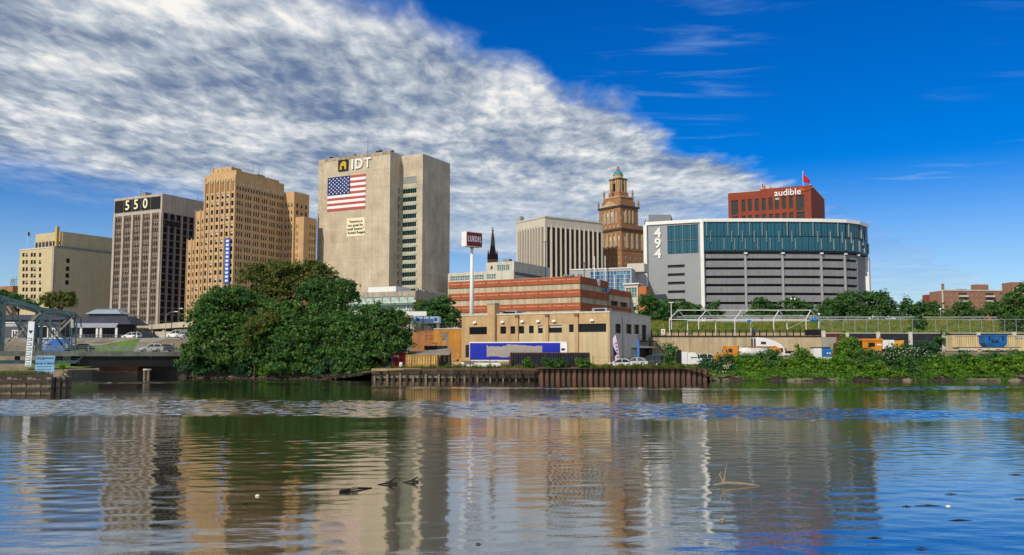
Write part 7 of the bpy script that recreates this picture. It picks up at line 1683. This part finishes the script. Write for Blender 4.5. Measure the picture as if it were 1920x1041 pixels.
    MB().box(0, L, .2, 1.6, h(656), h(648.5)).build('trough', DARK, r)
    for a, c in ((.45, .75), (.75, .98)): MB().bar((L * a, .8, h(649)), (L * c, .9, h(635)), .2, .22).build('prop', mat('new_wood', (.50, .27, .12), .9, .2), r)
    MB().bar((L * .98, .9, 0), (L * .98, .9, h(632)), .3, .3).build('mast', GREY, r)
    for a in (.1, .9): boxpart('leg', DARK, r, L * a, L * a + .2, .6, .8, 0, h(656))
    MB().bar((L * .3, .7, h(643)), (L * .55, .7, h(643.6)), .1, .12).build('bar', RUST, r)
    D = 153; x0 = X(855, D); r = thing('forklift', 'yellow forklift with open cage parked beside the shed', 'forklift', (x0, D, 2.15)); yl = mat('forklift_yellow', (.55, .33, .10), .6, .15)
    MB().loft([[(-.75, -.55, .35), (.95, -.55, .35), (.95, .55, .35), (-.75, .55, .35)], [(-.7, -.5, .8), (1.0, -.5, 1.05), (1.0, .5, 1.05), (-.7, .5, .8)]]).build('body', yl, r); boxpart('counterweight', yl, r, .55, 1.05, -.5, .5, 1.0, 1.3); boxpart('seat', BLACK, r, .1, .5, -.25, .25, .95, 1.3)
    q = MB()
    for x in (-.55, .65):
        for y_ in (-.48, .48): q.bar((x, y_, .8), (x * .85, y_ * .9, 2.1), .07, .07)
    q.box(-.55, .62, -.48, .48, 2.1, 2.18); q.build('overhead_guard', mat('guard_tan', (.45, .32, .16), .7, .1), r)
    q = MB()
    for y_ in (-.3, .3): q.bar((-.9, y_, .1), (-.9, y_, 2.5), .1, .1)
    q.bar((-.9, -.3, 2.4), (-.9, .3, 2.4), .08, .08); q.build('mast', BLACK, r)
    for y_ in (-.3, .3): boxpart('fork', BLACK, r, -2.0, -.95, y_ - .06, y_ + .06, .1, .16)
    for x in (-.55, .7):
        for s in (-1, 1): wheel(r, x, s * .5, .3, .2)
    # two pale bags by the fork lift and a white drum by the red container
    for lab, px, D_ in (('white drum standing before the red container', 752, 151.5), ('white sack on the ground below the forklift', 868, 151)):
        q = MB(); q.loft([[(rr_ * math.cos(t), rr_ * math.sin(t), z_) for t in np.linspace(0, 6.283, 12, endpoint=False)] for rr_, z_ in ((.26, 0), (.30, .1), (.29, .42), (.31, .46), (.29, .5), (.29, .8), (.22, .88), (.1, .9))]); o = q.build('white_drum', WHITE, None, (X(px, D_), D_, 2.08), smooth=True); tag(o, lab, 'drum')
    D = 151.2; x0 = X(866, D); r = thing('pipe_stack', 'bundle of white pipes lying below the blue trailer', 'pipes', (x0, D, 2.1))
    for i in range(6): MB().cyl((.1 * i, .2 + .24 * (i % 3), .13 + .22 * (i // 3)), .12, X(935, D) - x0 - .3 * (i % 2), 8, axis='x').build('pipe', WHITE, r)
trucks()

# ------------------------------------------------------------------ person on the promenade
def person():
    r = thing('person', 'person in blue shirt and dark trousers walking behind the railing', 'person', P(1416, 640, 183.2)); r.location = (X(1416, 183.2), 183.2, 7.8); r.rotation_euler = (0, 0, -.5); r.scale = (1.12, 1.12, 1.12)
    J = [('pelvis', (0, 0, .95), .15), ('waist', (0, .01, 1.1), .14), ('chest', (0, .02, 1.35), .17), ('neck', (0, .01, 1.52), .06), ('head0', (0, -.01, 1.60), .085), ('head1', (0, -.02, 1.72), .095), ('crown', (0, -.01, 1.79), .06),
         ('shL', (.19, .02, 1.45), .075), ('elL', (.25, -.04, 1.18), .052), ('wrL', (.23, -.20, 1.0), .04), ('haL', (.22, -.26, .95), .045), ('shR', (-.19, .02, 1.45), .075), ('elR', (-.25, .08, 1.17), .052), ('wrR', (-.25, .02, .93), .04), ('haR', (-.25, -.01, .86), .045),
         ('hiL', (.10, 0, .92), .10), ('knL', (.11, -.12, .50), .068), ('anL', (.11, -.10, .09), .045), ('toL', (.12, -.28, .04), .035), ('hiR', (-.10, 0, .92), .10), ('knR', (-.10, .04, .48), .068), ('anR', (-.10, .26, .12), .045), ('toR', (-.11, .12, .04), .035)]
    E = ['pelvis-waist', 'waist-chest', 'chest-neck', 'neck-head0', 'head0-head1', 'head1-crown', 'chest-shL', 'shL-elL', 'elL-wrL', 'wrL-haL', 'chest-shR', 'shR-elR', 'elR-wrR', 'wrR-haR', 'pelvis-hiL', 'hiL-knL', 'knL-anL', 'anL-toL', 'pelvis-hiR', 'hiR-knR', 'knR-anR', 'anR-toR']
    ix = {n: i for i, (n, _, _) in enumerate(J)}; me = bpy.data.meshes.new('body'); me.from_pydata([p for _, p, _ in J], [tuple(ix[a] for a in e.split('-')) for e in E], [])
    o = bpy.data.objects.new('body', me); COL.objects.link(o); sk = o.modifiers.new('skin', 'SKIN'); o.modifiers.new('sub', 'SUBSURF').render_levels = 2
    for i, (_, _, rad) in enumerate(J): me.skin_vertices[0].data[i].radius = (rad, rad)
    me.skin_vertices[0].data[0].use_root = True
    dg = bpy.context.evaluated_depsgraph_get(); bm = bpy.data.meshes.new_from_object(o.evaluated_get(dg)); bpy.data.objects.remove(o); bm.name = 'body'
    bm.materials.clear()
    for m_ in (mat('skin_tone', (.35, .20, .13), .6, 0), mat('shirt_blue', (.03, .12, .30), .8, .1), mat('trouser_dark', (.02, .02, .028), .8, .1)): bm.materials.append(m_)
    for p in bm.polygons:
        c = p.center; p.material_index = 2 if c.z < .98 and abs(c.x) < .2 else (0 if c.z > 1.51 or (abs(c.x) > .2 and c.z < 1.16) else 1); p.use_smooth = True
    b = link('body', bm, r)
    MB().loft([[(rr_ * math.cos(t), -.005 + rr_ * math.sin(t), z_) for t in np.linspace(0, 6.283, 12, endpoint=False)] for rr_, z_ in ((.10, 1.68), (.113, 1.74), (.10, 1.81), (.04, 1.84))]).build('hair', mat('hair_dark', (.02, .015, .012), .8, 0), r, smooth=True)
person()

# ------------------------------------------------------------------ flotsam
def flotsam():
    def wp(px, py): d = ray(px, py); t = -CAMZ / d[2]; return (d[0] * t, d[1] * t, 0)
    wood = mat('driftwood_dark', (.02, .016, .012), .8, .3); pale = mat('driftwood_pale', (.27, .21, .15), .9, .3, 2)
    a, b = wp(637, 923), wp(697, 915); c = [(p - q) for p, q in zip(b, a)]
    q = MB(); q.tube([(0, 0, .02), (c[0] * .5, c[1] * .5, .05), (c[0], c[1], .0)], [.04, .04, .015], 7); q.tube([(c[0] * .35, c[1] * .35 - .03, .07), (c[0] * .55, c[1] * .55 - .03, .07)], [.045, .04], 6, 1)
    tag(q.build('floating_log', [wood, pale], None, a), 'long dark log floating in the reflection of the concrete tower', 'log', 'driftwood on the river')
    for lab, px, py, s in (('forked dark branch floating right of the long log', 728, 909, 1.0), ('smaller forked branch drifting beside the forked branch', 772, 905, .8)):
        q = MB(); q.tube([(-.35 * s, 0, 0), (.0, .05, .05), (.28 * s, .1, .03)], [.012, .035, .02], 6); q.tube([(0, .05, .05), (.24 * s, .12, .22 * s)], [.04, .015], 5); q.tube([(.02, .05, .03), (.26 * s, -.1, .02)], [.035, .015], 5)
        tag(q.build('floating_branch', wood, None, wp(px, py)), lab, 'branch', 'driftwood on the river')
    o = wp(1362, 912); q = MB(); q.tube([(-.42, 0, .03), (-.05, 0, .1), (.35, .02, .09), (.75, .05, .05), (1.05, .05, .02)], [.02, .05, .045, .03, .012], 7); q.tube([(-.08, 0, .1), (-.2, 0, .35), (-.16, .02, .45)], [.04, .025, .01], 5); q.tube([(-.1, 0, .1), (-.02, .05, .4), (.08, .1, .78)], [.025, .015, .006], 5); q.tube([(-.06, 0, .12), (-.04, .02, .36)], [.03, .015], 5)
    tag(q.build('drift_snag', pale, None, o), 'pale drifting snag with upright twigs right of centre', 'snag', 'driftwood on the river')
    foam = mat('foam_white', (.75, .68, .58), .7, .1); rr = np.random.default_rng(9)
    def lump(px, py, s, m, name, lab, cat, grp):
        q = MB(); q.loft([[(s * k * math.cos(t) * (1 + .25 * rr.uniform(-1, 1)), s * .7 * k * math.sin(t), z * s) for t in np.linspace(0, 6.283, 8, endpoint=False)] for k, z in ((.8, -.2), (1, .1), (.8, .4), (.3, .55))]); tag(q.build(name, m, None, wp(px, py), smooth=True), lab, cat, grp)
    g = 'litter floating on the river'
    lump(483, 930, .075, foam, 'foam_lump', 'cream foam lump floating left of the concrete tower reflection', 'litter', g); lump(1355, 975, .07, pale, 'foam_lump', 'small tan lump floating below the drifting snag', 'litter', g); lump(1778, 950, .07, foam, 'foam_lump', 'white foam lump floating at the lower right', 'litter', g)
    for lab, px, py, s in (('leaf litter strip left of the white foam lump', 1740, 949, .35), ('dark twig above the white foam lump', 1783, 927, .18), ('dark twig floating far right', 1905, 891, .25), ('thin dark twig at the lower right', 1800, 977, .3), ('dark twig under the red brick reflection', 1640, 1010, .16), ('small dark leaf clump near the bottom right', 1728, 1029, .12), ('dark twig at the right edge', 1915, 937, .2), ('small dark leaf in the sky reflection centre', 897, 1021, .06), ('tiny dark leaf at the lower left', 460, 945, .08), ('dark twig left of the leaf litter strip', 1700, 950, .12)):
        q = MB(); q.tube([(-s, 0, .005), (0, s * .2, .02), (s, -.05 * s, .005)], [.006, .014, .006], 5); q.tube([(0, s * .2, .01), (s * .5, s * .5, .01)], [.01, .005], 5); tag(q.build('floating_twig', wood, None, wp(px, py)), lab, 'twig', 'driftwood on the river')
flotsam()
